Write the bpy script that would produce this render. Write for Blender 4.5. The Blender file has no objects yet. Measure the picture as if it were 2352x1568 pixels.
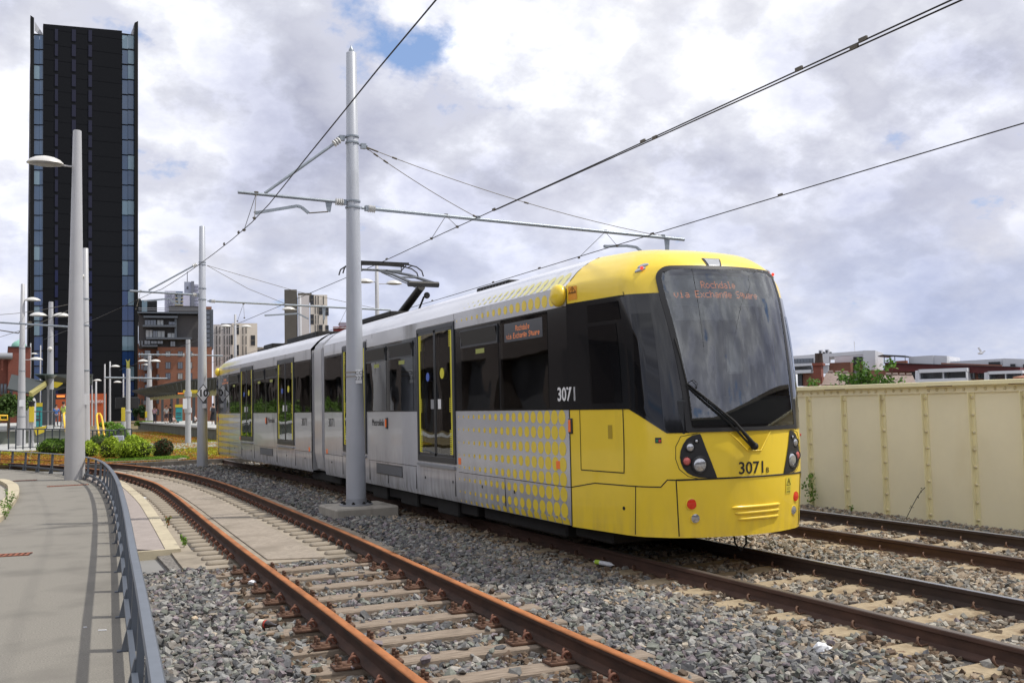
import bpy, bmesh, math, random
import numpy as np
from mathutils import Vector, Matrix
random.seed(7); rng=np.random.default_rng(11)
scene=bpy.context.scene
COL=scene.collection
R=math.radians
# ---------------------------------------------------------------- camera (a 34 mm lens held at eye height)
F=2240.75358; TH=.0648810758; RO=-.0215820803; PSI=.4483651; CH=2.01922
fw=Vector((math.sin(PSI)*math.cos(TH),math.cos(PSI)*math.cos(TH),math.sin(TH)))
rt=Vector((math.cos(PSI),-math.sin(PSI),0)); up=rt.cross(fw)
r2=rt*math.cos(RO)+up*math.sin(RO); u2=-rt*math.sin(RO)+up*math.cos(RO)
CAM=Vector((0,0,CH))
cd=bpy.data.cameras.new('camera'); cam=bpy.data.objects.new('camera',cd); COL.objects.link(cam)
cd.sensor_width=36; cd.lens=36*F/2352; cd.clip_start=.05; cd.clip_end=4000
M=Matrix((r2,u2,-fw)).transposed().to_4x4(); M.translation=CAM; cam.matrix_world=M
scene.camera=cam
def ray(x,y): return fw*F+r2*(x-1176)-u2*(y-784)
def gp(x,y,z=0.):
    d=ray(x,y); return CAM+d*((z-CH)/d.z)
def vx(x,y,X): d=ray(x,y); return CAM+d*(X/d.x)
def vy(x,y,Y): d=ray(x,y); return CAM+d*(Y/d.y)
def at(x,y,dep):
    d=ray(x,y); return CAM+d*(dep/math.hypot(d.x,d.y))
# ---------------------------------------------------------------- materials
MAT={}
def mat(name,col,rough=.6,metal=0.,var=.0,vscale=8.,bump=0.,bscale=60.,spec=.5,stretch=(1,1,1),col2=None,emit=0,coat=0.,dirt=None,bdist=.01):
    if name in MAT: return MAT[name]
    m=bpy.data.materials.new(name); m.use_nodes=True; nt=m.node_tree; b=nt.nodes['Principled BSDF']
    b.inputs['Roughness'].default_value=rough; b.inputs['Metallic'].default_value=metal
    b.inputs['Specular IOR Level'].default_value=spec; b.inputs['Coat Weight'].default_value=coat
    b.inputs['Base Color'].default_value=(*col,1)
    if emit:
        b.inputs['Emission Color'].default_value=(*col,1); b.inputs['Emission Strength'].default_value=emit
    if var or col2 or bump or dirt:
        tc=nt.nodes.new('ShaderNodeTexCoord'); mp=nt.nodes.new('ShaderNodeMapping'); mp.inputs['Scale'].default_value=stretch
        nt.links.new(tc.outputs['Object'],mp.inputs['Vector'])
    if var or col2:
        n=nt.nodes.new('ShaderNodeTexNoise'); n.inputs['Scale'].default_value=vscale; n.inputs['Detail'].default_value=6; n.inputs['Roughness'].default_value=.62
        nt.links.new(mp.outputs[0],n.inputs['Vector'])
        cr=nt.nodes.new('ShaderNodeValToRGB'); cr.color_ramp.elements[0].position=.3; cr.color_ramp.elements[1].position=.7
        c2=col2 or col
        cr.color_ramp.elements[0].color=(*[max(0,c*(1-var)) for c in col],1); cr.color_ramp.elements[1].color=(*[min(1,c*(1+var)) for c in c2],1)
        nt.links.new(n.outputs['Fac'],cr.inputs['Fac']); last=cr.outputs['Color']
        if dirt:
            n2=nt.nodes.new('ShaderNodeTexNoise'); n2.inputs['Scale'].default_value=dirt[1]; n2.inputs['Detail'].default_value=8
            mp2=nt.nodes.new('ShaderNodeMapping'); mp2.inputs['Scale'].default_value=dirt[3] if len(dirt)>3 else (1,1,1)
            nt.links.new(tc.outputs['Object'],mp2.inputs['Vector']); nt.links.new(mp2.outputs[0],n2.inputs['Vector'])
            r3=nt.nodes.new('ShaderNodeValToRGB'); r3.color_ramp.elements[0].position=dirt[2]; r3.color_ramp.elements[1].position=min(1,dirt[2]+.18)
            nt.links.new(n2.outputs['Fac'],r3.inputs['Fac'])
            mx=nt.nodes.new('ShaderNodeMix'); mx.data_type='RGBA'; mx.inputs['B'].default_value=(*dirt[0],1)
            nt.links.new(r3.outputs['Color'],mx.inputs['Factor']); nt.links.new(last,mx.inputs['A']); last=mx.outputs['Result']
        nt.links.new(last,b.inputs['Base Color'])
    if bump:
        n=nt.nodes.new('ShaderNodeTexNoise'); n.inputs['Scale'].default_value=bscale; n.inputs['Detail'].default_value=5
        nt.links.new(mp.outputs[0],n.inputs['Vector'])
        bp=nt.nodes.new('ShaderNodeBump'); bp.inputs['Strength'].default_value=bump; bp.inputs['Distance'].default_value=bdist
        nt.links.new(n.outputs['Fac'],bp.inputs['Height']); nt.links.new(bp.outputs[0],b.inputs['Normal'])
    MAT[name]=m; return m
def brick(name,c1,c2,mortar,scale=1.,w=.225,h=.075):
    if name in MAT: return MAT[name]
    m=bpy.data.materials.new(name); m.use_nodes=True; nt=m.node_tree; b=nt.nodes['Principled BSDF']; b.inputs['Roughness'].default_value=.85
    tc=nt.nodes.new('ShaderNodeTexCoord'); sp=nt.nodes.new('ShaderNodeSeparateXYZ'); ad=nt.nodes.new('ShaderNodeMath'); cb=nt.nodes.new('ShaderNodeCombineXYZ')
    nt.links.new(tc.outputs['Object'],sp.inputs[0]); nt.links.new(sp.outputs[0],ad.inputs[0]); nt.links.new(sp.outputs[1],ad.inputs[1])
    nt.links.new(ad.outputs[0],cb.inputs[0]); nt.links.new(sp.outputs[2],cb.inputs[1])
    br=nt.nodes.new('ShaderNodeTexBrick'); br.inputs['Scale'].default_value=scale; br.inputs['Brick Width'].default_value=w; br.inputs['Row Height'].default_value=h
    br.inputs['Mortar Size'].default_value=.008; br.inputs['Color1'].default_value=(*c1,1); br.inputs['Color2'].default_value=(*c2,1); br.inputs['Mortar'].default_value=(*mortar,1)
    nt.links.new(cb.outputs[0],br.inputs['Vector'])
    n=nt.nodes.new('ShaderNodeTexNoise'); n.inputs['Scale'].default_value=.6; n.inputs['Detail'].default_value=5; nt.links.new(tc.outputs['Object'],n.inputs['Vector'])
    cr=nt.nodes.new('ShaderNodeValToRGB'); cr.color_ramp.elements[0].color=(.72,.72,.72,1); cr.color_ramp.elements[1].color=(1.15,1.15,1.15,1)
    nt.links.new(n.outputs['Fac'],cr.inputs['Fac'])
    mx=nt.nodes.new('ShaderNodeMix'); mx.data_type='RGBA'; mx.blend_type='MULTIPLY'; mx.inputs['Factor'].default_value=1
    nt.links.new(br.outputs['Color'],mx.inputs['A']); nt.links.new(cr.outputs['Color'],mx.inputs['B']); nt.links.new(mx.outputs['Result'],b.inputs['Base Color'])
    MAT[name]=m; return m
# ---------------------------------------------------------------- mesh builder
class MB:
    def __init__(s): s.v=[]; s.f=[]
    def add(s,vs,fs):
        o=len(s.v); s.v+= [tuple(p) for p in vs]; s.f+=[tuple(i+o for i in f) for f in fs]; return s
    def box(s,x0,x1,y0,y1,z0,z1,M=None):
        vs=[(x,y,z) for z in (z0,z1) for y in (y0,y1) for x in (x0,x1)]
        if M: vs=[M@Vector(p) for p in vs]
        return s.add(vs,[(0,2,3,1),(4,5,7,6),(0,1,5,4),(2,6,7,3),(0,4,6,2),(1,3,7,5)])
    def quad(s,a,b,c,d): return s.add([a,b,c,d],[(0,1,2,3)])
    def cyl(s,p0,p1,r0,r1=None,n=16,caps=True):
        r1=r0 if r1 is None else r1
        p0=Vector(p0);p1=Vector(p1);d=(p1-p0).normalized()
        a=d.orthogonal().normalized(); b=d.cross(a)
        vs=[]
        for p,r in ((p0,r0),(p1,r1)):
            for i in range(n):
                t=2*math.pi*i/n; vs.append(p+(a*math.cos(t)+b*math.sin(t))*r)
        fs=[(i,(i+1)%n,n+(i+1)%n,n+i) for i in range(n)]
        if caps: fs+=[tuple(range(n-1,-1,-1)),tuple(range(n,2*n))]
        return s.add(vs,fs)
    def tube(s,pts,r,n=8,caps=True):
        pts=[Vector(p) for p in pts]; rs=r if isinstance(r,(list,tuple)) else [r]*len(pts)
        vs=[];a=None
        for i,p in enumerate(pts):
            d=(pts[min(i+1,len(pts)-1)]-pts[max(i-1,0)]).normalized()
            if a is None: a=d.orthogonal().normalized()
            else: a=(a-d*a.dot(d)).normalized()
            b=d.cross(a)
            for k in range(n):
                t=2*math.pi*k/n; vs.append(p+(a*math.cos(t)+b*math.sin(t))*rs[i])
        fs=[]
        for i in range(len(pts)-1):
            for k in range(n): fs.append((i*n+k,i*n+(k+1)%n,(i+1)*n+(k+1)%n,(i+1)*n+k))
        if caps: fs+=[tuple(range(n-1,-1,-1)),tuple((len(pts)-1)*n+k for k in range(n))]
        return s.add(vs,fs)
    def lathe(s,prof,n=24,M=None):   # prof: (r,z)
        vs=[];m=len(prof)
        for r,z in prof:
            for k in range(n):
                t=2*math.pi*k/n; p=Vector((r*math.cos(t),r*math.sin(t),z)); vs.append(M@p if M else p)
        fs=[]
        for i in range(m-1):
            for k in range(n): fs.append((i*n+k,i*n+(k+1)%n,(i+1)*n+(k+1)%n,(i+1)*n+k))
        fs+=[tuple(range(n-1,-1,-1)),tuple((m-1)*n+k for k in range(n))]
        return s.add(vs,fs)
    def prism(s,poly,z0,z1,M=None):
        n=len(poly); vs=[Vector((x,y,z0)) for x,y in poly]+[Vector((x,y,z1)) for x,y in poly]
        if M: vs=[M@p for p in vs]
        return s.add(vs,[(i,(i+1)%n,n+(i+1)%n,n+i) for i in range(n)]+[tuple(range(n-1,-1,-1)),tuple(range(n,2*n))])
    def ball(s,c,r,n=12,m=8,sc=(1,1,1)):
        c=Vector(c);vs=[c+Vector((0,0,-r*sc[2]))]
        for i in range(1,m):
            ph=-math.pi/2+math.pi*i/m
            for k in range(n):
                t=2*math.pi*k/n; vs.append(c+Vector((r*sc[0]*math.cos(ph)*math.cos(t),r*sc[1]*math.cos(ph)*math.sin(t),r*sc[2]*math.sin(ph))))
        vs.append(c+Vector((0,0,r*sc[2]))); fs=[(0,1+(k+1)%n,1+k) for k in range(n)]
        for i in range(m-2):
            for k in range(n): fs.append((1+i*n+k,1+i*n+(k+1)%n,1+(i+1)*n+(k+1)%n,1+(i+1)*n+k))
        L=len(vs)-1; fs+=[(1+(m-2)*n+k,1+(m-2)*n+(k+1)%n,L) for k in range(n)]
        return s.add(vs,fs)
    def build(s,name,m,parent=None,bevel=0,smooth=None,seg=1,fixn=True,loc=None):
        me=bpy.data.meshes.new(name); 
        vs=s.v
        if loc is not None: vs=[(x-loc[0],y-loc[1],z-loc[2]) for x,y,z in vs]
        me.from_pydata(vs,[],s.f)
        if fixn or bevel:
            bm=bmesh.new(); bm.from_mesh(me)
            if fixn: bmesh.ops.recalc_face_normals(bm,faces=bm.faces)
            if bevel:
                ed=[e for e in bm.edges if len(e.link_faces)==2 and e.calc_face_angle(0)>.6]
                bmesh.ops.bevel(bm,geom=ed,offset=bevel,segments=seg,affect='EDGES',clamp_overlap=True)
            bm.to_mesh(me); bm.free()
        if smooth:
            me.shade_smooth(); me.set_sharp_from_angle(angle=R(smooth))
        me.materials.append(m)
        o=bpy.data.objects.new(name,me); COL.objects.link(o)
        if parent: o.parent=parent
        if loc is not None: o.location=loc
        return o
def tag(o,label=None,cat=None,group=None,kind=None):
    if label: o['label']=label
    if cat: o['category']=cat
    if group: o['group']=group
    if kind: o['kind']=kind
    return o
def empty(name,loc=(0,0,0),rz=0,label=None,cat=None,group=None):
    o=bpy.data.objects.new(name,None); COL.objects.link(o); o.location=loc; o.rotation_euler=(0,0,rz); o.empty_display_size=.2
    return tag(o,label,cat,group)
def kids(o): return [c for c in bpy.data.objects if c.parent==o]
def copy_tree(o,parent=None,first=True):
    c=o.copy(); COL.objects.link(c); c.parent=parent
    for ch in kids(o): copy_tree(ch,c,False)
    return c
def text_mb(txt,size,depth=.003,align='CENTER',bold=0):
    cu=bpy.data.curves.new('t','FONT'); cu.body=txt; cu.size=size; cu.extrude=depth/2; cu.align_x=align; cu.align_y='CENTER'; cu.resolution_u=3; cu.offset=bold
    o=bpy.data.objects.new('t',cu); COL.objects.link(o); dg=bpy.context.evaluated_depsgraph_get(); dg.update()
    me=bpy.data.meshes.new_from_object(o.evaluated_get(dg)); mb=MB(); mb.add([v.co[:] for v in me.vertices],[tuple(p.vertices) for p in me.polygons])
    bpy.data.objects.remove(o); bpy.data.meshes.remove(me); bpy.data.curves.remove(cu); return mb
def mapv(mb,fn):
    mb.v=[tuple(fn(*p)) for p in mb.v]; return mb
def xf(M): return lambda x,y,z: M@Vector((x,y,z))
def npmesh(name,verts,faces,m,attr=None,smooth=False):
    """verts (n,3), faces (k,3|4) numpy"""
    me=bpy.data.meshes.new(name); n=len(verts);k,w=faces.shape
    me.vertices.add(n); me.vertices.foreach_set('co',verts.astype(np.float32).ravel())
    me.loops.add(k*w); me.loops.foreach_set('vertex_index',faces.astype(np.int32).ravel())
    me.polygons.add(k); me.polygons.foreach_set('loop_start',np.arange(0,k*w,w,dtype=np.int32))
    me.polygons.foreach_set('use_smooth',np.full(k,smooth,dtype=bool))
    if attr is not None:
        a=me.color_attributes.new('col','FLOAT_COLOR','POINT'); c=np.ones((n,4),np.float32); c[:,:3]=attr; a.data.foreach_set('color',c.ravel())
    me.update(calc_edges=True); me.validate()
    me.materials.append(m); o=bpy.data.objects.new(name,me); COL.objects.link(o); return o
def attrmat(name,rough=.9,var=.25,trans=False,spec=.3):
    m=bpy.data.materials.new(name); m.use_nodes=True; nt=m.node_tree; b=nt.nodes['Principled BSDF']; b.inputs['Roughness'].default_value=rough; b.inputs['Specular IOR Level'].default_value=spec
    a=nt.nodes.new('ShaderNodeAttribute'); a.attribute_name='col'
    tc=nt.nodes.new('ShaderNodeTexCoord'); n=nt.nodes.new('ShaderNodeTexNoise'); n.inputs['Scale'].default_value=45; n.inputs['Detail'].default_value=4; nt.links.new(tc.outputs['Object'],n.inputs['Vector'])
    cr=nt.nodes.new('ShaderNodeValToRGB'); cr.color_ramp.elements[0].position=.3; cr.color_ramp.elements[1].position=.7
    cr.color_ramp.elements[0].color=(1-var,)*3+(1,); cr.color_ramp.elements[1].color=(1+var,)*3+(1,)
    nt.links.new(n.outputs['Fac'],cr.inputs['Fac'])
    mx=nt.nodes.new('ShaderNodeMix'); mx.data_type='RGBA'; mx.blend_type='MULTIPLY'; mx.inputs['Factor'].default_value=1
    nt.links.new(a.outputs['Color'],mx.inputs['A']); nt.links.new(cr.outputs['Color'],mx.inputs['B']); nt.links.new(mx.outputs['Result'],b.inputs['Base Color'])
    if trans:
        t=nt.nodes.new('ShaderNodeBsdfTranslucent'); nt.links.new(mx.outputs['Result'],t.inputs['Color']); ms=nt.nodes.new('ShaderNodeMixShader'); ms.inputs[0].default_value=.3
        nt.links.new(b.outputs[0],ms.inputs[1]); nt.links.new(t.outputs[0],ms.inputs[2]); nt.links.new(ms.outputs[0],nt.nodes['Material Output'].inputs[0])
    return m
ORD='first second third fourth fifth sixth seventh eighth ninth tenth eleventh twelfth thirteenth fourteenth fifteenth sixteenth seventeenth eighteenth nineteenth twentieth'.split()
def ordn(i):
    if i<20: return ORD[i]
    t,u=divmod(i+1,10)
    return {2:'twenti',3:'thirti',4:'forti',5:'fifti'}[t]+'eth' if u==0 else {2:'twenty',3:'thirty',4:'forty',5:'fifty'}[t]+'-'+ORD[u-1]

# ---------------------------------------------------------------- sky, sun
sun_dir=Vector((.501,-.212,.839)).normalized()
W=bpy.data.worlds.new('World'); scene.world=W; W.use_nodes=True; nt=W.node_tree; nt.nodes.clear()
out=nt.nodes.new('ShaderNodeOutputWorld'); bg=nt.nodes.new('ShaderNodeBackground'); sky=nt.nodes.new('ShaderNodeTexSky')
sky.sky_type='NISHITA'; sky.sun_disc=False; sky.sun_elevation=R(57); sky.sun_rotation=math.atan2(sun_dir.x,sun_dir.y); sky.altitude=40; sky.air_density=1.0; sky.dust_density=.6; sky.ozone_density=1.3
def nd(t,**k):
    n=nt.nodes.new(t)
    for a,b in k.items(): setattr(n,a,b)
    return n
def ln(a,b): nt.links.new(a,b)
tc=nd('ShaderNodeTexCoord'); sx=nd('ShaderNodeSeparateXYZ'); ln(tc.outputs['Generated'],sx.inputs[0])
zz=nd('ShaderNodeMath',operation='MAXIMUM'); zz.inputs[1].default_value=-.06; ln(sx.outputs[2],zz.inputs[0])
za=nd('ShaderNodeMath',operation='ADD'); za.inputs[1].default_value=.48; ln(zz.outputs[0],za.inputs[0])
dx=nd('ShaderNodeMath',operation='DIVIDE'); dy=nd('ShaderNodeMath',operation='DIVIDE'); ln(sx.outputs[0],dx.inputs[0]); ln(za.outputs[0],dx.inputs[1]); ln(sx.outputs[1],dy.inputs[0]); ln(za.outputs[0],dy.inputs[1])
cv=nd('ShaderNodeCombineXYZ'); ln(dx.outputs[0],cv.inputs[0]); ln(dy.outputs[0],cv.inputs[1]); cv.inputs[2].default_value=2.3
def noise(sc,det,ro,off=(0,0,0),dist=0.):
    mp=nd('ShaderNodeMapping'); mp.inputs['Location'].default_value=off; ln(cv.outputs[0],mp.inputs[0])
    n=nd('ShaderNodeTexNoise'); n.inputs['Scale'].default_value=sc; n.inputs['Detail'].default_value=det; n.inputs['Roughness'].default_value=ro; n.inputs['Distortion'].default_value=dist; ln(mp.outputs[0],n.inputs['Vector']); return n.outputs['Fac']
def ramp(src,pts):
    r=nd('ShaderNodeValToRGB'); e=r.color_ramp.elements
    while len(e)<len(pts): e.new(.5)
    for i,(p,c) in enumerate(pts): e[i].position=p; e[i].color=(*c,1) if isinstance(c,tuple) else (c,c,c,1)
    ln(src,r.inputs[0]); return r.outputs[0]
def mixc(f,a,b,bt='MIX'):
    m=nd('ShaderNodeMix',data_type='RGBA',blend_type=bt)
    for s,k in ((f,'Factor'),(a,'A'),(b,'B')):
        if hasattr(s,'is_linked'): ln(s,m.inputs[k])
        else: m.inputs[k].default_value=s if not isinstance(s,tuple) else (*s,1)
    return m.outputs['Result']
L_=(-.052,.036,0.)
def sub_(a_,b_,add):
    m=nd('ShaderNodeMath',operation='SUBTRACT'); ln(a_,m.inputs[0]); ln(b_,m.inputs[1]); k=nd('ShaderNodeMath',operation='ADD'); ln(m.outputs[0],k.inputs[0]); k.inputs[1].default_value=add; return k.outputs[0]
O1=(.9,.55,0)
n0=noise(4.7,14,.57,O1,.0); n1=noise(4.7,14,.57,(O1[0]+L_[0],O1[1]+L_[1],.02),.0)
big=noise(1.6,3,.5,(5.2,3.1,0)); 
relief=ramp(sub_(n0,n1,.5),[(.42,(.80,.80,.83)),(.50,(.98,.98,.98)),(.57,(1.26,1.255,1.24))])
thick=ramp(n0,[(.34,(.86,.88,.96)),(.42,(.86,.87,.91)),(.50,(.78,.79,.84)),(.60,(.61,.625,.71)),(.70,(.49,.505,.60))])
bigs=ramp(big,[(.36,(.84,.85,.90)),(.50,(1.0,1.0,1.0)),(.60,(1.14,1.135,1.12))])
cl=mixc(1.,thick,relief,'MULTIPLY'); cl=mixc(1.,cl,bigs,'MULTIPLY')
elev=ramp(sx.outputs[2],[(.0,(.80,.82,.90)),(.16,(.84,.85,.92)),(.42,(1.06,1.06,1.05))]); cl=mixc(1.,cl,elev,'MULTIPLY')
cover=ramp(n0,[(.315,0.),(.385,1.)])
hor=ramp(sx.outputs[2],[(.0,.95),(.10,.6),(.22,0.)])
wisp=ramp(noise(3.4,6,.6,(7,2,0)),[(.35,(.40,.46,.66)),(.52,(.58,.62,.76)),(.66,(.84,.83,.86))])
cl=mixc(hor,cl,wisp)
skyc=mixc(1.,sky.outputs[0],(.085,.085,.085),'MULTIPLY')
skyc=mixc(.5,skyc,(.36,.54,.95))
tot=mixc(cover,skyc,cl)
ln(tot,bg.inputs[0]); bg.inputs[1].default_value=1.13; ln(bg.outputs[0],out.inputs[0])
sl=bpy.data.lights.new('sun','SUN'); sl.energy=3.5; sl.angle=R(1.2); sl.color=(1,.955,.88)
so=bpy.data.objects.new('sun',sl); COL.objects.link(so); so.rotation_mode='QUATERNION'; so.rotation_quaternion=sun_dir.to_track_quat('Z','Y'); so.location=(0,0,60)
vs=scene.view_settings; vs.view_transform='Standard'; vs.look='None'; vs.exposure=0; vs.gamma=1; scene.display_settings.display_device='sRGB'

# ---------------------------------------------------------------- setting: ground, path, beds
m_ball=mat('ballast_base',(.16,.145,.13),.95,var=.45,vscale=22,bump=.9,bscale=26,bdist=.04,col2=(.20,.185,.165))
m_path=mat('asphalt_path',(.215,.20,.172),.92,var=.38,vscale=70,bump=.7,bscale=150,bdist=.008,dirt=((.165,.153,.132),1.1,.50))
m_conc=mat('weathered_concrete',(.31,.265,.205),.92,var=.16,vscale=3.2,bump=.5,bscale=90,bdist=.008,dirt=((.20,.17,.13),1.4,.50))
m_slab=mat('pinkish_concrete',(.33,.285,.26),.92,var=.14,vscale=5,bump=.5,bscale=140,bdist=.006,dirt=((.25,.215,.19),60,.52))
m_kerb=mat('cream_kerb',(.47,.41,.29),.88,var=.12,vscale=4,bump=.3,bscale=80,dirt=((.33,.28,.2),1.2,.55))
m_dark=mat('dark_gutter',(.085,.075,.065),.9,var=.3,vscale=12,bump=.4,bscale=60)
m_far=mat('far_ground',(.20,.195,.185),.95,var=.25,vscale=.2)
def sheet(name,poly,z0,z1,m,kind='structure',bevel=0):
    o=MB().prism(poly,z0,z1).build(name,m,bevel=bevel); tag(o,kind=kind); return o
g=MB().box(-1500,1500,-600,2500,-3,-.06).build('ground',m_far); tag(g,kind='structure')
sheet('ballast_bed',[(.55,-3),(12.9,-3),(12.9,70),(3,70),(3.2,38.6),(1.2,38.6),(1.5,13)],-.5,-.012,m_ball)
# fence line (feet of the posts), from the camera into the distance
FENCE=[(.20,1.2),(.34,3.4),(.47,5.6),(.60,7.9),(.72,10.2),(.85,12.5),(.98,14.9),(1.1,17.3),(1.22,19.8),(1.32,22.4),(1.39,24.9),(1.43,27.5),(1.42,29.9),(1.30,32.2),(1.02,34.3),(.62,36.1),(.10,37.9),(-.5,39.9),(-1.15,41.9),(-1.9,44.0),(-2.7,46.2)]
def smoothline(P,step):
    P=[Vector(p).to_3d() for p in P]; out=[]
    for i in range(len(P)-1):
        a=P[max(i-1,0)];b=P[i];c=P[i+1];d=P[min(i+2,len(P)-1)]
        n=max(2,int((c-b).length/step))
        for k in range(n):
            t=k/n; out.append(.5*((2*b)+(c-a)*t+(2*a-5*b+4*c-d)*t*t+(3*b-a-3*c+d)*t**3))
    out.append(P[-1]); return out
def offset(L,d):
    o=[]
    for i,p in enumerate(L):
        t=(L[min(i+1,len(L)-1)]-L[max(i-1,0)]); t.z=0; t.normalize(); n=Vector((t.y,-t.x,0)); o.append(p+n*d)
    return o
fl=smoothline(FENCE,.5)
fe=offset(fl,.10)
KL=[(-1.95,8),(-1.9,14),(-1.75,18.5),(-1.35,20.6),(-1.0,22.4),(-.95,24.3),(-1.25,26.3),(-2.2,28.0),(-4,29.3),(-9,30.5)]
K0=[gp(0,1200),gp(22,1172),gp(40,1148),gp(44,1130),gp(35,1116),gp(0,1106)]
kl=smoothline([(K0[0].x-.9,K0[0].y-4),(K0[0].x-.35,K0[0].y-1.6)]+[(p.x,p.y) for p in K0]+[(K0[-1].x-1.2,K0[-1].y+.5)],.3)
path=[(p.x,p.y) for p in fe]+[(-6,50),(-14,44),(-14,kl[-1].y)]+[(p.x,p.y) for p in reversed(kl)]+[(-6,kl[0].y),(-6,-3),(.05,-3)]
sheet('path',path,-.3,0,m_path)
# raised kerb round the planting pocket at the left
ki=offset(kl,-.26)
mb=MB()
for i in range(len(kl)-1):
    a,b,c,d=kl[i],kl[i+1],ki[i+1],ki[i]
    mb.prism([(a.x,a.y),(b.x,b.y),(c.x,c.y),(d.x,d.y)],-.1,.10)
tag(mb.build('kerb',m_kerb),'cream concrete kerb curving round the weedy pocket at the left edge of the path','kerb')
sheet('gravel_pocket',[(p.x,p.y) for p in ki]+[(-14,ki[-1].y),(-14,ki[0].y)],-.2,-.01,mat('pale_gravel',(.36,.33,.28),.95,var=.2,vscale=30,bump=.8,bscale=60))
# pinkish strip with cream kerb between fence and siding, slab track beyond
KE=[(1.80,14.93),(1.98,19.4),(2.1,23),(2.13,26),(2.13,28.2),(2.10,30.6),(1.96,32.6),(1.70,34.4),(1.3,36.0)]
ke=smoothline(KE,.6); k2=offset(ke,-.20)
sheet('concrete_strip',[(p.x,p.y) for p in k2]+[(p.x,p.y) for p in reversed(fl) if 14.9<p.y<35.5],-.2,.05,m_slab)
mb=MB()
for i in range(len(ke)-1):
    a,b,c,d=ke[i],ke[i+1],k2[i+1],k2[i]
    mb.prism([(a.x,a.y),(b.x,b.y),(c.x,c.y),(d.x,d.y)],-.2,.062)
tag(mb.build('kerb',m_kerb),'long cream kerb edging the pinkish concrete strip beside the rusty siding','kerb')
MB().box(1.05,1.80,14.86,14.93,-.1,.066).build('strip_edging',m_kerb); tag(bpy.data.objects['strip_edging'],kind='structure')
k3=offset(ke,.16);k4=offset(ke,.32)
def band(a,b,z0,z1,m,name,lo=0):
    return sheet(name,[(p.x,p.y) for p in a if p.y>lo]+[(p.x,p.y) for p in reversed(b) if p.y>lo],z0,z1,m)
# ---------------------------------------------------------------- siding rails
SL=[(x*.962,y*.962) for x,y in [(2.2,-2.),(2.25,3),(2.32,6.3),(2.38,8.9),(2.42,11.9),(2.46,14.3),(2.53,17.2),(2.60,19.7),(2.68,22.7),(2.72,25.5),(2.70,27.6),(2.58,29.4),(2.42,31.2),(2.2,32.9),(1.9,34.7),(1.45,36.6),(.8,38.8),(-.1,41.2),(-1.3,43.8),(-3,46.8),(-6,51)]]
SR=[(x*.962,y*.962) for x,y in [(3.80,-2),(3.83,3),(3.88,7.1),(3.95,9.5),(4.02,11.7),(4.09,13.6),(4.15,16.1),(4.20,19.8),(4.24,22.4),(4.25,25.),(4.19,27.7),(4.05,30.1),(3.82,32.5),(3.50,34.6),(3.12,36.5),(2.55,38.7),(1.7,41.2),(.4,44.4),(-1.6,48.2),(-5,53.3)]]
sl_=smoothline(SL,.35); sr_=smoothline(SR,.35)
SY0=13.06
mb=MB()
out=[]
al=offset([p for p in sl_ if SY0<p.y<37.2],-.72); ar=offset([p for p in sr_ if SY0<p.y<38.4],.62)
al=[Vector((max(p.x, 1.55),p.y,0)) for p in al]
sheet('track_slab',[(p.x,SY0 if i==0 else p.y) for i,p in enumerate(al)]+[(p.x,SY0 if i==len(ar)-1 else p.y) for i,p in enumerate(reversed(ar))],-.3,.018,m_conc)
g3=[p for p in k3 if p.y<33]; g4=[p for p in k4 if p.y<33]
sheet('gutter',[(p.x,p.y) for p in g3]+[(p.x,p.y) for p in reversed(g4)],-.05,.023,m_dark)
m_panel=mat('slab_panel_concrete',(.30,.255,.205),.93,var=.22,vscale=14,bump=.6,bscale=110,bdist=.006,dirt=((.22,.185,.145),1.2,.50))
# raised centre panel of the slab track between the rails
cl_=[p for p in offset(sl_,.36) if SY0+.03<p.y<37]; cr_=[p for p in offset(sr_,-.50) if SY0+.03<p.y<37.3]
sheet('slab_panel',[(p.x,p.y) for p in cl_]+[(p.x,p.y) for p in reversed(cr_)],-.1,.036,m_panel,bevel=.006)
# ---------------------------------------------------------------- raised sedum bed far beyond the ballast
m_bedwall=mat('dark_kerb_wall',(.10,.09,.08),.95,var=.5,vscale=3,bump=.8,bscale=20)
m_soil=mat('bed_soil',(.15,.115,.05),.95,var=.4,vscale=4,bump=.6,bscale=20)
ZB=.17
bedF=[(-3.6,45.5),(-1.2,42.0),(.6,39.6),(1.5,38.9),(3.05,38.5),(6.4,38.9),(12.9,39.4)]
sheet('track_bed',bedF+[(40,60),(60,260),(-60,260),(-40,60)],-.3,ZB,m_soil)
mb=MB()
for (x0,y0),(x1,y1) in zip(bedF[2:],bedF[3:]):
    a=Vector((x0,y0,0));b=Vector((x1,y1,0));t=(b-a).normalized();n=Vector((-t.y,t.x,0))
    mb.prism([tuple((a-n*.12)[:2]),tuple((b-n*.12)[:2]),tuple((b+n*.1)[:2]),tuple((a+n*.1)[:2])],-.3,ZB+.035)
tag(mb.build('retaining_kerb',m_bedwall,bevel=.01),'dark stained low wall across the end of the gravel, below the planted bed','low wall')
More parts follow.
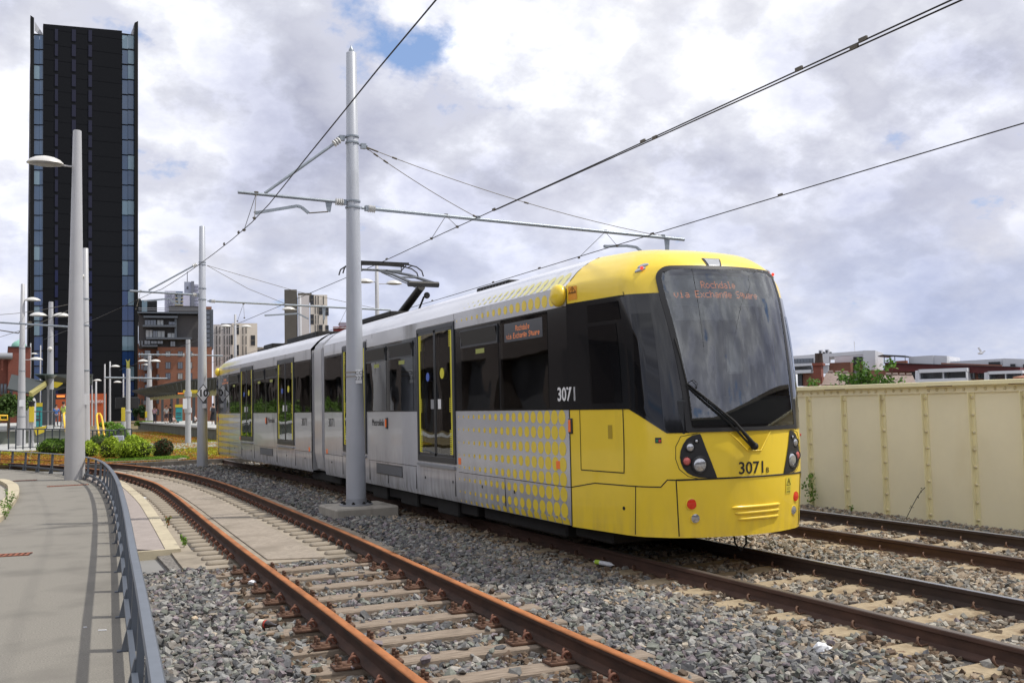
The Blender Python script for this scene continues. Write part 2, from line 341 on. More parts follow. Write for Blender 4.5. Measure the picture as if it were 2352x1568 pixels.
# sedum: many tiny coloured tufts over the bed
def scatter_tufts(name,n,region,cols,h,z,seed,size,patch=.5):
    r=np.random.default_rng(seed); pts=[]
    while len(pts)<n:
        x,y=region(r)
        pts.append((x,y))
    P=np.array(pts); k=len(P)
    ang=r.uniform(0,np.pi,(k,)); s=size*r.uniform(.6,1.4,k); hh=h*r.uniform(.5,1.3,k)
    # patch colour
    f=np.sin(P[:,0]*.9+np.sin(P[:,1]*.23)*2)+np.sin(P[:,1]*.31+P[:,0]*.4)+r.normal(0,.8,k)
    idx=np.clip(((f+2.6)/5.2*len(cols)).astype(int),0,len(cols)-1)
    C=np.array(cols)[idx]*r.uniform(.75,1.25,(k,1))
    V=np.zeros((k,4,3)); dx=np.cos(ang)*s; dy=np.sin(ang)*s
    t=r.uniform(-.6,.6,(k,2))*s[:,None]
    V[:,0]=np.stack([P[:,0]-dx,P[:,1]-dy,np.full(k,z)],1);V[:,1]=np.stack([P[:,0]+dx,P[:,1]+dy,np.full(k,z)],1)
    V[:,2]=np.stack([P[:,0]+dx*.6+t[:,0],P[:,1]+dy*.6+t[:,1],z+hh],1);V[:,3]=np.stack([P[:,0]-dx*.6+t[:,0],P[:,1]-dy*.6+t[:,1],z+hh*.9],1)
    Fc=np.arange(k*4).reshape(k,4)
    return npmesh(name,V.reshape(-1,3),Fc,attrmat(name+'_mat',.9,.3,True),np.repeat(C,4,axis=0))
def reg_bed(r):
    while 1:
        y=39.3+(r.random()**1.7)*62; x=r.uniform(-6,12)
        if x<-6+max(0,(46-y))*1.15: continue
        if y<39.6 and x<2: continue
        if 4.2<x<6.2 and r.random()<.5: continue
        if y>57 and x<3.2: continue
        if abs(((x-6.46)%3.5)-.0)<.09 or abs(((x-6.46)%3.5)-1.5)<.09: continue
        return x,y
o=scatter_tufts('sedum',42000,reg_bed,[(.42,.40,.03),(.30,.33,.03),(.36,.20,.04),(.44,.22,.05),(.38,.14,.04),(.45,.30,.04)],.045,ZB,3,.05); tag(o,kind='stuff')
def reg_grass(r):
    a=r.random(); b=r.random()
    return 2.2+a*3.0, 40.0+b*1.6+a*.2
o=scatter_tufts('grass',5200,reg_grass,[(.16,.30,.03),(.22,.38,.05),(.13,.24,.03)],.10,ZB,4,.02); tag(o,kind='stuff')
# kerb of the planting bed
mb=MB(); pb=[(1.6,39.75),(4.6,39.3),(5.0,39.9),(3.9,42.6)]
for (x0,y0),(x1,y1) in zip(pb,pb[1:]):
    a=Vector((x0,y0,0));b=Vector((x1,y1,0));t=(b-a).normalized();n=Vector((-t.y,t.x,0))*.06
    mb.prism([tuple((a-n)[:2]),tuple((b-n)[:2]),tuple((b+n)[:2]),tuple((a+n)[:2])],ZB-.1,ZB+.07)
tag(mb.build('kerb',m_conc),'thin concrete edging round the front of the shrub bed','kerb')
# crossing panel (pale green-grey paving) over the far tracks
sheet('crossing',[(4.4,50),(14,58),(14,61),(6.5,61),(3.2,66),(2.2,60)],ZB-.05,ZB+.03,mat('pale_crossing',(.27,.29,.24),.9,var=.12,vscale=3))

# ---------------------------------------------------------------- rails, chairs, clips, sleepers
m_rust_shaded=mat('rusty_rail_shaded',(.042,.021,.013),.85,var=.35,vscale=9,bump=.4,bscale=120,bdist=.002,col2=(.06,.028,.017),stretch=(1,.3,1))  # rust of the rail sides, darkened so their shade is in the colour
m_rusttop=mat('rusty_rail_head',(.34,.125,.04),.85,var=.4,vscale=7,bump=.25,bscale=200,bdist=.001,stretch=(1,.3,1))
m_steel=mat('dark_rail_web',(.045,.028,.022),.7,var=.35,vscale=9,bump=.3,bscale=90,bdist=.002,stretch=(1,.3,1))
m_shine=mat('worn_rail_head',(.42,.42,.43),.28,metal=.9,var=.12,vscale=30,stretch=(8,.3,1))
m_clip=mat('rusty_clip',(.115,.058,.034),.8,var=.4,vscale=40,bump=.3,bscale=200,bdist=.002)
m_clipr=mat('red_rusty_clip',(.16,.066,.04),.8,var=.35,vscale=40,bump=.3,bscale=200,bdist=.002)
m_timber=mat('weathered_timber',(.22,.17,.125),.9,var=.35,vscale=5,bump=.7,bscale=30,bdist=.006,stretch=(1,14,6),col2=(.27,.215,.165))
m_csl=mat('aggregate_concrete',(.33,.26,.165),.92,var=.22,vscale=24,bump=.6,bscale=160,bdist=.004,dirt=((.20,.14,.08),5,.52))
def sweep(line,prof):
    mb=MB(); n=len(prof); vs=[]
    for i,p in enumerate(line):
        t=(line[min(i+1,len(line)-1)]-line[max(i-1,0)]); t.z=0; t.normalize(); nn=Vector((t.y,-t.x,0))
        vs+=[(p.x+nn.x*a,p.y+nn.y*a,p.z+b) for a,b in prof]
    fs=[(i*n+k,(i+1)*n+k,(i+1)*n+(k+1)%n,i*n+(k+1)%n) for i in range(len(line)-1) for k in range(n)]
    fs+=[tuple(range(n)),tuple((len(line)-1)*n+k for k in range(n-1,-1,-1))]
    return mb.add(vs,fs)
HD=.036
PWEB=[(-.072,-.172),(.072,-.172),(.072,-.158),(.022,-.140),(.010,-.125),(.010,-.045),(HD,-.034),(HD,-.006),(HD-.006,-.001),(-HD+.006,-.001),(-HD,-.006),(-HD,-.034),(-.010,-.045),(-.010,-.125),(-.022,-.140),(-.072,-.158)]
PTOP=[(-HD+.004,-.0005),(HD-.004,-.0005),(HD-.008,.0035),(0,.005),(-HD+.008,.0035)]
PTOPR=[(-HD-.0015,-.009),(HD+.0015,-.009),(HD+.0015,-.004),(HD-.006,.003),(-HD+.006,.003),(-HD-.0015,-.004)]
def spring_clip(side,detail=8):
    # e-shaped spring clip standing over the rail foot, opening towards the rail
    pts=[];s=side
    for k in range(9):
        a=R(-60+ k*300/8)
        pts.append((s*(.100+.0*k)+s*.030*math.cos(a), -.03+.010*k, .028+.030*math.sin(a)+.012))
    pts=[(s*.055,-.045,.022)]+pts+[(s*.05,.055,.020)]
    return MB().tube([(x,y,z) for x,y,z in pts],.0095,detail)
def arch_clip(side):
    s=side; P=[(.155,-.035,.0),(.150,-.035,.05),(.120,-.030,.072),(.085,-.020,.058),(.068,-.01,.022),(.085,.012,.012),(.115,.025,.05),(.10,.045,.075),(.075,.05,.05),(.062,.05,.018)]
    return MB().tube(smooth3([(s*x,y,z) for x,y,z in P]),.0105,7)
def smooth3(P):
    P=[Vector(p) for p in P]; out=[]
    for i in range(len(P)-1):
        a=P[max(i-1,0)];b=P[i];c=P[i+1];d=P[min(i+2,len(P)-1)]
        for k in range(3):
            t=k/3; out.append(.5*((2*b)+(c-a)*t+(2*a-5*b+4*c-d)*t*t+(3*b-a-3*c+d)*t**3))
    return out+[P[-1]]
def chair_mb(s):
    mb=MB(); mb.box(s*.06 if s>0 else s*.27,s*.27 if s>0 else s*.06,-.085,.085,-.012,.012)
    mb.cyl((s*.165,-.0,.012),(s*.165,0,.030),.055,.045,12)
    return mb
def bolt_mb(s):
    mb=MB()
    for y in (0,):
        mb.cyl((s*.225,y,.012),(s*.225,y,.030),.028,.022,10); mb.cyl((s*.225,y,.03),(s*.225,y,.055),.018,.018,10)
        mb.box(s*.225-.014,s*.225+.014,y-.014,y+.014,.055,.082)
    return mb
def at_line(line,s):
    d=0
    for i in range(len(line)-1):
        l=(line[i+1]-line[i]).length
        if d+l>=s:
            t=(line[i+1]-line[i]).normalized(); return line[i]+t*(s-d),t
        d+=l
    return line[-1],(line[-1]-line[-2]).normalized()
def length(line): return sum((line[i+1]-line[i]).length for i in range(len(line)-1))
clipM={};
def proto(key,fn,m,bevel=0,smooth=45):
    if key not in clipM:
        o=fn().build(key[0],m,bevel=bevel,smooth=smooth); clipM[key]=o.data; bpy.data.objects.remove(o)
    return clipM[key]
def inst(name,me,parent,M):
    o=bpy.data.objects.new(name,me); COL.objects.link(o); o.parent=parent; o.matrix_local=M; return o
def rail(line,zh,label,webm,topm,proftop,group):
    line=[Vector((p.x,p.y,zh)) for p in line]
    root=empty('rail',line[0],0,label,'rail',group); o=root.location
    loc=[p-o for p in line]
    sweep(loc,PWEB).build('rail_web',webm,root,smooth=35); sweep(loc,proftop).build('rail_head',topm,root,smooth=50)
    return root,line
# timber-sleeper part of the siding and slab-track part
GS='rusty rails of the disused siding'
ZS=.235
rL,lineL=rail([p for p in sl_ if p.y>1.0],ZS,'rusty orange-topped rail of the siding, the one nearer the fence and path',m_rust_shaded,m_rusttop,PTOPR,GS)
rR,lineR=rail([p for p in sr_ if p.y>1.0],ZS,'rusty orange-topped rail of the siding, the one nearer the tram',m_rust_shaded,m_rusttop,PTOPR,GS)
# sleeper stations along the middle
import bisect
slp=[]; y=1.1
while y<SY0-.25: slp.append(y); y+=.70
near_n=len(slp)
def perp(yy):
    def xat(line):
        for i in range(len(line)-1):
            if line[i].y<=yy<=line[i+1].y:
                t=(yy-line[i].y)/(line[i+1].y-line[i].y); return line[i].x+(line[i+1].x-line[i].x)*t
        return line[-1].x
    return xat(lineL),xat(lineR)
def station(yy,tilt=0.):
    a,b=perp(yy); return a,b
for k,yy in enumerate(slp):
    a,b=perp(yy); ry=R(random.uniform(-1.2,1.2))+R(-3)
    w=.255 if k%1==0 else .2
    cx=(a+b)/2; M=Matrix.Translation((cx,yy,0))@Matrix.Rotation(ry,4,'Z')
    if yy>3.6:
        mb=MB(); mb.box(-1.34+random.uniform(-.05,.05),1.34+random.uniform(-.05,.05),-w/2*.92,w/2*.92,-.2,.048); o=mb.build('timber_sleeper',m_timber,bevel=.012)
        o.matrix_world=M
        n=near_n-1-k
        tag(o,'weathered grey timber sleeper under the rusty siding, %s in front of the concrete slab'%ordn(n),'sleeper','timber sleepers of the siding')
    for root,line,x in ((rL,lineL,a),(rR,lineR,b)):
        for s in (-1,1):
            if yy<3.2: continue
            if s>0 and root is rR and yy>9: pass
            Mc=Matrix.Translation((x-root.location.x,yy-root.location.y,.062-ZS))@Matrix.Rotation(ry,4,'Z')
            c=inst('rail_chair',proto(('rail_chair',s),lambda:chair_mb(s),m_clip,.003),root,Mc)
            [inst('bolt',proto(('bolt',s),lambda:bolt_mb(s),m_clip,.002),c,Matrix.Translation((0,q_,0))) for q_ in (-.045,.045)]
            b3=inst('spring_clip',proto(('spring_clip','a',s),lambda:arch_clip(s),m_clipr),c,Matrix())
# slab track: closely spaced chairs on concrete lugs
lugm=m_conc
yy=SY0+.35; k=0
def lug(s):
    mb=MB(); mb.box(min(s*.09,s*.42),max(s*.09,s*.42),-.09,.09,-.03,.045); return mb
while yy<35.5:
    a,b=perp(yy)
    for root,line,x in ((rL,lineL,a),(rR,lineR,b)):
        i=min(range(len(line)),key=lambda i:abs(line[i].y-yy)); t=(line[min(i+1,len(line)-1)]-line[i-1]); rz=math.atan2(-t.x,t.y)
        for s in ((-1,1) if root is rL else (-1,)):
            if root is rL and s>0 and yy>20: continue
            Mc=Matrix.Translation((x-root.location.x,yy-root.location.y,.060-ZS))@Matrix.Rotation(rz,4,'Z')
            if root is rL and s<0 or root is rR: inst('concrete_lug',proto(('concrete_lug',s),lambda:lug(s),lugm,.03),root,Matrix.Translation((x-root.location.x,yy-root.location.y,.018-ZS))@Matrix.Rotation(rz,4,'Z'))
            inst('spring_clip',proto(('spring_clip','a',s),lambda:arch_clip(s),m_clipr),root,Mc)
    yy+=.47 if yy<26 else .62; k+=1
# running lines
XA=6.4609; XB=XA+3.5037; G=1.505
def straight(x,y0,y1,bend=0.):
    out=[]; y=y0
    while y<=y1:
        out.append(Vector((x-bend*max(0,y-24)**2,y,0))); y+=1.5
    return out
bend=.0009
lines=[(XA,'near rail of the tram track, dark with dull worn head, passing before the yellow cab'),(XA+G,'far shiny-headed rail of the tram track, running out from under the yellow bumper'),(XB,'near rail of the track beside the cream wall, brown with a dull head'),(XB+G,'shiny-topped rail lying closest to the foot of the cream wall')]
roots=[]
for i,(x,lb) in enumerate(lines):
    r,l=rail(straight(x,-4,36,bend)+straight(x,37.5,130,bend)[0:],.17,lb,m_steel if i%2 else mat('brown_rail_web',(.072,.036,.024),.75,var=.35,vscale=9,bump=.3,bscale=90,bdist=.002,stretch=(1,.3,1)),m_shine if i%2 else mat('dull_rail_head',(.16,.13,.11),.45,metal=.5,var=.2,vscale=20,stretch=(6,.3,1)),PTOP,'rails of the two running lines')
    roots.append(r)
def csl():
    # concrete sleeper: deeper shoulders under each rail, dished middle
    prof=[(-1.25,-.2),(1.25,-.2),(1.25,.008),(1.16,.02),(.52,.02),(.34,.002),(-.34,.002),(-.52,.02),(-1.16,.02),(-1.25,.008)]
    mb=MB(); n=len(prof); vs=[(x,-.135,z) for x,z in prof]+[(x,.135,z) for x,z in prof]
    mb.add(vs,[(i,n+i,n+(i+1)%n,(i+1)%n) for i in range(n)]+[tuple(range(n)),tuple(range(2*n-1,n-1,-1))]); return mb
cs=csl().build('concrete_sleeper',m_csl,bevel=.012); csm=cs.data; bpy.data.objects.remove(cs)
for t,(x0,rr,nm) in enumerate(((XA,(roots[0],roots[1]),'tram track'),(XB,(roots[2],roots[3]),'track beside the cream wall'))):
    y=2.3+.25*t; k=0
    while y<37.5:
        o=bpy.data.objects.new('concrete_sleeper',csm); COL.objects.link(o); o.location=(x0+G/2-bend*max(0,y-24)**2,y,.0); o.rotation_euler=(0,0,R(random.uniform(-.6,.6)))
        tag(o,'sandy concrete sleeper of the %s, %s from the near end'%(nm,ordn(k)),'sleeper','concrete sleepers of the running lines')
        for r in rr:
            xr=r.location.x-bend*max(0,y-24)**2
            for s in (-1,1):
                if y<26:
                    inst('spring_clip',proto(('spring_clip','e',s),lambda:spring_clip(s),m_clip),r,Matrix.Translation((xr-r.location.x,y-r.location.y,.0-.17+.014)))
        y+=.70; k+=1
# ---------------------------------------------------------------- ballast stones
def icos():
    v=np.array([(x,y,z) for z in (-1,1) for y in (-1,1) for x in (-1,1)]+[(1.25,0,0),(-1.25,0,0),(0,0,1.2),(0,1.2,0)],float)/1.5
    f=np.array([(0,2,1),(1,2,3),(4,5,10),(5,7,10),(7,6,10),(6,4,10),(0,1,5),(0,5,4),(2,6,11),(6,7,11),(7,3,11),(3,2,11),(0,4,9),(4,6,9),(6,2,9),(2,0,9),(1,3,8),(3,7,8),(7,5,8),(5,1,8)])
    return v,f
def icos_old():
    t=(1+5**.5)/2
    v=np.array([(-1,t,0),(1,t,0),(-1,-t,0),(1,-t,0),(0,-1,t),(0,1,t),(0,-1,-t),(0,1,-t),(t,0,-1),(t,0,1),(-t,0,-1),(-t,0,1)],float); v/=np.linalg.norm(v[0])
    f=np.array([(0,11,5),(0,5,1),(0,1,7),(0,7,10),(0,10,11),(1,5,9),(5,11,4),(11,10,2),(10,7,6),(7,1,8),(3,9,4),(3,4,2),(3,2,6),(3,6,8),(3,8,9),(4,9,5),(2,4,11),(6,2,10),(8,6,7),(9,8,1)])
    return v,f
def xatY(line,Y):
    ys=np.array([p.y for p in line]); xs=np.array([p.x for p in line]); return np.interp(Y,ys,xs)
def stones(seed,dens):
    r=np.random.default_rng(seed)
    bands=[(2.5,9,470),(9,14,410),(14,20,300),(20,28,210),(28,38.6,140)]
    PX=[];PY=[];PS=[]
    for y0,y1,d in bands:
        n=int(12.6*(y1-y0)*d*dens); x=r.uniform(.3,12.95,n); y=r.uniform(y0,y1,n)
        PX.append(x);PY.append(y);PS.append(np.full(n,{2.5:1,9:1.05,14:1.2,20:1.4,28:1.6}[y0]))
    x=np.concatenate(PX);y=np.concatenate(PY);s=np.concatenate(PS)
    # in frame only (with margin), right and left of the view
    keep=(x<y*1.25+1.5)&(x>-.05*y-1)
    fx=np.interp(y,[p[1] for p in FENCE],[p[0] for p in FENCE])+.12
    xl=xatY(lineL,y);xr=xatY(lineR,y)
    strip=(y>14.85)&(x<xr+.55-.0)
    slab=(y>SY0-.1)&(x<np.interp(y,[p.y for p in ar],[p.x for p in ar])-.0+r.normal(0,.06,len(x)))
    keep&=(x>fx)&~slab&~strip
    rails=[xl,xr]+[np.full_like(x,q-0)-bend*np.maximum(0,y-24)**2 for q in (XA,XA+G,XB,XB+G)]
    z=np.zeros_like(x)-.005
    nearr=np.zeros_like(x,bool)
    for q in rails:
        d=np.abs(x-q); keep&=d>.085; nearr|=d<.5
    # foundation block
    keep&=~((x>4.72)&(x<6.02)&(y>17.35)&(y<18.75))
    # siding timber sleepers
    on=np.zeros_like(x,bool)
    for yy in slp: on|=(np.abs(y-yy)<.125)&(np.abs(x-(xl+xr)/2)<1.25)
    on&=(y<SY0)
    keep&=~(on&(r.random(len(x))>np.where((x<xl-.35)|(x>xr+.35),.42,.05))); 
    on2=np.zeros_like(x,bool)
    for t,x0 in enumerate((XA,XB)):
        ph=(y-(2.3+.25*t))/.70; fr=np.abs(ph-np.round(ph))*.70
        on2|=(fr<.155)&(np.abs(x-(x0+G/2-bend*np.maximum(0,y-24)**2))<1.12)
    keep&=~(on2&(r.random(len(x))>.03))
    # surface heights: level with sleepers in the cribs, mounded between tracks
    mid=np.exp(-((x-5.05)/.45)**2)+np.exp(-((x-9.0)/.4)**2); z=z+.05*mid*np.where(y<38,1,0)
    z=np.where((x<xl-.5)&(y<14.9),z+.045,z)
    z=np.where((x>XA)&(x<XA+G)|(x>XB)&(x<XB+G),z-.006,z)
    z=np.where(on,z+.055,z); z=np.where(on2,z+.02,z)
    x,y,z,s,nearr,xl,xr=[a[keep] for a in (x,y,z,s,nearr,xl,xr)]
    n=len(x); v,f=icos(); K=24
    base=[]
    for k in range(K):
        b=v*(1+r.uniform(-.26,.20,(12,1)))+r.uniform(-.13,.13,(12,3)); b=b*np.array([1.10,r.uniform(.62,.92),r.uniform(.42,.70)])
        base.append(b)
    base=np.array(base); idx=r.integers(0,K,n); size=s*(.0245+.0235*r.random(n)**1.5)*np.where(r.random(n)<.05,1.4,1)
    a=r.uniform(0,2*np.pi,n); tx=r.normal(0,.45,n); ty=r.normal(0,.45,n)
    ca,sa=np.cos(a),np.sin(a); cx_,sx_=np.cos(tx),np.sin(tx); cy_,sy_=np.cos(ty),np.sin(ty)
    Rz=np.zeros((n,3,3));Rz[:,0,0]=ca;Rz[:,0,1]=-sa;Rz[:,1,0]=sa;Rz[:,1,1]=ca;Rz[:,2,2]=1
    Rx=np.zeros((n,3,3));Rx[:,0,0]=1;Rx[:,1,1]=cx_;Rx[:,1,2]=-sx_;Rx[:,2,1]=sx_;Rx[:,2,2]=cx_
    Ry=np.zeros((n,3,3));Ry[:,1,1]=1;Ry[:,0,0]=cy_;Ry[:,0,2]=sy_;Ry[:,2,0]=-sy_;Ry[:,2,2]=cy_
    Rm=Rz@Rx@Ry; V=np.einsum('nij,nkj->nki',Rm,base[idx]*size[:,None,None])
    V+=np.stack([x,y,z+r.uniform(-.012,.022,n)],1)[:,None,:]
    Fc=(f[None]+12*np.arange(n)[:,None,None]).reshape(-1,3)
    grey=np.array([(.20,.20,.195),(.155,.155,.155),(.25,.245,.23),(.20,.17,.18),(.20,.21,.18),(.12,.12,.125),(.31,.29,.26),(.21,.185,.16)])
    tan=np.array([(.30,.235,.165),(.36,.29,.21),(.25,.19,.135),(.33,.31,.26),(.28,.26,.22),(.22,.21,.19),(.38,.33,.26)])
    rust=np.array([(.155,.105,.068),(.20,.14,.09),(.12,.085,.06),(.19,.16,.125)])
    C=grey[r.integers(0,8,n)]
    # tan stones gather round the running lines, rusty ones next to the rails
    pt=np.clip((x-5.0)/1.5,0.03,.95)*np.where((x>8.1)&(x<9.8),1,1)*np.clip(1.25-(y-8)*.045,.25,1.)
    it=r.random(n)<pt; C[it]=tan[r.integers(0,7,n)][it]
    near=nearr&(r.random(n)<np.where(x<5,.38,.6)); C[near]=rust[r.integers(0,4,n)][near]
    C=C*r.uniform(.65,1.4,(n,1))*0.88
    print('stones',n)
    return npmesh('ballast_stones',V.reshape(-1,3),Fc,attrmat('stone',.9,.22),np.repeat(C,12,axis=0))
tag(stones(5,1.0),kind='stuff')

# ---------------------------------------------------------------- tram
XC=7.213; YJ=22.967
NZ=[.51,1.10,1.65,2.30,2.78,3.26,3.42,3.49,3.58,3.66,3.75,3.81,3.87,3.90,3.92]
CY0=[8.83,8.78,8.78,8.85,8.93,9.04,9.10,9.12,9.16,9.24,9.38,9.52,9.80,10.0,10.3]
C2U=[.88,.90,.90,.90,.90,.90,.88,.86,.82,.76,.66,.58,.5,.4,.3]
BULGE=[.31*u*u for u in C2U]
C2Y=[a+b for a,b in zip(CY0,BULGE)]
C1U=[1.163,1.163,1.163,1.163,1.163,1.163,1.16,1.13,1.06,.98,.87,.78,.68,.55,.4]
C1Y=[9.42,9.36,9.33,9.36,9.42,9.53,9.57,9.60,9.63,9.68,9.75,9.85,10.0,10.2,10.4]
SU=[1.325]*7+[1.325,1.24,1.17,1.06,.96,.84,.7,.5]
def lz(a,z):
    z=min(max(z,NZ[0]),NZ[-1])
    for i in range(len(NZ)-1):
        if z<=NZ[i+1]:
            t=(z-NZ[i])/(NZ[i+1]-NZ[i])
            if z<3.26 and a is not None:
                h=NZ[i+1]-NZ[i]; m0=(a[i+1]-a[i-1])/(NZ[i+1]-NZ[i-1]) if i>0 else (a[i+1]-a[i])/h; m1=(a[i+2]-a[i])/(NZ[i+2]-NZ[i])
                return (2*t**3-3*t*t+1)*a[i]+(t**3-2*t*t+t)*h*m0+(3*t*t-2*t**3)*a[i+1]+(t**3-t*t)*h*m1
            return a[i]+(a[i+1]-a[i])*t
def raw(s,z):
    a=abs(s); sg=1 if s>=0 else -1
    c2u=lz(C2U,z);c2y=lz(C2Y,z)
    if a<=1: return sg*a*c2u, c2y-lz(BULGE,z)*(1-a*a)
    c1u=lz(C1U,z);c1y=lz(C1Y,z)
    if a<=1.5:
        t=(a-1)/.5; return sg*(c2u+(c1u-c2u)*t), c2y+(c1y-c2y)*t
    t=min((a-1.5),1.0); su=lz(SU,z)
    return sg*(c1u+(su-c1u)*t), c1y+(10.65-c1y)*t
def P(s,z):
    x=y=0;n=0
    r=.13 if abs(s)<2.3 else 0
    for k in (-2,-1,0,1,2):
        for m in (-1,0,1):
            u,v=raw(s+k*r/2,z+m*.016 if z>3.2 and z<3.9 else z); x+=u;y+=v;n+=1
    return (XC+x/n,y/n,z)
def N(s,z):
    e=.01
    a=P(s-e,z);b=P(s+e,z);c=P(s,max(z-e,.51));d=P(s,min(z+e,3.92))
    ux,uy,uz=b[0]-a[0],b[1]-a[1],b[2]-a[2];vx,vy,vz=d[0]-c[0],d[1]-c[1],d[2]-c[2]
    n=(uy*vz-uz*vy,uz*vx-ux*vz,ux*vy-uy*vx);l=math.sqrt(sum(k*k for k in n)) or 1
    return (n[0]/l,n[1]/l,n[2]/l)

m_yel=mat('yellow_paint',(.92,.66,.045),.30,var=.05,vscale=1.2,spec=.5,coat=.35,dirt=((.50,.36,.05),1.1,.63,(1,1,.25)))
m_sil=mat('silver_paint',(.55,.555,.58),.22,metal=.12,var=.06,vscale=.9,coat=.3,dirt=((.27,.265,.26),1.3,.60,(1,1,.3)))
m_silroof=mat('silver_roof_sheen',(.70,.71,.76),.34,metal=.0,coat=.2,var=.05,vscale=1.5)  # lighter copy of the silver, bright roof sheen put into the colour
m_blk=mat('black_gloss',(.012,.013,.015),.12,spec=.5,coat=.4)
m_blkm=mat('black_matt',(.018,.018,.019),.5)
m_dkf=mat('dark_frame',(.035,.038,.042),.35)
m_rub=mat('rubber',(.01,.01,.01),.7)
m_led=mat('led_orange',(1.,.27,.05),.5,emit=.75)
m_red=mat('red_lens',(.75,.045,.015),.15,coat=.5)
m_org=mat('orange_lens',(.85,.17,.03),.3,emit=.12)
m_lens=mat('clear_lens',(.55,.56,.58),.08,metal=.7)
m_wht=mat('white_print',(.8,.8,.8),.6)
m_under=mat('underframe',(.010,.009,.008),.8,var=.4,vscale=8,bump=.4)
m_wheel=mat('wheel_steel',(.05,.038,.03),.6,metal=.4)
m_stik=mat('sticker_orange',(.80,.33,.03),.5)
m_dyel=mat('door_yellow',(.75,.68,.03),.5)
m_gry=mat('mid_grey',(.30,.31,.33),.4,metal=.2)
def glassmat(name,tint,refl,rough=.015,transp=.0,wave=.0):
    m=bpy.data.materials.new(name); m.use_nodes=True; nt=m.node_tree; nt.nodes.remove(nt.nodes['Principled BSDF']); o=nt.nodes['Material Output']
    gl=nt.nodes.new('ShaderNodeBsdfGlossy'); gl.inputs['Roughness'].default_value=rough; gl.inputs['Color'].default_value=(.95,.97,1,1)
    lw=nt.nodes.new('ShaderNodeFresnel'); lw.inputs['IOR'].default_value=1.5
    ad=nt.nodes.new('ShaderNodeMath'); ad.operation='ADD'; ad.use_clamp=True; ad.inputs[1].default_value=refl; nt.links.new(lw.outputs[0],ad.inputs[0])
    if transp>0:
        t=nt.nodes.new('ShaderNodeBsdfTransparent'); t.inputs['Color'].default_value=(*tint,1)
    else:
        t=nt.nodes.new('ShaderNodeBsdfDiffuse'); t.inputs['Color'].default_value=(*tint,1)
    mx=nt.nodes.new('ShaderNodeMixShader'); nt.links.new(ad.outputs[0],mx.inputs[0]); nt.links.new(t.outputs[0],mx.inputs[1]); nt.links.new(gl.outputs[0],mx.inputs[2]); nt.links.new(mx.outputs[0],o.inputs[0])
    if wave:
        tc=nt.nodes.new('ShaderNodeTexCoord'); n=nt.nodes.new('ShaderNodeTexNoise'); n.inputs['Scale'].default_value=1.1; n.inputs['Detail'].default_value=1
        nt.links.new(tc.outputs['Object'],n.inputs['Vector']); b=nt.nodes.new('ShaderNodeBump'); b.inputs['Strength'].default_value=1; b.inputs['Distance'].default_value=wave; nt.links.new(n.outputs['Fac'],b.inputs['Height'])
        nt.links.new(b.outputs[0],gl.inputs['Normal'])
    return m
m_sideglass=glassmat('side_glass',(.62,.63,.63),.085,transp=1,wave=.008)
m_screen=glassmat('windscreen_glass',(.80,.84,.82),.105,transp=1,wave=.002)
m_doorglass=glassmat('door_glass',(.55,.56,.56),.085,transp=1,wave=.008)
m_cabglass=glassmat('cab_glass',(.008,.008,.009),.0,wave=.004)
def grime(m,col,z0,z1):
    nt=m.node_tree; b=nt.nodes['Principled BSDF']; src=b.inputs['Base Color'].links[0].from_socket
    tc=nt.nodes.new('ShaderNodeTexCoord'); sp=nt.nodes.new('ShaderNodeSeparateXYZ'); nt.links.new(tc.outputs['Object'],sp.inputs[0])
    mr=nt.nodes.new('ShaderNodeMapRange'); mr.inputs['From Min'].default_value=z1; mr.inputs['From Max'].default_value=z0; nt.links.new(sp.outputs[2],mr.inputs[0])
    mp=nt.nodes.new('ShaderNodeMapping'); mp.inputs['Scale'].default_value=(1,1,.22); nt.links.new(tc.outputs['Object'],mp.inputs[0]); n=nt.nodes.new('ShaderNodeTexNoise'); n.inputs['Scale'].default_value=9; n.inputs['Detail'].default_value=7; nt.links.new(mp.outputs[0],n.inputs['Vector'])
    r_=nt.nodes.new('ShaderNodeValToRGB'); r_.color_ramp.elements[0].position=.38; r_.color_ramp.elements[1].position=.68; nt.links.new(n.outputs['Fac'],r_.inputs[0])
    mu=nt.nodes.new('ShaderNodeMath'); mu.operation='MULTIPLY'; nt.links.new(mr.outputs[0],mu.inputs[0]); nt.links.new(r_.outputs[0],mu.inputs[1])
    mx=nt.nodes.new('ShaderNodeMix'); mx.data_type='RGBA'; nt.links.new(mu.outputs[0],mx.inputs['Factor']); nt.links.new(src,mx.inputs['A']); mx.inputs['B'].default_value=(*col,1); nt.links.new(mx.outputs['Result'],b.inputs['Base Color'])
grime(m_yel,(.74,.52,.07),.45,1.0); grime(m_sil,(.30,.29,.275),.4,1.3)
W2=1.325
tram=empty('tram',(XC,YJ,0),0,'yellow and silver two-car articulated tram numbered 3071 standing on the running line','tram')
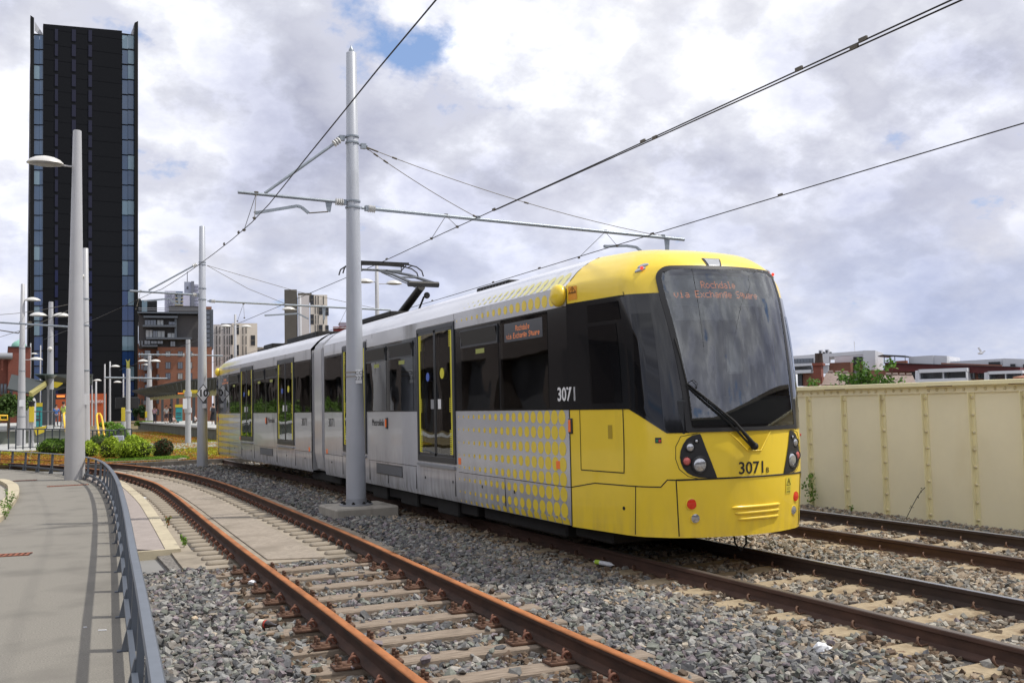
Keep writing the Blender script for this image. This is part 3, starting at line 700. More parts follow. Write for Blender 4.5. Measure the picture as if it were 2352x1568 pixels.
def unit(front=True):
    parts=[]
    def L(mb,name,m,**k):
        mb.v=[(x,y,z) for x,y,z in mb.v]; o=mb.build(name,m,tram,**k); parts.append(o); return o
    YS=10.65-YJ  # seam in local y
    Y0=-.60
    prof=[(0,.51),(1.29,.51),(1.315,.60),(1.325,.99),(1.325,3.49),(1.24,3.58),(1.17,3.66),(1.06,3.75),(.96,3.81),(.84,3.87),(.6,3.90),(0,3.92)]
    full=prof+[(-x,z) for x,z in reversed(prof[1:-1])]
    def extr(pts,y0,y1):
        mb=MB(); n=len(pts); vs=[(x,y0,z) for x,z in pts]+[(x,y1,z) for x,z in pts]
        return mb.add(vs,[(i,(i+1)%n,n+(i+1)%n,n+i) for i in range(n)]+[tuple(range(n)),tuple(range(2*n-1,n-1,-1))])
    DO=((-8.62,-6.90),(-3.90,-2.18))
    mb=MB()
    def opn(pts,y0,y1):
        n=len(pts); mb.add([(x,y0,z) for x,z in pts]+[(x,y1,z) for x,z in pts],[(i,i+1,n+i+1,n+i) for i in range(n-1)])
    for (a,b,zt) in ((YS,-8.62,1.95),(-8.62,-6.90,1.19),(-6.90,-3.90,1.95),(-3.90,-2.18,1.19),(-2.18,Y0,1.95)):
        lowp=[(1.325,zt),(1.325,.99),(1.315,.60),(1.29,.51),(0,.51),(-1.29,.51),(-1.315,.60),(-1.325,.99),(-1.325,zt)]; opn(lowp,a,b)
    topp=[(1.325,3.215),(1.325,3.49),(1.24,3.58),(1.17,3.66),(1.06,3.75),(.96,3.81),(.84,3.87),(.6,3.90),(0,3.92)]; opn(topp[:2],YS,Y0); opn([(-x,z) for x,z in topp[1::-1]],YS,Y0); topp=topp[1:]; topp=topp+[(-x,z) for x,z in reversed(topp[:-1])]; mbb=mb; mb=MB(); opn(topp,YS,Y0); L(mb,'roof_shell',m_silroof,smooth=25,fixn=False); mb=mbb
    for a in (YS,-.605): mb.box(-1.30,1.30,a,a+.005,.55,3.45) if a>-1 else None
    body=L(mb,'body_shell',m_sil,smooth=25,fixn=False)
    # saloon seen through the glass
    L(MB().box(-1.28,1.28,YS+.06,Y0-.02,.99,1.02),'saloon_floor',mat('saloon_floor_grey',(.06,.06,.065),.8)); L(MB().box(-1.26,1.26,YS+.06,Y0-.02,3.30,3.32),'saloon_ceiling',mat('saloon_ceiling_pale',(.42,.42,.42),.7))
    L(MB().box(-1.28,-.35,YS+.02,YS+.06,1.02,3.3).box(-.35,1.28,YS+.02,YS+.05,1.02,3.3),'saloon_bulkhead',mat('bulkhead_brown',(.12,.085,.07),.7))
    for yy in (-11.6,-10.9,-10.2,-9.5,-6.5,-5.8,-5.0,-4.3,-1.8,-1.1):
        for q_ in (-1,1): o=L(MB().box(min(q_*.42,q_*1.18),max(q_*.42,q_*1.18),yy-.05,yy+.05,1.40,2.18).box(min(q_*.42,q_*1.18),max(q_*.42,q_*1.18),yy+.05,yy+.45,1.38,1.48),'seat',mat('seat_moquette',(.035,.04,.055),.9,var=.4,vscale=30),bevel=.04)
    for yy in (-9.0,-8.55,-6.95,-6.0,-4.0,-2.1):
        for q_ in (-1,1): L(MB().cyl((q_*.85,yy,1.02),(q_*.85,yy,3.3),.018,n=8),'grab_pole',mat('grab_pole_yellow',(.75,.60,.05),.4))
    # lower skirt line and vertical panel joints (thin dark gaps)
    mb=MB()
    for s in (-1,1):
        for a,b in ((YS+.01,-8.70),(-6.80,-4.0),(-2.15,Y0)):
            mb.box(min(s*1.322,s*1.3275),max(s*1.322,s*1.3275),a,b,.985,.993)
        for yy in (-8.55,-6.75,-5.2,-4.05,-2.1,-10.4):
            mb.box(min(s*1.30,s*1.3265),max(s*1.30,s*1.3265),yy-.004,yy+.004,.60,.985)
        for yy in (-8.6,-4.3): mb.box(min(s*1.322,s*1.3275),max(s*1.322,s*1.3275),yy-.003,yy+.003,3.40,3.485)
    L(mb,'panel_joint',m_rub)
    for s in (-1,1):
        S=lambda a: s*a
        def bx(x0,x1,y0,y1,z0,z1,mb=None):
            mb=mb or MB(); return mb.box(min(s*x0,s*x1),max(s*x0,s*x1),y0,y1,z0,z1)
        wf=MB(); bx(1.315,1.3285,YS+.004,-.62,3.19,3.24,mb=wf)
        for (a,b) in ((YS+.004,-8.63),(-6.89,-3.91),(-2.17,-.62)): bx(1.315,1.3285,a,b,1.942,1.968,mb=wf)
        for (a,b) in ((YS+.004,-11.80),(-10.36,-10.28),(-8.90,-8.60),(-6.92,-6.68),(-5.40,-5.18),(-3.93,-3.88),(-2.20,-2.12),(-.72,-.62)): bx(1.315,1.3285,a,b,1.968,3.19,mb=wf)
        L(wf,'window_band',m_blk)
        for (a,b,hop,hz) in ((-11.80,-10.36,0,3.22),(-10.28,-8.90,1,3.20),(-6.68,-5.40,1,3.19),(-5.18,-3.93,1,3.19),(-2.12,-.72,0,3.19)):
            if hop:
                w=L(bx(1.325,1.3325,a,b,1.965,2.915),'window',m_sideglass); 
                fr=MB(); 
                for q in ((a,b,2.915,2.945),(a,b,3.165,3.19),(a,a+.03,2.945,3.165),(b-.03,b,2.945,3.165)): bx(1.325,1.345,*q,mb=fr)
                o=fr.build('window_frame',m_dkf,w)
                h=MB(); h.add([(s*1.333,a+.03,2.945),(s*1.333,b-.03,2.945),(s*1.37,b-.03,3.165),(s*1.37,a+.03,3.165)],[(0,1,2,3)] if s>0 else [(3,2,1,0)]); h.build('hopper_vent',m_blkm,w,fixn=False)
                MB().box(min(s*1.3335,s*1.3345),max(s*1.3335,s*1.3345),(a+b)/2-.2,(a+b)/2+.12,2.80,2.87).build('sticker',mat('yellow_green_sticker',(.33,.36,.08),.5),w)
            else:
                w=L(bx(1.325,1.3325,a,b,1.965,hz),'window',m_sideglass)
                if a<-11:
                    o=MB().box(min(s*1.333,s*1.3350),max(s*1.333,s*1.3350),-11.67,-10.50,2.90,3.16).build('destination_display',mat('display_glass',(.085,.09,.10),.2),w)
                    led_text(o,['Rochdale','via Exchange Square'],lambda u,z: (s*1.3362,-11.085+u*s,3.03+z),1.02,.075,s)
        # doors
        for (a,b) in ((-8.62,-6.90),(-3.90,-2.18)):
            z0,z1=1.10,3.36; d=MB()
            for q in ((a,b,z1-.07,z1),(a,b,z0,z0+.10),(a,a+.065,z0+.1,z1-.07),(b-.065,b,z0+.1,z1-.07)): bx(1.32,1.348,*q,mb=d)
            door=L(d,'door',m_dkf,bevel=.004)
            mid=(a+b)/2
            for (p,q) in ((a+.065,mid-.008),(mid+.008,b-.065)):
                bx(1.322,1.338,p,q,z0+.1,z1-.07).build('door_leaf',m_doorglass,door)
                fr=MB()
                for e in ((p,p+.035,z0+.1,z1-.07),(q-.035,q,z0+.1,z1-.07),(p,q,z1-.11,z1-.07),(p,q,z0+.1,z0+.14)): bx(1.336,1.343,*e,mb=fr)
                fr.build('leaf_frame',m_dkf,door)
            st=MB()
            for e,sg in ((a+.10,1),(b-.10,-1)):
                bx(1.3375,1.3395,min(e,e+sg*.055),max(e,e+sg*.055),z0+.15,z1-.12,mb=st)
                zz=z0+.15
                while zz<z1-.13:
                    ln_=.13 if (zz<z0+.55 or zz>z1-.4 or abs(zz-2.02)<.12) else .075
                    bx(1.3375,1.3392,min(e,e+sg*ln_),max(e,e+sg*ln_),zz,zz+.016,mb=st); zz+=.034
            st.build('hazard_edge',m_dyel,door)
            for (yy,zz,c,r) in ((mid-s*.33,2.52,'blue_sticker',.075),(mid+s*.33,2.56,'yellow_sticker',.09)):
                MB().cyl((s*1.338,yy,zz),(s*1.3425,yy,zz),r,n=18).build('round_sticker',mat(c,(.06,.13,.5) if c[0]=='b' else (.7,.65,.03),.5),door)
            MB().box(min(s*1.338,s*1.341),max(s*1.338,s*1.341),mid-.26,mid-.13,1.98,2.14).build('notice',m_wht,door)
            MB().box(min(s*1.338,s*1.341),max(s*1.338,s*1.341),mid+.06,mid+.2,1.98,2.14).build('notice',m_gry,door)
            bx(1.30,1.37,a+.02,b-.02,1.02,1.062).build('door_sill',m_gry,door)
            bx(1.30,1.345,a-.02,b+.02,3.372,3.40).build('rain_gutter',m_sil,door)
        L(bx(1.32,1.330,-6.02,-4.50,.75,.95),'grille',m_dkf)
        gm=MB(); yy=-6.0
        while yy<-4.52: bx(1.329,1.333,yy,yy+.012,.765,.935,mb=gm); yy+=.03
        gm.build('grille_bar',m_gry,parts[-1])
        o=L(bx(1.32,1.345,-5.235,-5.125,1.62,1.83),'side_lamp',m_dkf,bevel=.008); MB().box(min(s*1.34,s*1.365),max(s*1.34,s*1.365),-5.205,-5.155,1.65,1.80).build('lens',m_org,o,bevel=.008); o=L(MB().box(min(s*1.30,s*1.34),max(s*1.30,s*1.34),-12.39,-12.31,1.65,1.84),'side_lamp',m_dkf,bevel=.008); MB().box(min(s*1.335,s*1.352),max(s*1.335,s*1.352),-12.375,-12.325,1.67,1.82).build('lens',m_org,o,bevel=.006)
        for yy,zz in ((-8.75,1.16),(-12.0,1.25),(-.8,1.05)): L(bx(1.324,1.3295,yy-.05,yy+.05,zz-.05,zz+.05),'reflector',m_org)
        for yy in (-8.45,-9.6,-10.7,-7.2,-3.0,-1.2): L(bx(1.31,1.33,yy-.012,yy+.012,.80,.84),'latch',m_blkm)
        # warning label by the joint
        for txt,yy,zz,sz,mm in (('3071',-1.22,1.70,.27,m_blkm),('Metrolink',-4.62,1.73,.19,m_blkm)):
            t=text_mb(txt,sz,.002); mapv(t,lambda x,y,z:(s*(1.3290+z),yy+x*(-1 if s<0 else 1)*1.0,zz+y)); L(t,'lettering',mm,fixn=False)
        # halftone dots fading away from the cab
        dm=MB(); rows=[1.85,1.655,1.455,1.26,1.07,.885,.69,.545]
        def dot(y,z,r,x=1.3268):
            n=14; q=[]
            for k in range(n):
                t=2*math.pi*k/n; zz=max(z+r*math.sin(t),.515); xx=x
                if zz<.99: xx=1.325-(.99-zz)*.0257+.0022 if zz>.6 else 1.315-(.60-zz)*.28+.0022
                q.append((s*xx,y+r*math.cos(t),zz))
            dm.add(q,[tuple(range(n)) if s>0 else tuple(range(n-1,-1,-1))])
        for c in range(18):
            y=-12.13+c*.20; r=.097*(1-c/19.5)**.9
            for i,z in enumerate(rows):
                if c==0: r=.094
                dot(y-.0,z,r)
            dot(y,3.345+.012*min(c,3)/3,min(.082,r*1.0))
        L(dm,'dot_pattern',mat('dot_yellow',(.88,.66,.05),.4,coat=.2),fixn=False); dm=MB()
        for c in range(18):   # two rows on the sloping roof edge
            y=-12.13+c*.20; r=.09*(1-c/18)**.9
            for (h) in (.32,.75):
                cx=1.325-.155*h*1.0; cz=3.49+.17*h
                n=12; q=[]
                for k in range(n):
                    t=2*math.pi*k/n; e=r*math.sin(t)*1.0
                    px=cx-e*.674; pz=cz+e*.739; q.append((s*(px+.0025),y+r*math.cos(t),pz+.0025))
                dm.add(q,[tuple(range(n)) if s>0 else tuple(range(n-1,-1,-1))])
        L(dm,'dot_pattern',mat('roof_dot_sheen',(.82,.76,.30),.45,coat=.2),fixn=False)  # paler than the side dots, roof sheen painted into their yellow
        # mirror camera pod
        L(MB().ball((s*1.37,-12.19,3.38),.15,14,10,(.62,1,.95)),'mirror_pod',m_yel,smooth=60)
    # roof equipment
    def rb(name,x0,x1,y0,y1,z0,z1):
        o=L(MB().box(x0,x1,y0,y1,z0,z1),name,m_under,bevel=.02); q=MB(); yy=y0+.06
        while yy<y1-.05: q.box(x0-.012,x0,yy,yy+.03,z0+.05,z1-.03); q.box(x1,x1+.012,yy,yy+.03,z0+.05,z1-.03); yy+=.12
        q.build('cooling_fin',m_dkf,o)
    rb('roof_box',-.66,.66,-9.25,-8.0,3.86,3.985); rb('roof_box',-.62,.62,-6.95,-5.65,3.86,3.93); rb('roof_box',-.6,.6,-11.4,-10.5,3.86,3.945)
    if not front: 
        rb('roof_box',-.7,.7,-5.3,-2.2,3.86,4.06); rb('roof_box',-.75,.75,-8.0,-6.9,3.86,4.05); 
    # ---- cab nose (surface P(s,z)), windscreen opening left out of the shell
    def Pn(s_,z_,off=0.):
        p=P(s_,z_); 
        if off: n=N(s_,z_); return (p[0]-XC+n[0]*off,p[1]-YJ+n[1]*off,z_+n[2]*off)
        return (p[0]-XC,p[1]-YJ,z_)
    def hw(z):   # half width of the windscreen in s
        return float(np.interp(z,[1.68,2.1,2.57,3.0,3.28,3.45,3.58],[.85,.85,.885,.93,.965,.985,.985]))
    ss=sorted(set([round(-2.5+.1*i,3) for i in range(51)]+[-.85,.85,-.25,.25]))
    zs=[.51,.56,.7,.9,1.1,1.14,1.3,1.5,1.66,1.70,1.95,2.2,2.5,2.8,3.0,3.2,3.265,3.36,3.42,3.46,3.49,3.52,3.55,3.575,3.60,3.63,3.66,3.69,3.72,3.75,3.78,3.81,3.84,3.87,3.885,3.9,3.92]
    mb=MB(); nS=len(ss); vs=[Pn(a,z) for z in zs for a in ss]; fs=[]
    for j in range(len(zs)-1):
        for i in range(nS-1):
            if zs[j]>=1.69 and zs[j+1]<=3.56 and abs(ss[i])<=.851 and abs(ss[i+1])<=.851: continue
            fs.append((j*nS+i,j*nS+i+1,(j+1)*nS+i+1,(j+1)*nS+i))
    fs.append(tuple((len(zs)-1)*nS+i for i in range(nS))); fs.append(tuple(range(nS-1,-1,-1)))
    nose=L(mb.add(vs,fs),'cab_shell',m_yel,smooth=23,fixn=False)
    def patch(rows,off,name,m,par=None,ns=24,smooth=40):
        """rows: list of (z, s_left, s_right)"""
        mb=MB(); vs=[]
        for z,a,b in rows:
            for k in range(ns+1): vs.append(Pn(a+(b-a)*k/ns,z,off))
        fs=[(j*(ns+1)+i,j*(ns+1)+i+1,(j+1)*(ns+1)+i+1,(j+1)*(ns+1)+i) for j in range(len(rows)-1) for i in range(ns)]
        mb.add(vs,fs)
        if par is None: return L(mb,name,m,smooth=smooth,fixn=False)
        return mb.build(name,m,par,smooth=smooth,fixn=False)
    def dense(z0,z1,f,n=20): return [(z0+(z1-z0)*k/n,)+tuple(f(z0+(z1-z0)*k/n)) for k in range(n+1)]
    for sg in (-1,1):
        def lo(z,sg=sg):   # outer bound of the black mask along the side, diagonal under 1.945
            out=2.5 if z>=1.942 else 1.10+(1.62-1.10)*(z-1.668)/(1.942-1.668)
            inn=hw(max(z,1.68))-.02
            return (-out,-inn) if sg<0 else (inn,out)
        patch(dense(1.668,1.9419,lo,8)+dense(1.942,3.262,lo,26),.006,'black_mask',m_blk,ns=44)
        # cab side window, cab door window
        f=lambda a,b:(lambda z:(-b,-a) if sg<0 else (a,b))
        w=patch(dense(2.02,2.94,f(1.70,2.14),10),.012,'cab_window',m_cabglass,ns=8)
        patch(dense(2.99,3.20,f(1.62,2.13),4),.012,'cab_window',m_cabglass,ns=8)
        def qw(z,sg=sg):
            a=1.14;b=float(np.interp(z,[1.70,1.95,3.03],[1.14,1.53,1.45])); return (-b,-a) if sg<0 else (a,b)
        patch(dense(1.71,3.03,qw,22),.012,'quarter_window',m_cabglass,ns=10)
        # door outline gaps
        def strip(z0,z1,a,b,name='gap_line',m=m_rub,off=.004,n=6,par=nose): return patch(dense(z0,z1,f(a,b),n),off,name,m,par,ns=14)
        strip(1.215,1.94,1.696,1.708); strip(1.208,1.220,1.70,2.33,n=1); strip(1.215,1.94,2.326,2.334)
        strip(3.245,3.262,1.52,2.21,n=1,off=.010); strip(3.262,3.30,1.515,1.525,n=1,off=.01)
        strip(.51,3.9,2.485,2.5,n=30)
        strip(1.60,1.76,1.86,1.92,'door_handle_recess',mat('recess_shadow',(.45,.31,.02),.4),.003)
        o=strip(1.56,1.62,1.18,1.27,'button_plate',m_dkf,.004)
        for q,cc in ((-1.20,m_red),(-1.24,mat('green_button',(.02,.25,.1),.3))):
            c=Pn(sg*abs(q),1.585,.006); nn=Vector(N(sg*abs(q),1.585)); MB().cyl(c,Vector(c)+nn*.012,.014,n=10).build('button',cc,nose)
        # skirt gap line along the cab side, stepping up to the bumper
        def pl(pts,wd=.007,off=.005,name='gap_line',m=m_rub,par=nose):
            q=[]
            for (a0,z0),(a1,z1) in zip(pts,pts[1:]):
                n=max(2,int(math.hypot((a1-a0),(z1-z0))/.06))
                for k in range(n): q.append((a0+(a1-a0)*k/n,z0+(z1-z0)*k/n))
            q.append(pts[-1]); MB().tube([Pn(a,z,off-.006) for a,z in q],wd,6).build(name,m,par)
        k=sg
        pl([(k*2.5,.99),(k*2.125,1.068),(k*1.545,1.072),(k*1.20,1.072),(k*1.11,1.152),(k*1.0,1.150)])
        pl([(k*1.0,1.150),(k*.975,.53)]); pl([(k*1.545,1.07),(k*1.535,.53)],.006)
        pl([(k*1.0,1.150),(k*.6,1.157),(0,1.160)],.010)
        pl([(k*.735,1.66),(k*.93,1.63),(k*.995,1.52),(k*1.0,1.38),(k*.96,1.27),(k*.86,1.19),(k*.74,1.160)],.004)
        c=Vector(Pn(k*1.70,.81,.0)); nn=Vector(N(k*1.70,.81)); MB().cyl(c,c+nn*.004,.022,n=12).build('keyhole',m_rub,nose)
        # headlamp cluster: black D-shaped plate
        hl=[(1.655,.71,.715),(1.64,.70,.80),(1.60,.685,.865),(1.54,.665,.91),(1.47,.64,.94),(1.40,.612,.95),(1.34,.588,.94),(1.28,.565,.915),(1.23,.545,.87),(1.195,.532,.81),(1.175,.525,.74),(1.165,.522,.60)]
        rows=[(z,)+((-b,-a) if sg<0 else (a,b)) for z,a,b in reversed(hl)]
        hc=patch(rows,.007,'headlamp_panel',m_blkm,ns=16)
        for (a,z,r,mm,nm) in ((.83,1.51,.046,m_lens,'lamp'),(.872,1.358,.046,mat('pink_lens',(.62,.16,.14),.15,metal=.3),'tail_lamp'),(.723,1.314,.078,m_lens,'headlight'),(.757,1.576,.020,m_lens,'lamp')):
            c=Vector(Pn(k*a,z,.004)); nn=Vector(N(k*a,z)); nn=(nn+Vector((0,-.6,0))).normalized()
            Mx=Matrix.Translation(c)@nn.to_track_quat('Z','Y').to_matrix().to_4x4()
            o=MB().lathe([(r*1.28,-.01),(r*1.28,.012),(r*1.12,.016),(r*1.05,.004),(r*1.05,-.01)],22,Mx).build('lamp_bezel',m_blkm,hc,smooth=40)
            o=MB().lathe([(r*1.05,-.005),(r*1.0,.008),(r*.7,.016),(r*.3,.020),(.0005,.021)],20,Mx).build(nm,mm,hc,smooth=60)
        for (a,z,r,mm) in ((.825,.883,.060,m_red),(.785,.724,.052,m_lens)):
            c=Vector(Pn(k*a,z,.002)); nn=Vector(N(k*a,z)); nn=(nn+Vector((0,-.6,0))).normalized(); Mx=Matrix.Translation(c)@nn.to_track_quat('Z','Y').to_matrix().to_4x4()
            o=MB().lathe([(r*1.12,-.03),(r*1.12,.004),(r*1.0,.006),(r*.98,-.004)],20,Mx).build('bumper_lamp',m_yel,nose,smooth=40)
            MB().lathe([(r*.96,-.02),(r*.94,.004),(r*.5,.010),(.0005,.012)],20,Mx).build('lens',mm,o,smooth=60); parts.append(o); o.parent=tram
        # side marker lights high on the corner
        for (a,z,mm) in ((1.245,3.60,m_lens),(1.27,3.55,m_lens)):
            c=Vector(Pn(k*a,z,.0)); nn=Vector(N(k*a,z)); q=MB().ball((0,0,0),.045,14,8,(.6,1.6,.6)); Mx=Matrix.Translation(c)@nn.to_track_quat('Z','Y').to_matrix().to_4x4()@Matrix.Rotation(R(-90-25*k),4,'Z')
            mapv(q,xf(Mx)); o=L(q,'marker_light',mm,smooth=60)
        c=Vector(Pn(k*1.24,3.555,.028)); MB().ball(c,.02,8,6).build('red_bulb',mat('red_glow',(1,.05,.03),.3,emit=1.2),parts[-1])
        # warning plate by the seam
        if sg<0 or True:
            w=patch(dense(3.30,3.47,f(2.30,2.455),4),.005,'warning_label',m_stik,ns=4)
            q=MB(); 
            for (a0,z0),(a1,z1) in (((2.45,3.385),(2.305,3.385)),): q.tube([Pn(k*a0,z0,.007),Pn(k*a1,z1,.007)],.003,4)
            t=[(2.315,3.395),(2.44,3.395),(2.378,3.465)]; q.tube([Pn(k*a,z,.007) for a,z in t+t[:1]],.0035,4)
            q.tube([Pn(k*a,z,.007) for a,z in ((2.36,3.445),(2.39,3.425),(2.37,3.422),(2.385,3.402))],.003,4); q.build('warning_mark',m_rub,w)
    # bumper slots
    for (z,a,b) in ((.826,-.33,.455),(.762,-.288,.445),(.696,-.245,.43)):
        n=20; o=L(MB().tube([Pn(a+(b-a)*i/n,z,.004) for i in range(n+1)],[.006]+[.019]*(n-1)+[.006],10),'bumper_rib',m_yel,smooth=70)
    # V shaped wiper recess
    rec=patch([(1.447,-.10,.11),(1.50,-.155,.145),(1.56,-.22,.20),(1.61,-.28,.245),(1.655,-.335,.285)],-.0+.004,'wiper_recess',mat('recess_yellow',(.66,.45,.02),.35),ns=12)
    ed=MB(); ed.tube([Pn(a,z,.003) for a,z in ((-.345,1.66),(-.22,1.555),(-.10,1.45),(.11,1.447),(.2,1.555),(.295,1.66))],.009,8); ed.build('recess_edge',m_yel,rec,smooth=70)
    # windscreen: glass, black border, display
    rc=.12
    def wsrow(z,inset=0.):
        h=hw(z)-inset; top=3.575-inset*.8; bot=1.672+inset*.8
        d=top-z
        if d<rc: h-= (rc-math.sqrt(max(0,rc*rc-(rc-d)**2)))*1.25
        d=z-bot
        if d<.03: h-=(.03-math.sqrt(max(0,.0009-(.03-d)**2)))
        return (-h,h)
    zr=[1.672,1.68,1.70,1.8,1.9,2.0,2.1,2.2,2.3,2.4,2.5,2.6,2.7,2.8,2.9,3.0,3.1,3.2,3.28,3.38,3.44,3.48,3.51,3.535,3.555,3.567,3.575]
    gl=patch([(z,)+wsrow(z) for z in zr],.018,'windscreen',m_screen,ns=30,smooth=60)
    # border ring
    def ring(rows_out,rows_in,off,name,m,par):
        mb=MB(); 
        def loop(rows,inset): 
            Lp=[(a,z) for z,a,b in rows]; Rp=[(b,z) for z,a,b in rows]
            top=[(rows[-1][1]+(rows[-1][2]-rows[-1][1])*k/10,rows[-1][0]) for k in range(1,10)]
            bot=[(rows[0][2]+(rows[0][1]-rows[0][2])*k/10,rows[0][0]) for k in range(1,10)]
            return Lp+top+Rp[::-1]+bot
        A=loop(rows_out,0);B=loop(rows_in,0); n=len(A)
        vs=[Pn(a,z,off) for a,z in A]+[Pn(a,z,off) for a,z in B]
        mb.add(vs,[((i+1)%n,i,n+i,n+(i+1)%n) for i in range(n)]); return mb.build(name,m,par,fixn=False,smooth=50)
    zin=[1.672+.075+(z-1.672)*(3.575-1.672-.115)/(3.575-1.672) for z in zr]
    ring([(z,)+wsrow(z) for z in zr],[(z,)+tuple(np.clip(np.array(wsrow(z,.0))*.925,-.845,.845)) for z in zin],.0145,'screen_border',m_blk,gl)
    patch([(z,)+tuple(np.array(wsrow(z))*.93) for z in (2.93,2.97,3.06,3.10)],.0140,'screen_border',m_blk,gl,ns=20)
    ring([(z,)+tuple(np.array(wsrow(z))*1.02) for z in zr],[(z+(.045 if z<1.71 else -.04 if z>3.53 else 0),)+tuple(np.array(wsrow(z))*.945) for z in zr],.0205,'screen_seal',m_blkm,gl)
    dp=patch([(z,-.85,.80) for z in (3.11,3.25,3.40,3.47)],-.015,'destination_display',mat('display_board',(.10,.11,.11),.35),ns=16)
    if front:
        led_text(dp,['Rochdale','via Exchange Square'],lambda u,z: Pn((u-.16)/.9,3.305+z,-.008),1.12,.085,-1)
    # cab inside: bulkhead, dash, seat
    cb=L(MB().box(-1.1,1.1,-12.35,-12.30,.6,3.5),'cab_bulkhead',mat('cab_rear_pale',(.42,.43,.44),.8))
    ds=MB().box(-.84,.84,-13.99,-13.40,1.62,2.06); L(ds,'dashboard',mat('dash_grey',(.03,.033,.037),.6),bevel=.04)
    for q_ in (-1,1): L(MB().box(q_*1.06-.01,q_*1.06+.01,-13.35,-12.35,1.6,3.3),'cab_lining',mat('cab_inside',(.16,.165,.17),.8))
    st=MB().box(-.05,.45,-13.0,-12.85,1.9,2.75); st.box(-.05,.45,-13.0,-12.55,1.78,1.92); L(st,'driver_seat',mat('seat_dark',(.03,.03,.035),.8),bevel=.05)
    L(MB().box(-.8,.8,-13.3,-12.3,3.50,3.52),'cab_ceiling',mat('cab_pale',(.35,.36,.36),.8))
    if front:
        bl=patch([(z,-.86,.82) for z in (2.93,3.10)],-.02,'sun_blind',mat('blind_grey',(.10,.10,.105),.7),ns=10)
        L(MB().box(.50,.74,-13.15,-13.1,2.35,2.85),'cab_seat_cover',mat('pale_cover',(.45,.46,.46),.8),bevel=.03)
    # top lamp
    tl=[(3.542,-.30,-.10),(3.60,-.312,-.058),(3.66,-.325,-.015),(3.69,-.332,.01)]
    patch(tl,.006,'roof_lamp',m_rub,ns=8); patch([(z+(.012 if i==0 else -.012 if i==3 else 0),a+.03,b-.03) for i,(z,a,b) in enumerate(tl)],.012,'roof_lamp_lens',m_lens,parts[-1],ns=8)
    # numbers
    if True:
        t=text_mb('3071',.19,.002,bold=.002); mapv(t,lambda x,y,z: Pn((x*1.0-.03)/.9,1.255+y,.004+z)); L(t,'lettering',m_blkm,fixn=False)
        t=text_mb('B' if front else 'A',.085,.002); mapv(t,lambda x,y,z: Pn((x+.19)/.9,1.222+y,.004+z)); L(t,'lettering',m_blkm,fixn=False)
        for sg in (-1,1):
            t=text_mb('3071',.24,.002,bold=.004); mapv(t,lambda x,y,z:(sg*(1.3310+z),-12.27+x*sg,2.13+y)); 
            t.v=[((Pn(sg*(2.5+(yy-YS)*0 - (YS-yy)/1.3 if yy<YS else 2.5),zz,.009)) if yy<YS else (xx,yy,zz)) for xx,yy,zz in t.v]
            L(t,'lettering',m_wht,fixn=False)
        w=patch([(z,.575,.70) for z in (.93,1.0,1.12)],.004,'warning_label',mat('yellow_label',(.75,.62,.06),.5),ns=4)
        q=MB(); tt=[(.59,1.03),(.68,1.03),(.637,1.105)]; q.tube([Pn(a,z,.006) for a,z in tt+tt[:1]],.003,4); q.tube([Pn(.637,1.045,.006),Pn(.637,1.08,.006)],.003,4)
        for z in (1.0,.985,.96,.95): q.tube([Pn(.595,z,.006),Pn(.675,z,.006)],.0015,4)
        q.build('warning_mark',m_rub,w)
    # wiper (front only visible)
    wp=MB(); wp.tube([Pn(-.02,1.50,.05),Pn(-.10,1.56,.07),Pn(-.30,1.78,.065),Pn(-.60,2.03,.055),Pn(-.815,2.215,.045)],[.030,.026,.014,.010,.010],8)
    wp.tube([Pn(-.05,1.49,.04),Pn(-.14,1.55,.055),Pn(-.36,1.77,.05),Pn(-.64,2.01,.045),Pn(-.825,2.195,.04)],[.018,.014,.009,.008,.008],8)
    wp.tube([Pn(-.88,2.72,.03),Pn(-.845,2.5,.035),Pn(-.81,2.21,.04),Pn(-.80,1.95,.035),Pn(-.795,1.80,.03)],.010,6)
    wp.ball(Pn(-.03,1.50,.045),.045,10,8)
    L(wp,'wiper',m_rub,smooth=60)
    hb=MB().tube([Pn(-.79,2.22,.04),Pn(-.74,2.25,.06),Pn(-.70,2.21,.06),Pn(-.71,2.15,.04)],.005,5); hb.build('wiper_hose',m_rub,parts[-1])
    # hanging coupler hoses
    L(MB().tube([(.0+.05,-13.7,.55),(.06,-13.72,.36),(.14,-13.72,.27),(.22,-13.72,.34),(.24,-13.7,.55)],.012,6),'hose',m_rub,smooth=60)
    # bogies
    for yc in ((-10.55),):
        fr=L(MB().box(-1.0,1.0,yc-1.35,yc+1.35,.36,.60).box(-1.15,-.95,yc-1.3,yc+1.3,.30,.52).box(.95,1.15,yc-1.3,yc+1.3,.30,.52),'bogie',m_under,bevel=.03)
        for yw in (-.95,.95):
            for sx_ in (-1,1):
                w=MB(); Mx=Matrix.Translation((sx_*.7525,yc+yw,.17+.33))@Matrix.Rotation(R(90),4,'Y')
                w.lathe([(.05,-.07),(.30,-.07),(.36,-.065),(.36,-.04) ,(.33,-.035),(.32,.065),(.28,.07),(.22,.03),(.10,.03),(.09,.10),(.02,.10)] if sx_>0 else [(.02,-.10),(.09,-.10),(.10,-.03),(.22,-.03),(.28,-.07),(.32,-.065),(.33,.035),(.36,.04),(.36,.065),(.30,.07),(.05,.07)],30,Mx)
                w.build('wheel',m_wheel,fr,smooth=35)
    u=MB().box(-1.15,1.15,-9.0,-1.9,.30,.52).box(-1.1,1.1,-12.9,-12.0,.34,.52); L(u,'underframe',m_under,bevel=.02)
    for yy in (-7.9,-6.0,-4.3): L(MB().box(-1.2,-.6,yy-.45,yy+.45,.24,.5),'equipment_box',m_under,bevel=.02)
    return parts
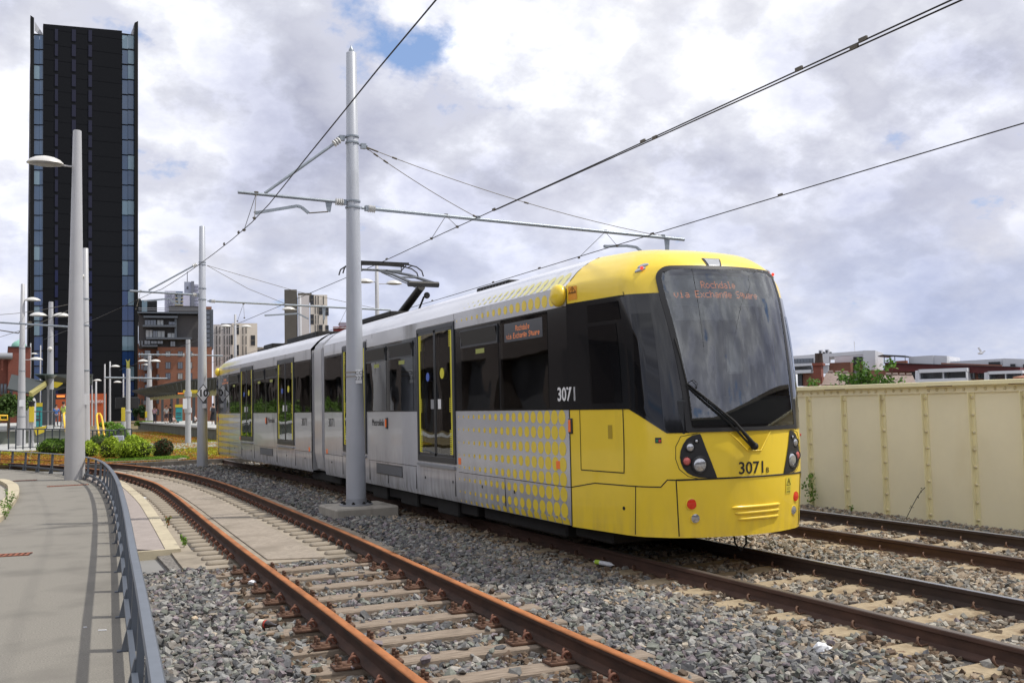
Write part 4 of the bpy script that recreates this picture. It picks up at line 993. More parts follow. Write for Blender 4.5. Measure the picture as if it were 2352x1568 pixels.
GL={ # 5x7 dot letters, rows top to bottom
'R':['11110','10001','10001','11110','10100','10010','10001'],'o':['00000','00000','01110','10001','10001','10001','01110'],'c':['00000','00000','01111','10000','10000','10000','01111'],
'h':['10000','10000','10110','11001','10001','10001','10001'],'d':['00001','00001','01101','10011','10001','10001','01111'],'a':['00000','00000','01110','00001','01111','10001','01111'],
'l':['01100','00100','00100','00100','00100','00100','01110'],'e':['00000','00000','01110','10001','11111','10000','01110'],'v':['00000','00000','10001','10001','10001','01010','00100'],
'i':['00100','00000','01100','00100','00100','00100','01110'],'E':['11111','10000','10000','11110','10000','10000','11111'],'x':['00000','00000','10001','01010','00100','01010','10001'],
'n':['00000','00000','10110','11001','10001','10001','10001'],'g':['00000','01111','10001','10001','01111','00001','01110'],'S':['01111','10000','10000','01110','00001','00001','11110'],
'q':['00000','01101','10011','10011','01101','00001','00001'],'u':['00000','00000','10001','10001','10001','10011','01101'],'r':['00000','00000','10110','11001','10000','10000','10000'],' ':['00000']*7}
def led_text(par,lines,fn,width,h,flip):
    mb=MB(); px=width/ (len(lines[1])*6)
    for li,txt in enumerate(lines):
        n=len(txt)*6-1; x0=-n*px/2; zt=(.5-li)*h*1.35+h/2-.01
        for i,ch in enumerate(txt):
            for r_,row in enumerate(GL[ch]):
                for c_,b in enumerate(row):
                    if b=='1':
                        u=x0+(i*6+c_)*px; z=zt-r_*h/7; e=px*.36; hh=h/7*.30
                        q=[fn(u-e,z-hh),fn(u+e,z-hh),fn(u+e,z+hh),fn(u-e,z+hh)]
                        mb.add(q,[(0,1,2,3)])
    return mb.build('led_lettering',m_led,par,fixn=False)
fp=unit(True)
rp=unit(False)
delta=.0303
Mr=Matrix.Rotation(math.pi+delta,4,'Z')
for o in rp: o.matrix_local=Mr@o.matrix_local
# centre section over the joint with bellows
prof=[(1.25,.56),(1.325,.99),(1.325,3.49),(1.17,3.66),(.96,3.81),(.5,3.90),(-.5,3.90),(-.96,3.81),(-1.17,3.66),(-1.325,3.49),(-1.325,.99),(-1.25,.56)]
mb=MB(); n=len(prof); vs=[(x,-.36,z) for x,z in prof]+[(x,.36,z) for x,z in prof]; mb.add(vs,[(i,(i+1)%n,n+(i+1)%n,n+i) for i in range(n)]+[tuple(range(n)),tuple(range(2*n-1,n-1,-1))])
o=mb.build('joint_cover',m_sil,tram,bevel=.04,seg=2,smooth=30); o.rotation_euler=(0,0,delta/2)
for y0,dd in ((-.60,0),(.36,delta)):
    mb=MB(); 
    for k in range(6):
        q=[(x*(.965 if k%2 else .935),.99*z if z>1 else z+.02) for x,z in prof]; 
        y=y0+.24*k/5.; mb.v+= [(x,y,z) for x,z in q]
    for k in range(5): mb.f+=[(k*n+i,k*n+(i+1)%n,(k+1)*n+(i+1)%n,(k+1)*n+i) for i in range(n)]
    o=mb.build('bellows',mat('bellows_grey',(.09,.085,.08),.7),tram)
bg_=MB().box(-1.0,1.0,-1.3,1.3,.34,.58).box(-1.15,-.95,-1.3,1.3,.30,.5).box(.95,1.15,-1.3,1.3,.3,.5).build('bogie',m_under,tram,bevel=.03)
for yw in (-.9,.9):
    for sx_ in (-1,1):
        Mx=Matrix.Translation((sx_*.7525,yw,.5))@Matrix.Rotation(R(90),4,'Y')
        MB().lathe([(.05,-.07),(.33,-.07),(.33,.065),(.28,.07),(.22,.03),(.10,.03),(.09,.10),(.02,.10)],28,Mx).build('wheel',m_wheel,bg_,smooth=35)
# pantograph
m_pan=mat('pantograph_dark',(.025,.024,.022),.5,metal=.3)
m_pan2=mat('pantograph_grey',(.13,.14,.15),.45,metal=.5)
pe=MB(); HY=22.05-YJ; KY=19.25-YJ; FY=20.95-YJ
pb_=MB().box(-.75,.75,FY-1.7,FY+.35,3.91,4.02).build('pantograph_base',m_under,tram,bevel=.02)
lo_=MB(); lo_.tube([(0,FY,4.02),(0,KY+.12,4.56)],[.10,.085],10); lo_.tube([(.18,FY-.75,4.02),(.10,KY+.25,4.36)],.022,6); lo_.cyl((-.34,KY,4.60),(.34,KY,4.60),.060,n=14); lo_.ball((.12,KY+.12,4.38),.07,10,8)
LA=lo_.build('lower_arm',m_pan,tram,smooth=50)
ua=MB()
for s in (-1,1): ua.tube([(s*.26,KY,4.62),(s*.20,(KY+HY)/2,4.98),(s*.10,HY+.05,5.28)],[.038,.032,.026],8)
ua.tube([(-.22,KY+.9,4.86),(.22,KY+.9,4.86)],.018,6); ua.tube([(0,KY+.15,4.50),(.0,HY,5.22)],.014,6)
ua.cyl((-.5,HY,5.27),(.5,HY,5.27),.03,n=10)
ua.build('upper_arm',m_pan2,tram,smooth=50)
hd=MB()
for dy in (-.17,.17):
    pts=[(-.99,HY+dy,5.14),(-.95,HY+dy,5.27),(-.82,HY+dy,5.36),(-.62,HY+dy,5.405),(0,HY+dy,5.425),(.62,HY+dy,5.405),(.82,HY+dy,5.36),(.95,HY+dy,5.27),(.99,HY+dy,5.14)]
    hd.tube(pts,.017,6); hd.box(-.62,.62,HY+dy-.028,HY+dy+.028,5.405,5.452)
for s in (-1,1): hd.tube([(s*.55,HY-.17,5.38),(s*.5,HY,5.29),(s*.55,HY+.17,5.38)],.015,6); hd.tube([(s*.70,HY-.17,5.38),(s*.70,HY+.17,5.38)],.012,6)
hd.build('collector_head',m_pan,tram,smooth=50)

# ---------------------------------------------------------------- masts, wires, lamps
m_pole=mat('pole_paint',(.43,.45,.49),.42,metal=.15,var=.05,vscale=1.2,dirt=((.29,.30,.32),2.2,.60,(1,1,.25)))
m_pole2=mat('lamp_pole_paint',(.46,.46,.47),.45,metal=.1,var=.05,vscale=1)
m_galv=mat('galvanised',(.30,.335,.37),.45,metal=.5,var=.15,vscale=12)
m_ins=mat('insulator_white',(.62,.62,.60),.35)
m_wire=mat('contact_wire',(.018,.016,.014),.5,metal=.3)
m_stay=mat('stay_wire',(.13,.115,.09),.6,metal=.3)
m_lampw=mat('lamp_shade_white',(.60,.59,.56),.4)
m_plate=mat('white_plate',(.70,.71,.73),.5)
def seg(a,b,t): return Vector(a)+(Vector(b)-Vector(a))*t
def insul(mb,a,b,r=.075,n=4):
    a=Vector(a);b=Vector(b)
    for i in range(n):
        c0=seg(a,b,(i+.1)/n); c1=seg(a,b,(i+.55)/n); mb.cyl(c0,c1,r*.8,r,14); mb.cyl(c1,seg(a,b,(i+.75)/n),r,r*.5,14)
    mb.cyl(a,b,r*.42,n=10)
def clamp_mb(mb,p,s=.035):
    p=Vector(p); mb.box(p.x-s,p.x+s,p.y-s*.8,p.y+s*.8,p.z-s,p.z+s); mb.cyl(p+Vector((-s*1.6,0,s*.3)),p+Vector((s*1.6,0,s*.3)),s*.35,n=6)
def arm(root,side,A,B,rad,p0,r0,ins_len=.16):
    """horizontal cantilever tube from pole to B; side -1/+1"""
    A=Vector(A);B=Vector(B); d=(B-A).normalized()
    o=MB().cyl(A,B,rad,n=14).build('cantilever_arm',m_galv,root,smooth=50)
    mb=MB(); insul(mb,A-d*ins_len,A); mb.build('insulator',m_ins,o,smooth=40)
    mb=MB(); c=A-d*(ins_len+.02); mb.cyl(c,c-d*.10,.03,n=8); mb.box(c.x-.03,c.x+.03,c.y-.05,c.y+.05,c.z-.05,c.z+.05); mb.build('bracket',m_galv,o); return o
def ring_mb(c,r,w=.03):
    return MB().lathe([(r-.004,-w/2),(r+.012,-w/2),(r+.012,w/2),(r-.004,w/2)],28,Matrix.Translation(c))
def delta_susp(o,top,w1,w2,off):
    mb=MB(); clamp_mb(mb,Vector(top)-off,.035); clamp_mb(mb,Vector(w1)-off,.022); clamp_mb(mb,Vector(w2)-off,.022)
    mb.tube([Vector(top)-off,Vector(w1)-off],.006,5); mb.tube([Vector(top)-off,Vector(w2)-off],.006,5); mb.build('wire_hanger',m_stay,o)
def regarm(root,pts,off,br=None):
    mb=MB(); P_=[Vector(p)-off for p in pts]
    for a,b in zip(P_,P_[1:]):
        d=(b-a).normalized(); u=Vector((-d.z,0,d.x)); 
        w=.028
        vs=[a+u*w,a-u*w,b-u*w,b+u*w]; vs=[v+Vector((0,-.012,0)) for v in vs]+[v+Vector((0,.012,0)) for v in vs]
        mb.add(vs,[(0,1,2,3),(7,6,5,4),(0,4,5,1),(1,5,6,2),(2,6,7,3),(3,7,4,0)])
    clamp_mb(mb,P_[0],.03)
    if br: 
        a,b=[Vector(p)-off for p in br]; mb.add([a+Vector((-.07,0,0)),a+Vector((.07,0,0)),b+Vector((.03,0,0)),b+Vector((-.03,0,0)),a+Vector((-.07,.02,0)),a+Vector((.07,.02,0)),b+Vector((.03,.02,0)),b+Vector((-.03,.02,0))],[(0,1,2,3),(7,6,5,4),(0,4,5,1),(1,5,6,2),(2,6,7,3),(3,7,4,0)])
    mb.build('registration_arm',m_galv,root)
def shaft(root,z0,H,r0,r1,m=m_pole,joints=()):
    o=MB().lathe([(r0,z0),(r0*.99,z0+.5),(r1+(r0-r1)*.5,z0+(H-z0)*.5),(r1,H-.01),(r1*.9,H)],32).build('pole_shaft',m,root,smooth=50)
    return o
def plate(root,c,txt,w,h,size,dark=True):
    """small plate facing the camera side"""
    c=Vector(c); rz=math.atan2(c.x+root.location.x-CAM.x,c.y+root.location.y-CAM.y)
    Mx=Matrix.Translation(c)@Matrix.Rotation(-rz,4,'Z')
    mb=MB().box(-w/2,w/2,-.006,.006,-h/2,h/2,Mx); o=mb.build('number_plate',m_plate,root,bevel=.002)
    for i,t in enumerate(txt):
        q=text_mb(t,size,.002); mapv(q,lambda x,y,z: Mx@Vector((x,-.008-z,y+((len(txt)-1)/2-i)*size*1.05+h*.08))); q.build('lettering',m_blkm,o,fixn=False)
    return o
# --- main mast
MP=Vector((5.33,18.0,0))
mast=empty('catenary_mast',MP,0,'tallest grey mast, bolted to a concrete block beside the tram, plate CC 223','mast','overhead-line masts')
shaft(mast,.20,8.90,.186,.098)
MB().lathe([(.05,8.90),(.05,8.95),(.035,8.98),(.015,9.02),(.004,9.05)],16).build('pole_cap',m_galv,mast,smooth=40)
MB().lathe([(.17,.19),(.31,.19),(.31,.235),(.20,.235),(.19,.33)],32).build('base_flange',mat('flange_grey',(.30,.31,.33),.5,metal=.2),mast,smooth=35)
for k in range(8):
    a=k*math.pi/4+.3; MB().cyl((.26*math.cos(a),.26*math.sin(a),.12),(.26*math.cos(a),.26*math.sin(a),.28),.018,n=8).build('bolt',m_under,mast); MB().cyl((.26*math.cos(a),.26*math.sin(a),.235),(.26*math.cos(a),.26*math.sin(a),.262),.032,n=6).build('nut',m_under,mast)
for z,r in ((7.24,.122),(7.12,.123),(5.98,.136),(5.86,.137)): ring_mb((0,0,z),r).build('clamp_band',m_galv,mast)
def VL(x,y,z): return Vector((x,y,z))-MP
aL=arm(mast,-1,VL(4.98,18,5.955),VL(3.17,18,6.0),.030,None,None)
aR=arm(mast,1,VL(5.78,18,5.862),VL(13.03,18,5.66),.036,None,None)
st=MB(); A_=VL(5.08,18,7.16);B_=VL(3.66,18,6.02); ab=(B_-A_).normalized(); st.cyl(A_+ab*.16,B_,.028,n=10); so_=st.build('stay_tube',m_galv,mast,smooth=50)
q=MB(); insul(q,A_,A_+ab*.16,.07,3); q.build('insulator',m_ins,so_,smooth=40)
q=MB(); clamp_mb(q,A_-ab*.06,.05); clamp_mb(q,VL(5.55,18,7.08),.05); q.build('bracket',m_galv,mast)
delta_susp(mast,(3.50,18,6.0),(3.35,17.4,5.42),(3.37,18.5,5.40),MP)
regarm(mast,[(3.50,18,5.64),(4.26,18,5.82),(4.34,18,5.80),(4.47,18,5.70)],MP,((4.86,18,5.96),(4.86,18,5.75)))
MB().tube([VL(4.47,18,5.70),VL(4.84,18,5.75)],.012,6).build('link_rod',m_stay,mast)
delta_susp(mast,(7.25,18,5.83),(7.2,17.3,5.48),(7.2,18.7,5.48),MP)
delta_susp(mast,(10.96,18,5.72),(10.75,17.2,5.28),(10.8,18.9,5.28),MP)
regarm(mast,[(10.95,18,5.40),(11.5,18,5.44),(11.75,18,5.42),(12.05,18,5.22),(12.5,18,5.18)],MP,((12.57,18,5.67),(12.57,18,5.22)))
for (e,nm) in (((7.95,18,5.83),0),((12.46,18,5.70),1)):
    a=VL(5.56,18,7.08); b=Vector(e)-MP; pts=[seg(a,b,t)+Vector((0,0,-.16*4*t*(1-t)*(1 if nm else .35))) for t in [i/12 for i in range(13)]]
    q=MB(); q.tube(pts,.0075,5)
    for i in ((1,2) if not nm else (1,6)): d=(pts[i+1]-pts[i]).normalized(); q.cyl(pts[i],pts[i]+d*.10,.018,n=6)
    d=(pts[1]-pts[0]); q.cyl(pts[0],pts[0]+d*.5,.016,n=6); d=pts[-2]-pts[-1]; q.cyl(pts[-1],pts[-1]+d.normalized()*.12,.02,n=6); q.build('stay_wire',m_stay,mast)
    q=MB(); clamp_mb(q,b,.04); q.build('bracket',m_galv,mast)
pp=vy(824,865,17.82); plate(mast,VL(pp.x,17.82,pp.z),['CC','223'],.115,.25,.095)
for z in (2.62,2.70): MB().lathe([(.170,-.006),(.174,-.006),(.174,.006),(.170,.006)],24,Matrix.Translation((0,0,z))).build('strap',mat('brass_strap',(.30,.24,.15),.5,metal=.5),mast)
# concrete block
rzb=R(1)
fb=MB().box(-.60,.60,-.60,.60,-.35,.205).build('foundation_block',mat('foundation_concrete',(.36,.33,.28),.92,var=.14,vscale=4,bump=.5,bscale=70,dirt=((.20,.18,.15),3,.55,(1,1,.3))),bevel=.03); fb.location=(5.37,18.0,0); fb.rotation_euler=(0,0,rzb)
tag(fb,'square weathered concrete block carrying the tall grey mast beside the tram','concrete block')
# --- second mast with 10 sign
M2=Vector((5.14,36.4,0))
mast2=empty('catenary_mast',M2,0,'grey overhead-line mast carrying the white diamond 10 sign, second from the camera','mast','overhead-line masts')
shaft(mast2,0,8.72,.190,.102)
for z,r in ((7.40,.118),(7.31,.119),(6.45,.13),(6.05,.135)): ring_mb((0,0,z),r).build('clamp_band',m_galv,mast2)
V2=lambda x,z,y=36.4: Vector((x,y,z))-M2
arm(mast2,-1,V2(4.80,6.22),V2(2.70,6.29),.036,None,None); arm(mast2,1,V2(5.60,6.0),V2(12.25,5.83),.036,None,None)
st=MB(); A_=V2(4.95,7.33);B_=V2(3.32,6.33); ab=(B_-A_).normalized(); st.cyl(A_+ab*.16,B_,.030,n=10); so_=st.build('stay_tube',m_galv,mast2,smooth=50); q=MB(); insul(q,A_,A_+ab*.16,.07,3); q.build('insulator',m_ins,so_)
delta_susp(mast2,(3.05,36.4,6.29),(2.9,35.9,5.72),(2.95,37,5.72),M2)
regarm(mast2,[(3.2,36.4,5.95),(4.0,36.4,6.05),(4.3,36.4,5.85)],M2,((4.35,36.4,6.2),(4.35,36.4,5.85)))
delta_susp(mast2,(6.6,36.4,5.95),(6.5,35.7,5.35),(6.5,37.1,5.35),M2); delta_susp(mast2,(10.5,36.4,5.87),(10.4,35.6,5.3),(10.4,37.2,5.3),M2)
regarm(mast2,[(7.4,36.4,5.52),(8.6,36.4,5.62),(9.0,36.4,5.42)],M2,((9.6,36.4,5.9),(9.6,36.4,5.4)))
for e in ((8.2,5.95),(11.9,5.83)):
    a=V2(5.3,7.30); b=V2(*e); q=MB().tube([a,seg(a,b,.5)+Vector((0,0,-.12)),b],.009,5); q.build('stay_wire',m_stay,mast2)
sg_=empty('speed_sign',(M2.x+.0,M2.y-.24,2.66),R(-8),'white diamond speed sign reading 10 on the second grey mast','sign')
def diamond(w,h,y0,y1): 
    return MB().add([(0,y0,h),(w,y0,0),(0,y0,-h),(-w,y0,0),(0,y1,h),(w,y1,0),(0,y1,-h),(-w,y1,0)],[(0,1,2,3),(7,6,5,4),(0,4,5,1),(1,5,6,2),(2,6,7,3),(3,7,4,0)])
diamond(.245,.345,0,.02).build('sign_border',m_blkm,sg_); diamond(.215,.302,-.004,.004).build('sign_face',m_plate,sg_)
t=text_mb('10',.34,.002,bold=.012); mapv(t,lambda x,y,z:(x*.95,-.007-z,y+.005)); t.build('lettering',m_blkm,sg_,fixn=False)
MB().box(-.06,.06,.02,.05,-.3,-.1).box(.035-.07,.035+.07,.0,.01,-.52,-.36).build('fixing_bracket',m_plate,sg_)
# --- further masts and lamp posts: measured top/base in the photo
def post(dx,dtop,dbase,zb,r0,r1,name,label,cat,group,m=m_pole2,X=None):
    b=gp(dx,dbase,zb); 
    top=CAM+ray(dx,dtop)*(b.y/ray(dx,dtop).y)
    root=empty(name,(b.x,b.y,zb),0,label,cat,group); shaft(root,0,top.z-zb,r0,r1,m); return root,b,top.z-zb
def lamp_arm(root,b,dx0,dx1,dy0,dy1,H,scale=1.,side=-1):
    """bowl lamp: arm from pole at image (dx0,dy0) to shade centred (dx1,dy1)"""
    k=lambda x,y: (CAM+ray(x,y)*(b.y/ray(x,y).y))-root.location
    a=k(dx0,dy0); c=k(dx1,dy1); a=Vector((0,0,a.z)); c.y=0
    g=MB().tube([a,c],.028*scale,7).build('lamp_arm',m_pole2,root,smooth=50)
    w=.62*scale
    pr=[(.004,.24),(.12,.232),(.30,.19),(.44,.12),(.52,.04),(.54,0)]
    pr=[(r*scale,z*scale) for r,z in pr]
    Mx=Matrix.Translation(c)@Matrix.Diagonal((1.,.75,1.,1.))
    MB().lathe(pr[::-1],22,Mx).build('lamp_shade',m_lampw,root,smooth=50)
    MB().lathe([(.40*scale,-.035*scale),(.46*scale,.0)],18,Mx).build('lamp_lens',m_gry,root,smooth=50)
GL_='lamp posts beyond the fence'
r,b,H=post(171.5,300,1101,0,.30,.125,'lamp_post','thick tapering pale lamp post beside the path fence, one bowl lamp on its left','lamp post',GL_,m=m_pole2)
lamp_arm(r,b,165,104,383,376,H,1.0)
LPB=b
r,b,H=post(193.5,570,1040,ZB,.26,.12,'catenary_mast','pale banded mast just right of and behind the thick lamp post','mast','overhead-line masts',m=m_pole2)
for z in (.40,.62,.75): ring_mb((0,0,H*z),.26+(.12-.26)*z+.01,.05).build('clamp_band',m_galv,r)
MB().ball((-.14,-.1,H*.86),.10,10,8).build('camera_housing',m_lampw,r,smooth=60)
plate(r,(.0,-.26,2.55),['88','88'] if 0 else [],.34,.52,.2)
r48,b48,H=post(48.5,652,1024,ZB,.25,.11,'lamp_post','leftmost lamp post, with two bowl lamps one above the other on its right','lamp post',GL_)
lamp_arm(r48,b48,54,75,690,690,H,.85); lamp_arm(r48,b48,54,83,826,826,H,.7)
for z in (.18,.33,.46,.60): ring_mb((0,0,H*z),.25+(.11-.25)*z+.006,.04).build('clamp_band',m_galv,r48)
plate(r48,(.03,-.26,2.6),[],.3,.4,.2)
r,b,H=post(114.5,693,981,.9,.34,.19,'lamp_post','pale post on the left platform with a bowl lamp on each side','lamp post',GL_)
lamp_arm(r,b,108,88,725,725,H,1.35); lamp_arm(r,b,121,141,726,726,H,1.35)
MB().ball((-.05,-.35,H*.62),.22,10,8).build('camera_housing',m_lampw,r,smooth=60)
far=[(68.5,788,900,.9,'post rising behind the left platform canopy, second from the left edge',0),(91.5,793,905,.9,'short-looking post behind the left platform canopy with a lamp on its left',-1),
(204,883,975,ZB,'thinnest far mast just right of the pale camera mast',0),(211,862,978,ZB,'far lamp mast with one bowl lamp, in front of the orange wall',1),(220,875,985,ZB,'far mast standing left of the yellow handrails',0),
(240,836,978,ZB,'far mast left of the pair before the blue glass corner of the black tower',0),(252,830,981,ZB,'right one of the far mast pair left of the blue glass corner, lamp attached',1),
(283,858,930,ZB,'far lamp post seen over the black signal box',-1)]
for dx,t0,b0,zb,lb,lm in far:
    p=gp(dx,b0 if b0<979 and 0 else max(b0,976),zb if zb==ZB else ZB)
    r,b,H=post(dx,t0,max(b0,976),ZB,.16,.10,'lamp_post' if lm else 'catenary_mast',lb,'lamp post' if lm else 'mast',GL_ if lm else 'overhead-line masts')
    if lm: lamp_arm(r,b,dx,dx+lm*13,t0+(12 if lm>0 else 20),t0+(12 if lm>0 else 20),H,1.1)
# double lamp pillar on the right platform, signal mast, near-platform mast
r,b,H=post(343,812,966,.9,.52,.20,'lamp_post','stout double-lamp post growing through the right platform canopy roof','lamp post',GL_)
lamp_arm(r,b,343,329,830,830,H,1.3); lamp_arm(r,b,343,357,830,830,H,1.3); lamp_arm(r,b,340,333,838,838,H,.9)
r,b,H=post(432,780,1018,ZB,.17,.125,'catenary_mast','pale mast in the planted track bed, directly left of the 10 sign mast','mast','overhead-line masts',m=m_pole2)
k=lambda x,y:(CAM+ray(x,y)*(b.y/ray(x,y).y))-r.location
def hz(r,k,x0,x1,y0,y1,rad=.045):
    a=k(x0,y0);c=k(x1,y1);a.y=0;c.y=0; MB().cyl(a,c,rad,n=8).build('cantilever_arm',m_galv,r,smooth=50)
hz(r,k,318,424,814,815); hz(r,k,440,512,815,817); 
q=MB(); a=k(424,815);c=k(420,815);a.y=c.y=0; insul(q,a,c,.11,3); a=k(440,815);c=k(444,815);a.y=c.y=0; insul(q,a,c,.11,3); q.build('insulator',m_ins,r)
ring_mb((0,0,1.95),.20,.3).build('pole_collar',m_pole2,r); ring_mb((0,0,2.9),.19,.3).build('pole_collar',m_pole2,r)
w=k(424,925); MB().box(w.x-.12,w.x+.12,-.2,-.17,w.z-.35,w.z+.25).build('notice_plate',m_plate,r)
r,b,H=post(294,846,1013,ZB,.16,.13,'signal_mast','slim grey mast beside the shrub bed holding a black signal box','mast','overhead-line masts',m=m_pole2)
k=lambda x,y:(CAM+ray(x,y)*(b.y/ray(x,y).y))-r.location
hz(r,k,240,384,867,869,.06); c=k(286,938); MB().box(c.x-.55,c.x+.9,.2,.5,c.z-.0,c.z+.75).build('signal_box',m_blkm,r,bevel=.03)
MB().lathe([(.17,0),(.17,1.9),(.21,1.92),(.21,2.02),(.15,2.05)],18).build('pole_sleeve',m_pole2,r,smooth=40)
# gantry beam at the left edge
a=vy(-40,738,70);c=vy(186,752,58)
r=empty('cantilever',(c.x,c.y,c.z),0,'long thin horizontal cantilever tube crossing the left edge in front of the black tower','cantilever'); MB().cyl(a-r.location,(0,0,0),.055,n=10).build('cantilever_arm',m_galv,r,smooth=50)
q=MB(); 
for x in (50,68): clamp_mb(q,vy(x,741,68)-r.location,.09)
q.tube([vy(60,744,68)-r.location,vy(42,765,68)-r.location],.03,5); q.tube([vy(42,765,68)-r.location,vy(-20,755,70)-r.location],.035,5); q.build('wire_hanger',m_stay,r)
for (dx,dt,db,lb,lamps) in ((541,722,989,'double-headed lamp post in front of the lower beige block, behind the tram',((519,750),(566,751))),(691,680,999,'lamp post with one bowl lamp on its left, in front of the taller beige tower',((663,711),)),(870,602,1009,'double-headed lamp post just right of the main mast, behind the pantograph',((839,648),(905,652)))):
    r,b,H=post(dx,dt,db,0,.20,.11,'lamp_post',lb,'lamp post',GL_)
    for (lx,ly) in lamps: lamp_arm(r,b,dx,lx,ly,ly,H,1.0)
# --- contact wires
def wire(pts,rad,label,clamps=(),group='overhead contact wires',m=m_wire):
    P_=[Vector(p) for p in pts]; root=empty('overhead_wire',P_[0],0,label,'wire',group)
    MB().tube([p-P_[0] for p in smooth3(P_)],rad,6).build('wire',m,root,smooth=60)
    for t in clamps:
        i=min(int(t),len(P_)-2); p=seg(P_[i],P_[i+1],t-i)-P_[0]; q=MB(); q.box(p.x-.012,p.x+.012,p.y-.05,p.y+.05,p.z-.005,p.z+.035); q.build('wire_clip',m_stay,root)
wire([(7.2,1,5.50),(7.2,6,5.50),(7.2,12,5.48),(7.2,18,5.48),(7.19,22,5.455),(7.1,27,5.44),(6.8,36,5.38),(6.3,50,5.32),(5.2,80,5.3)],.0085,'black contact wire over the tram track that the pantograph touches',(1.15,1.3,1.8,2.6,3.9,4.5))
wire([(7.17,1,5.44),(7.18,6,5.45),(7.19,11,5.455),(7.2,15.6,5.47)],.0085,'second black wire running just under the tram contact wire at the top right',(1.2,1.9))
wire([(10.85,2,5.32),(10.75,8,5.31),(10.7,12.6,5.29),(10.72,18,5.28),(10.75,27,5.25),(10.6,36,5.22),(10.2,55,5.2),(9.4,80,5.2)],.0085,'lower black contact wire crossing behind the tram roof over the track by the wall',(1.9,2.6,3.3,3.6,4.1,4.5))
p3=vy(350,672,36.4)
wire([(3.02,2,5.62),(3.08,7.8,5.58),(3.2,12.9,5.44),(3.36,17.7,5.40),(3.3,24,5.5),(3.1,30,5.62),(p3.x,36.4,p3.z),(2.0,44,6.0),(0,60,6.2)],.0085,'steep black contact wire of the siding passing left of the main mast',(3.2,3.45))
for a,c,lb in ((vy(190,692,56),vy(-20,724,75),'thin dark wire sloping down left from the pale camera mast, upper of two'),(vy(190,698,56),vy(-20,780,80),'thin dark wire sloping down left from the pale camera mast, lower of two')):
    wire([a,(a+c)/2-Vector((0,0,.15)),c],.016,lb,(),'far span wires',m_stay)

# ---------------------------------------------------------------- riveted parapet wall
m_wall=mat('cream_wall_paint',(.88,.81,.58),.55,var=.045,vscale=1.1,dirt=((.82,.74,.50),1.6,.62,(1,1,.3)),bump=.05,bscale=14,bdist=.004)
m_rivet=mat('rivet_paint',(.70,.62,.40),.5,var=.2,vscale=30)
m_wallr=mat('cream_rib_paint',(.86,.79,.50),.5,var=.06,vscale=3,dirt=((.26,.16,.07),5,.68,(1,1,.25)))
XWL=13.07; y0,y1=3.6,42.
wall=empty('parapet_wall',(XWL,y0,0),0,'long cream painted riveted steel parapet wall on the right of the tracks','wall')
MB().box(0,.02,0,y1-y0,-.6,2.17).build('wall_panel',m_wall,wall)
MB().box(-.13,.22,0,y1-y0,2.17,2.245).build('top_flange',m_wallr,wall,bevel=.008)
MB().box(-.03,.0,0,y1-y0,2.06,2.17).build('top_angle',m_wall,wall)
rv=MB().lathe([(.021,0),(.019,.008),(.012,.015),(.001,.018)],10,Matrix.Rotation(R(-90),4,'Y')).build('rivet',m_wallr,smooth=60); rvm=rv.data; bpy.data.objects.remove(rv)
y=13.37-.9*10-y0; k=0
while y<y1-y0-.1:
    if y>0:
        rb_=MB().box(-.075,.0,y-.006,y+.010,-.6,2.06).box(-.014,0,y-.07,y+.0,-.6,2.06).build('stiffener_rib',m_wallr,wall,bevel=.002)
        if y+y0<26:
            mb=MB()
            for j in range(8):
                z=.09+.27*j; mb.lathe([(.027,0),(.025,.012),(.015,.024),(.001,.028)],9,Matrix.Translation((-.014,y-.035,z))@Matrix.Rotation(R(-90),4,'Y'))
            mb.build('rivet_row',m_rivet,rb_,smooth=60)
            mb=MB()
            for j in range(5):
                mb.lathe([(.027,0),(.025,.012),(.015,.024),(.001,.028)],9,Matrix.Translation((-.03,y+.10+j*.17,2.115))@Matrix.Rotation(R(-90),4,'Y'))
            mb.build('rivet_row',m_rivet,rb_,smooth=60)
    y+=.90; k+=1
for yy in (13.2,10.9,9.4): MB().box(-.133,-.128,yy-y0,yy-y0+.5,2.165,2.178).build('rust_streak',mat('rust_streak',(.12,.06,.03),.9),wall)
# ---------------------------------------------------------------- path fence
m_fence=mat('fence_paint',(.085,.100,.125),.45,metal=.2,var=.08,vscale=6)
m_fencet=mat('fence_rail_paint',(.15,.17,.20),.38,metal=.25,var=.10,vscale=8,dirt=((.30,.31,.33),14,.70))
fence=empty('path_fence',(FENCE[0][0],FENCE[0][1],0),0,'low blue-grey metal fence curving along the right edge of the path','fence')
FO=fence.location
top=[Vector((p.x,p.y,.68))-FO for p in offset(fl,.075)]
sweep(top,[(-.038,-.018),(.038,-.018),(.040,.0),(.030,.014),(-.030,.014),(-.040,.0)]).build('top_rail',m_fencet,fence,smooth=30)
lowr=[Vector((p.x,p.y,.155))-FO for p in offset(fl,.02)]
sweep(lowr,[(-.022,-.03),(.022,-.03),(.022,.03),(-.022,.03)]).build('bottom_rail',m_fence,fence)
Lf=length(fl); s=.4; k=0
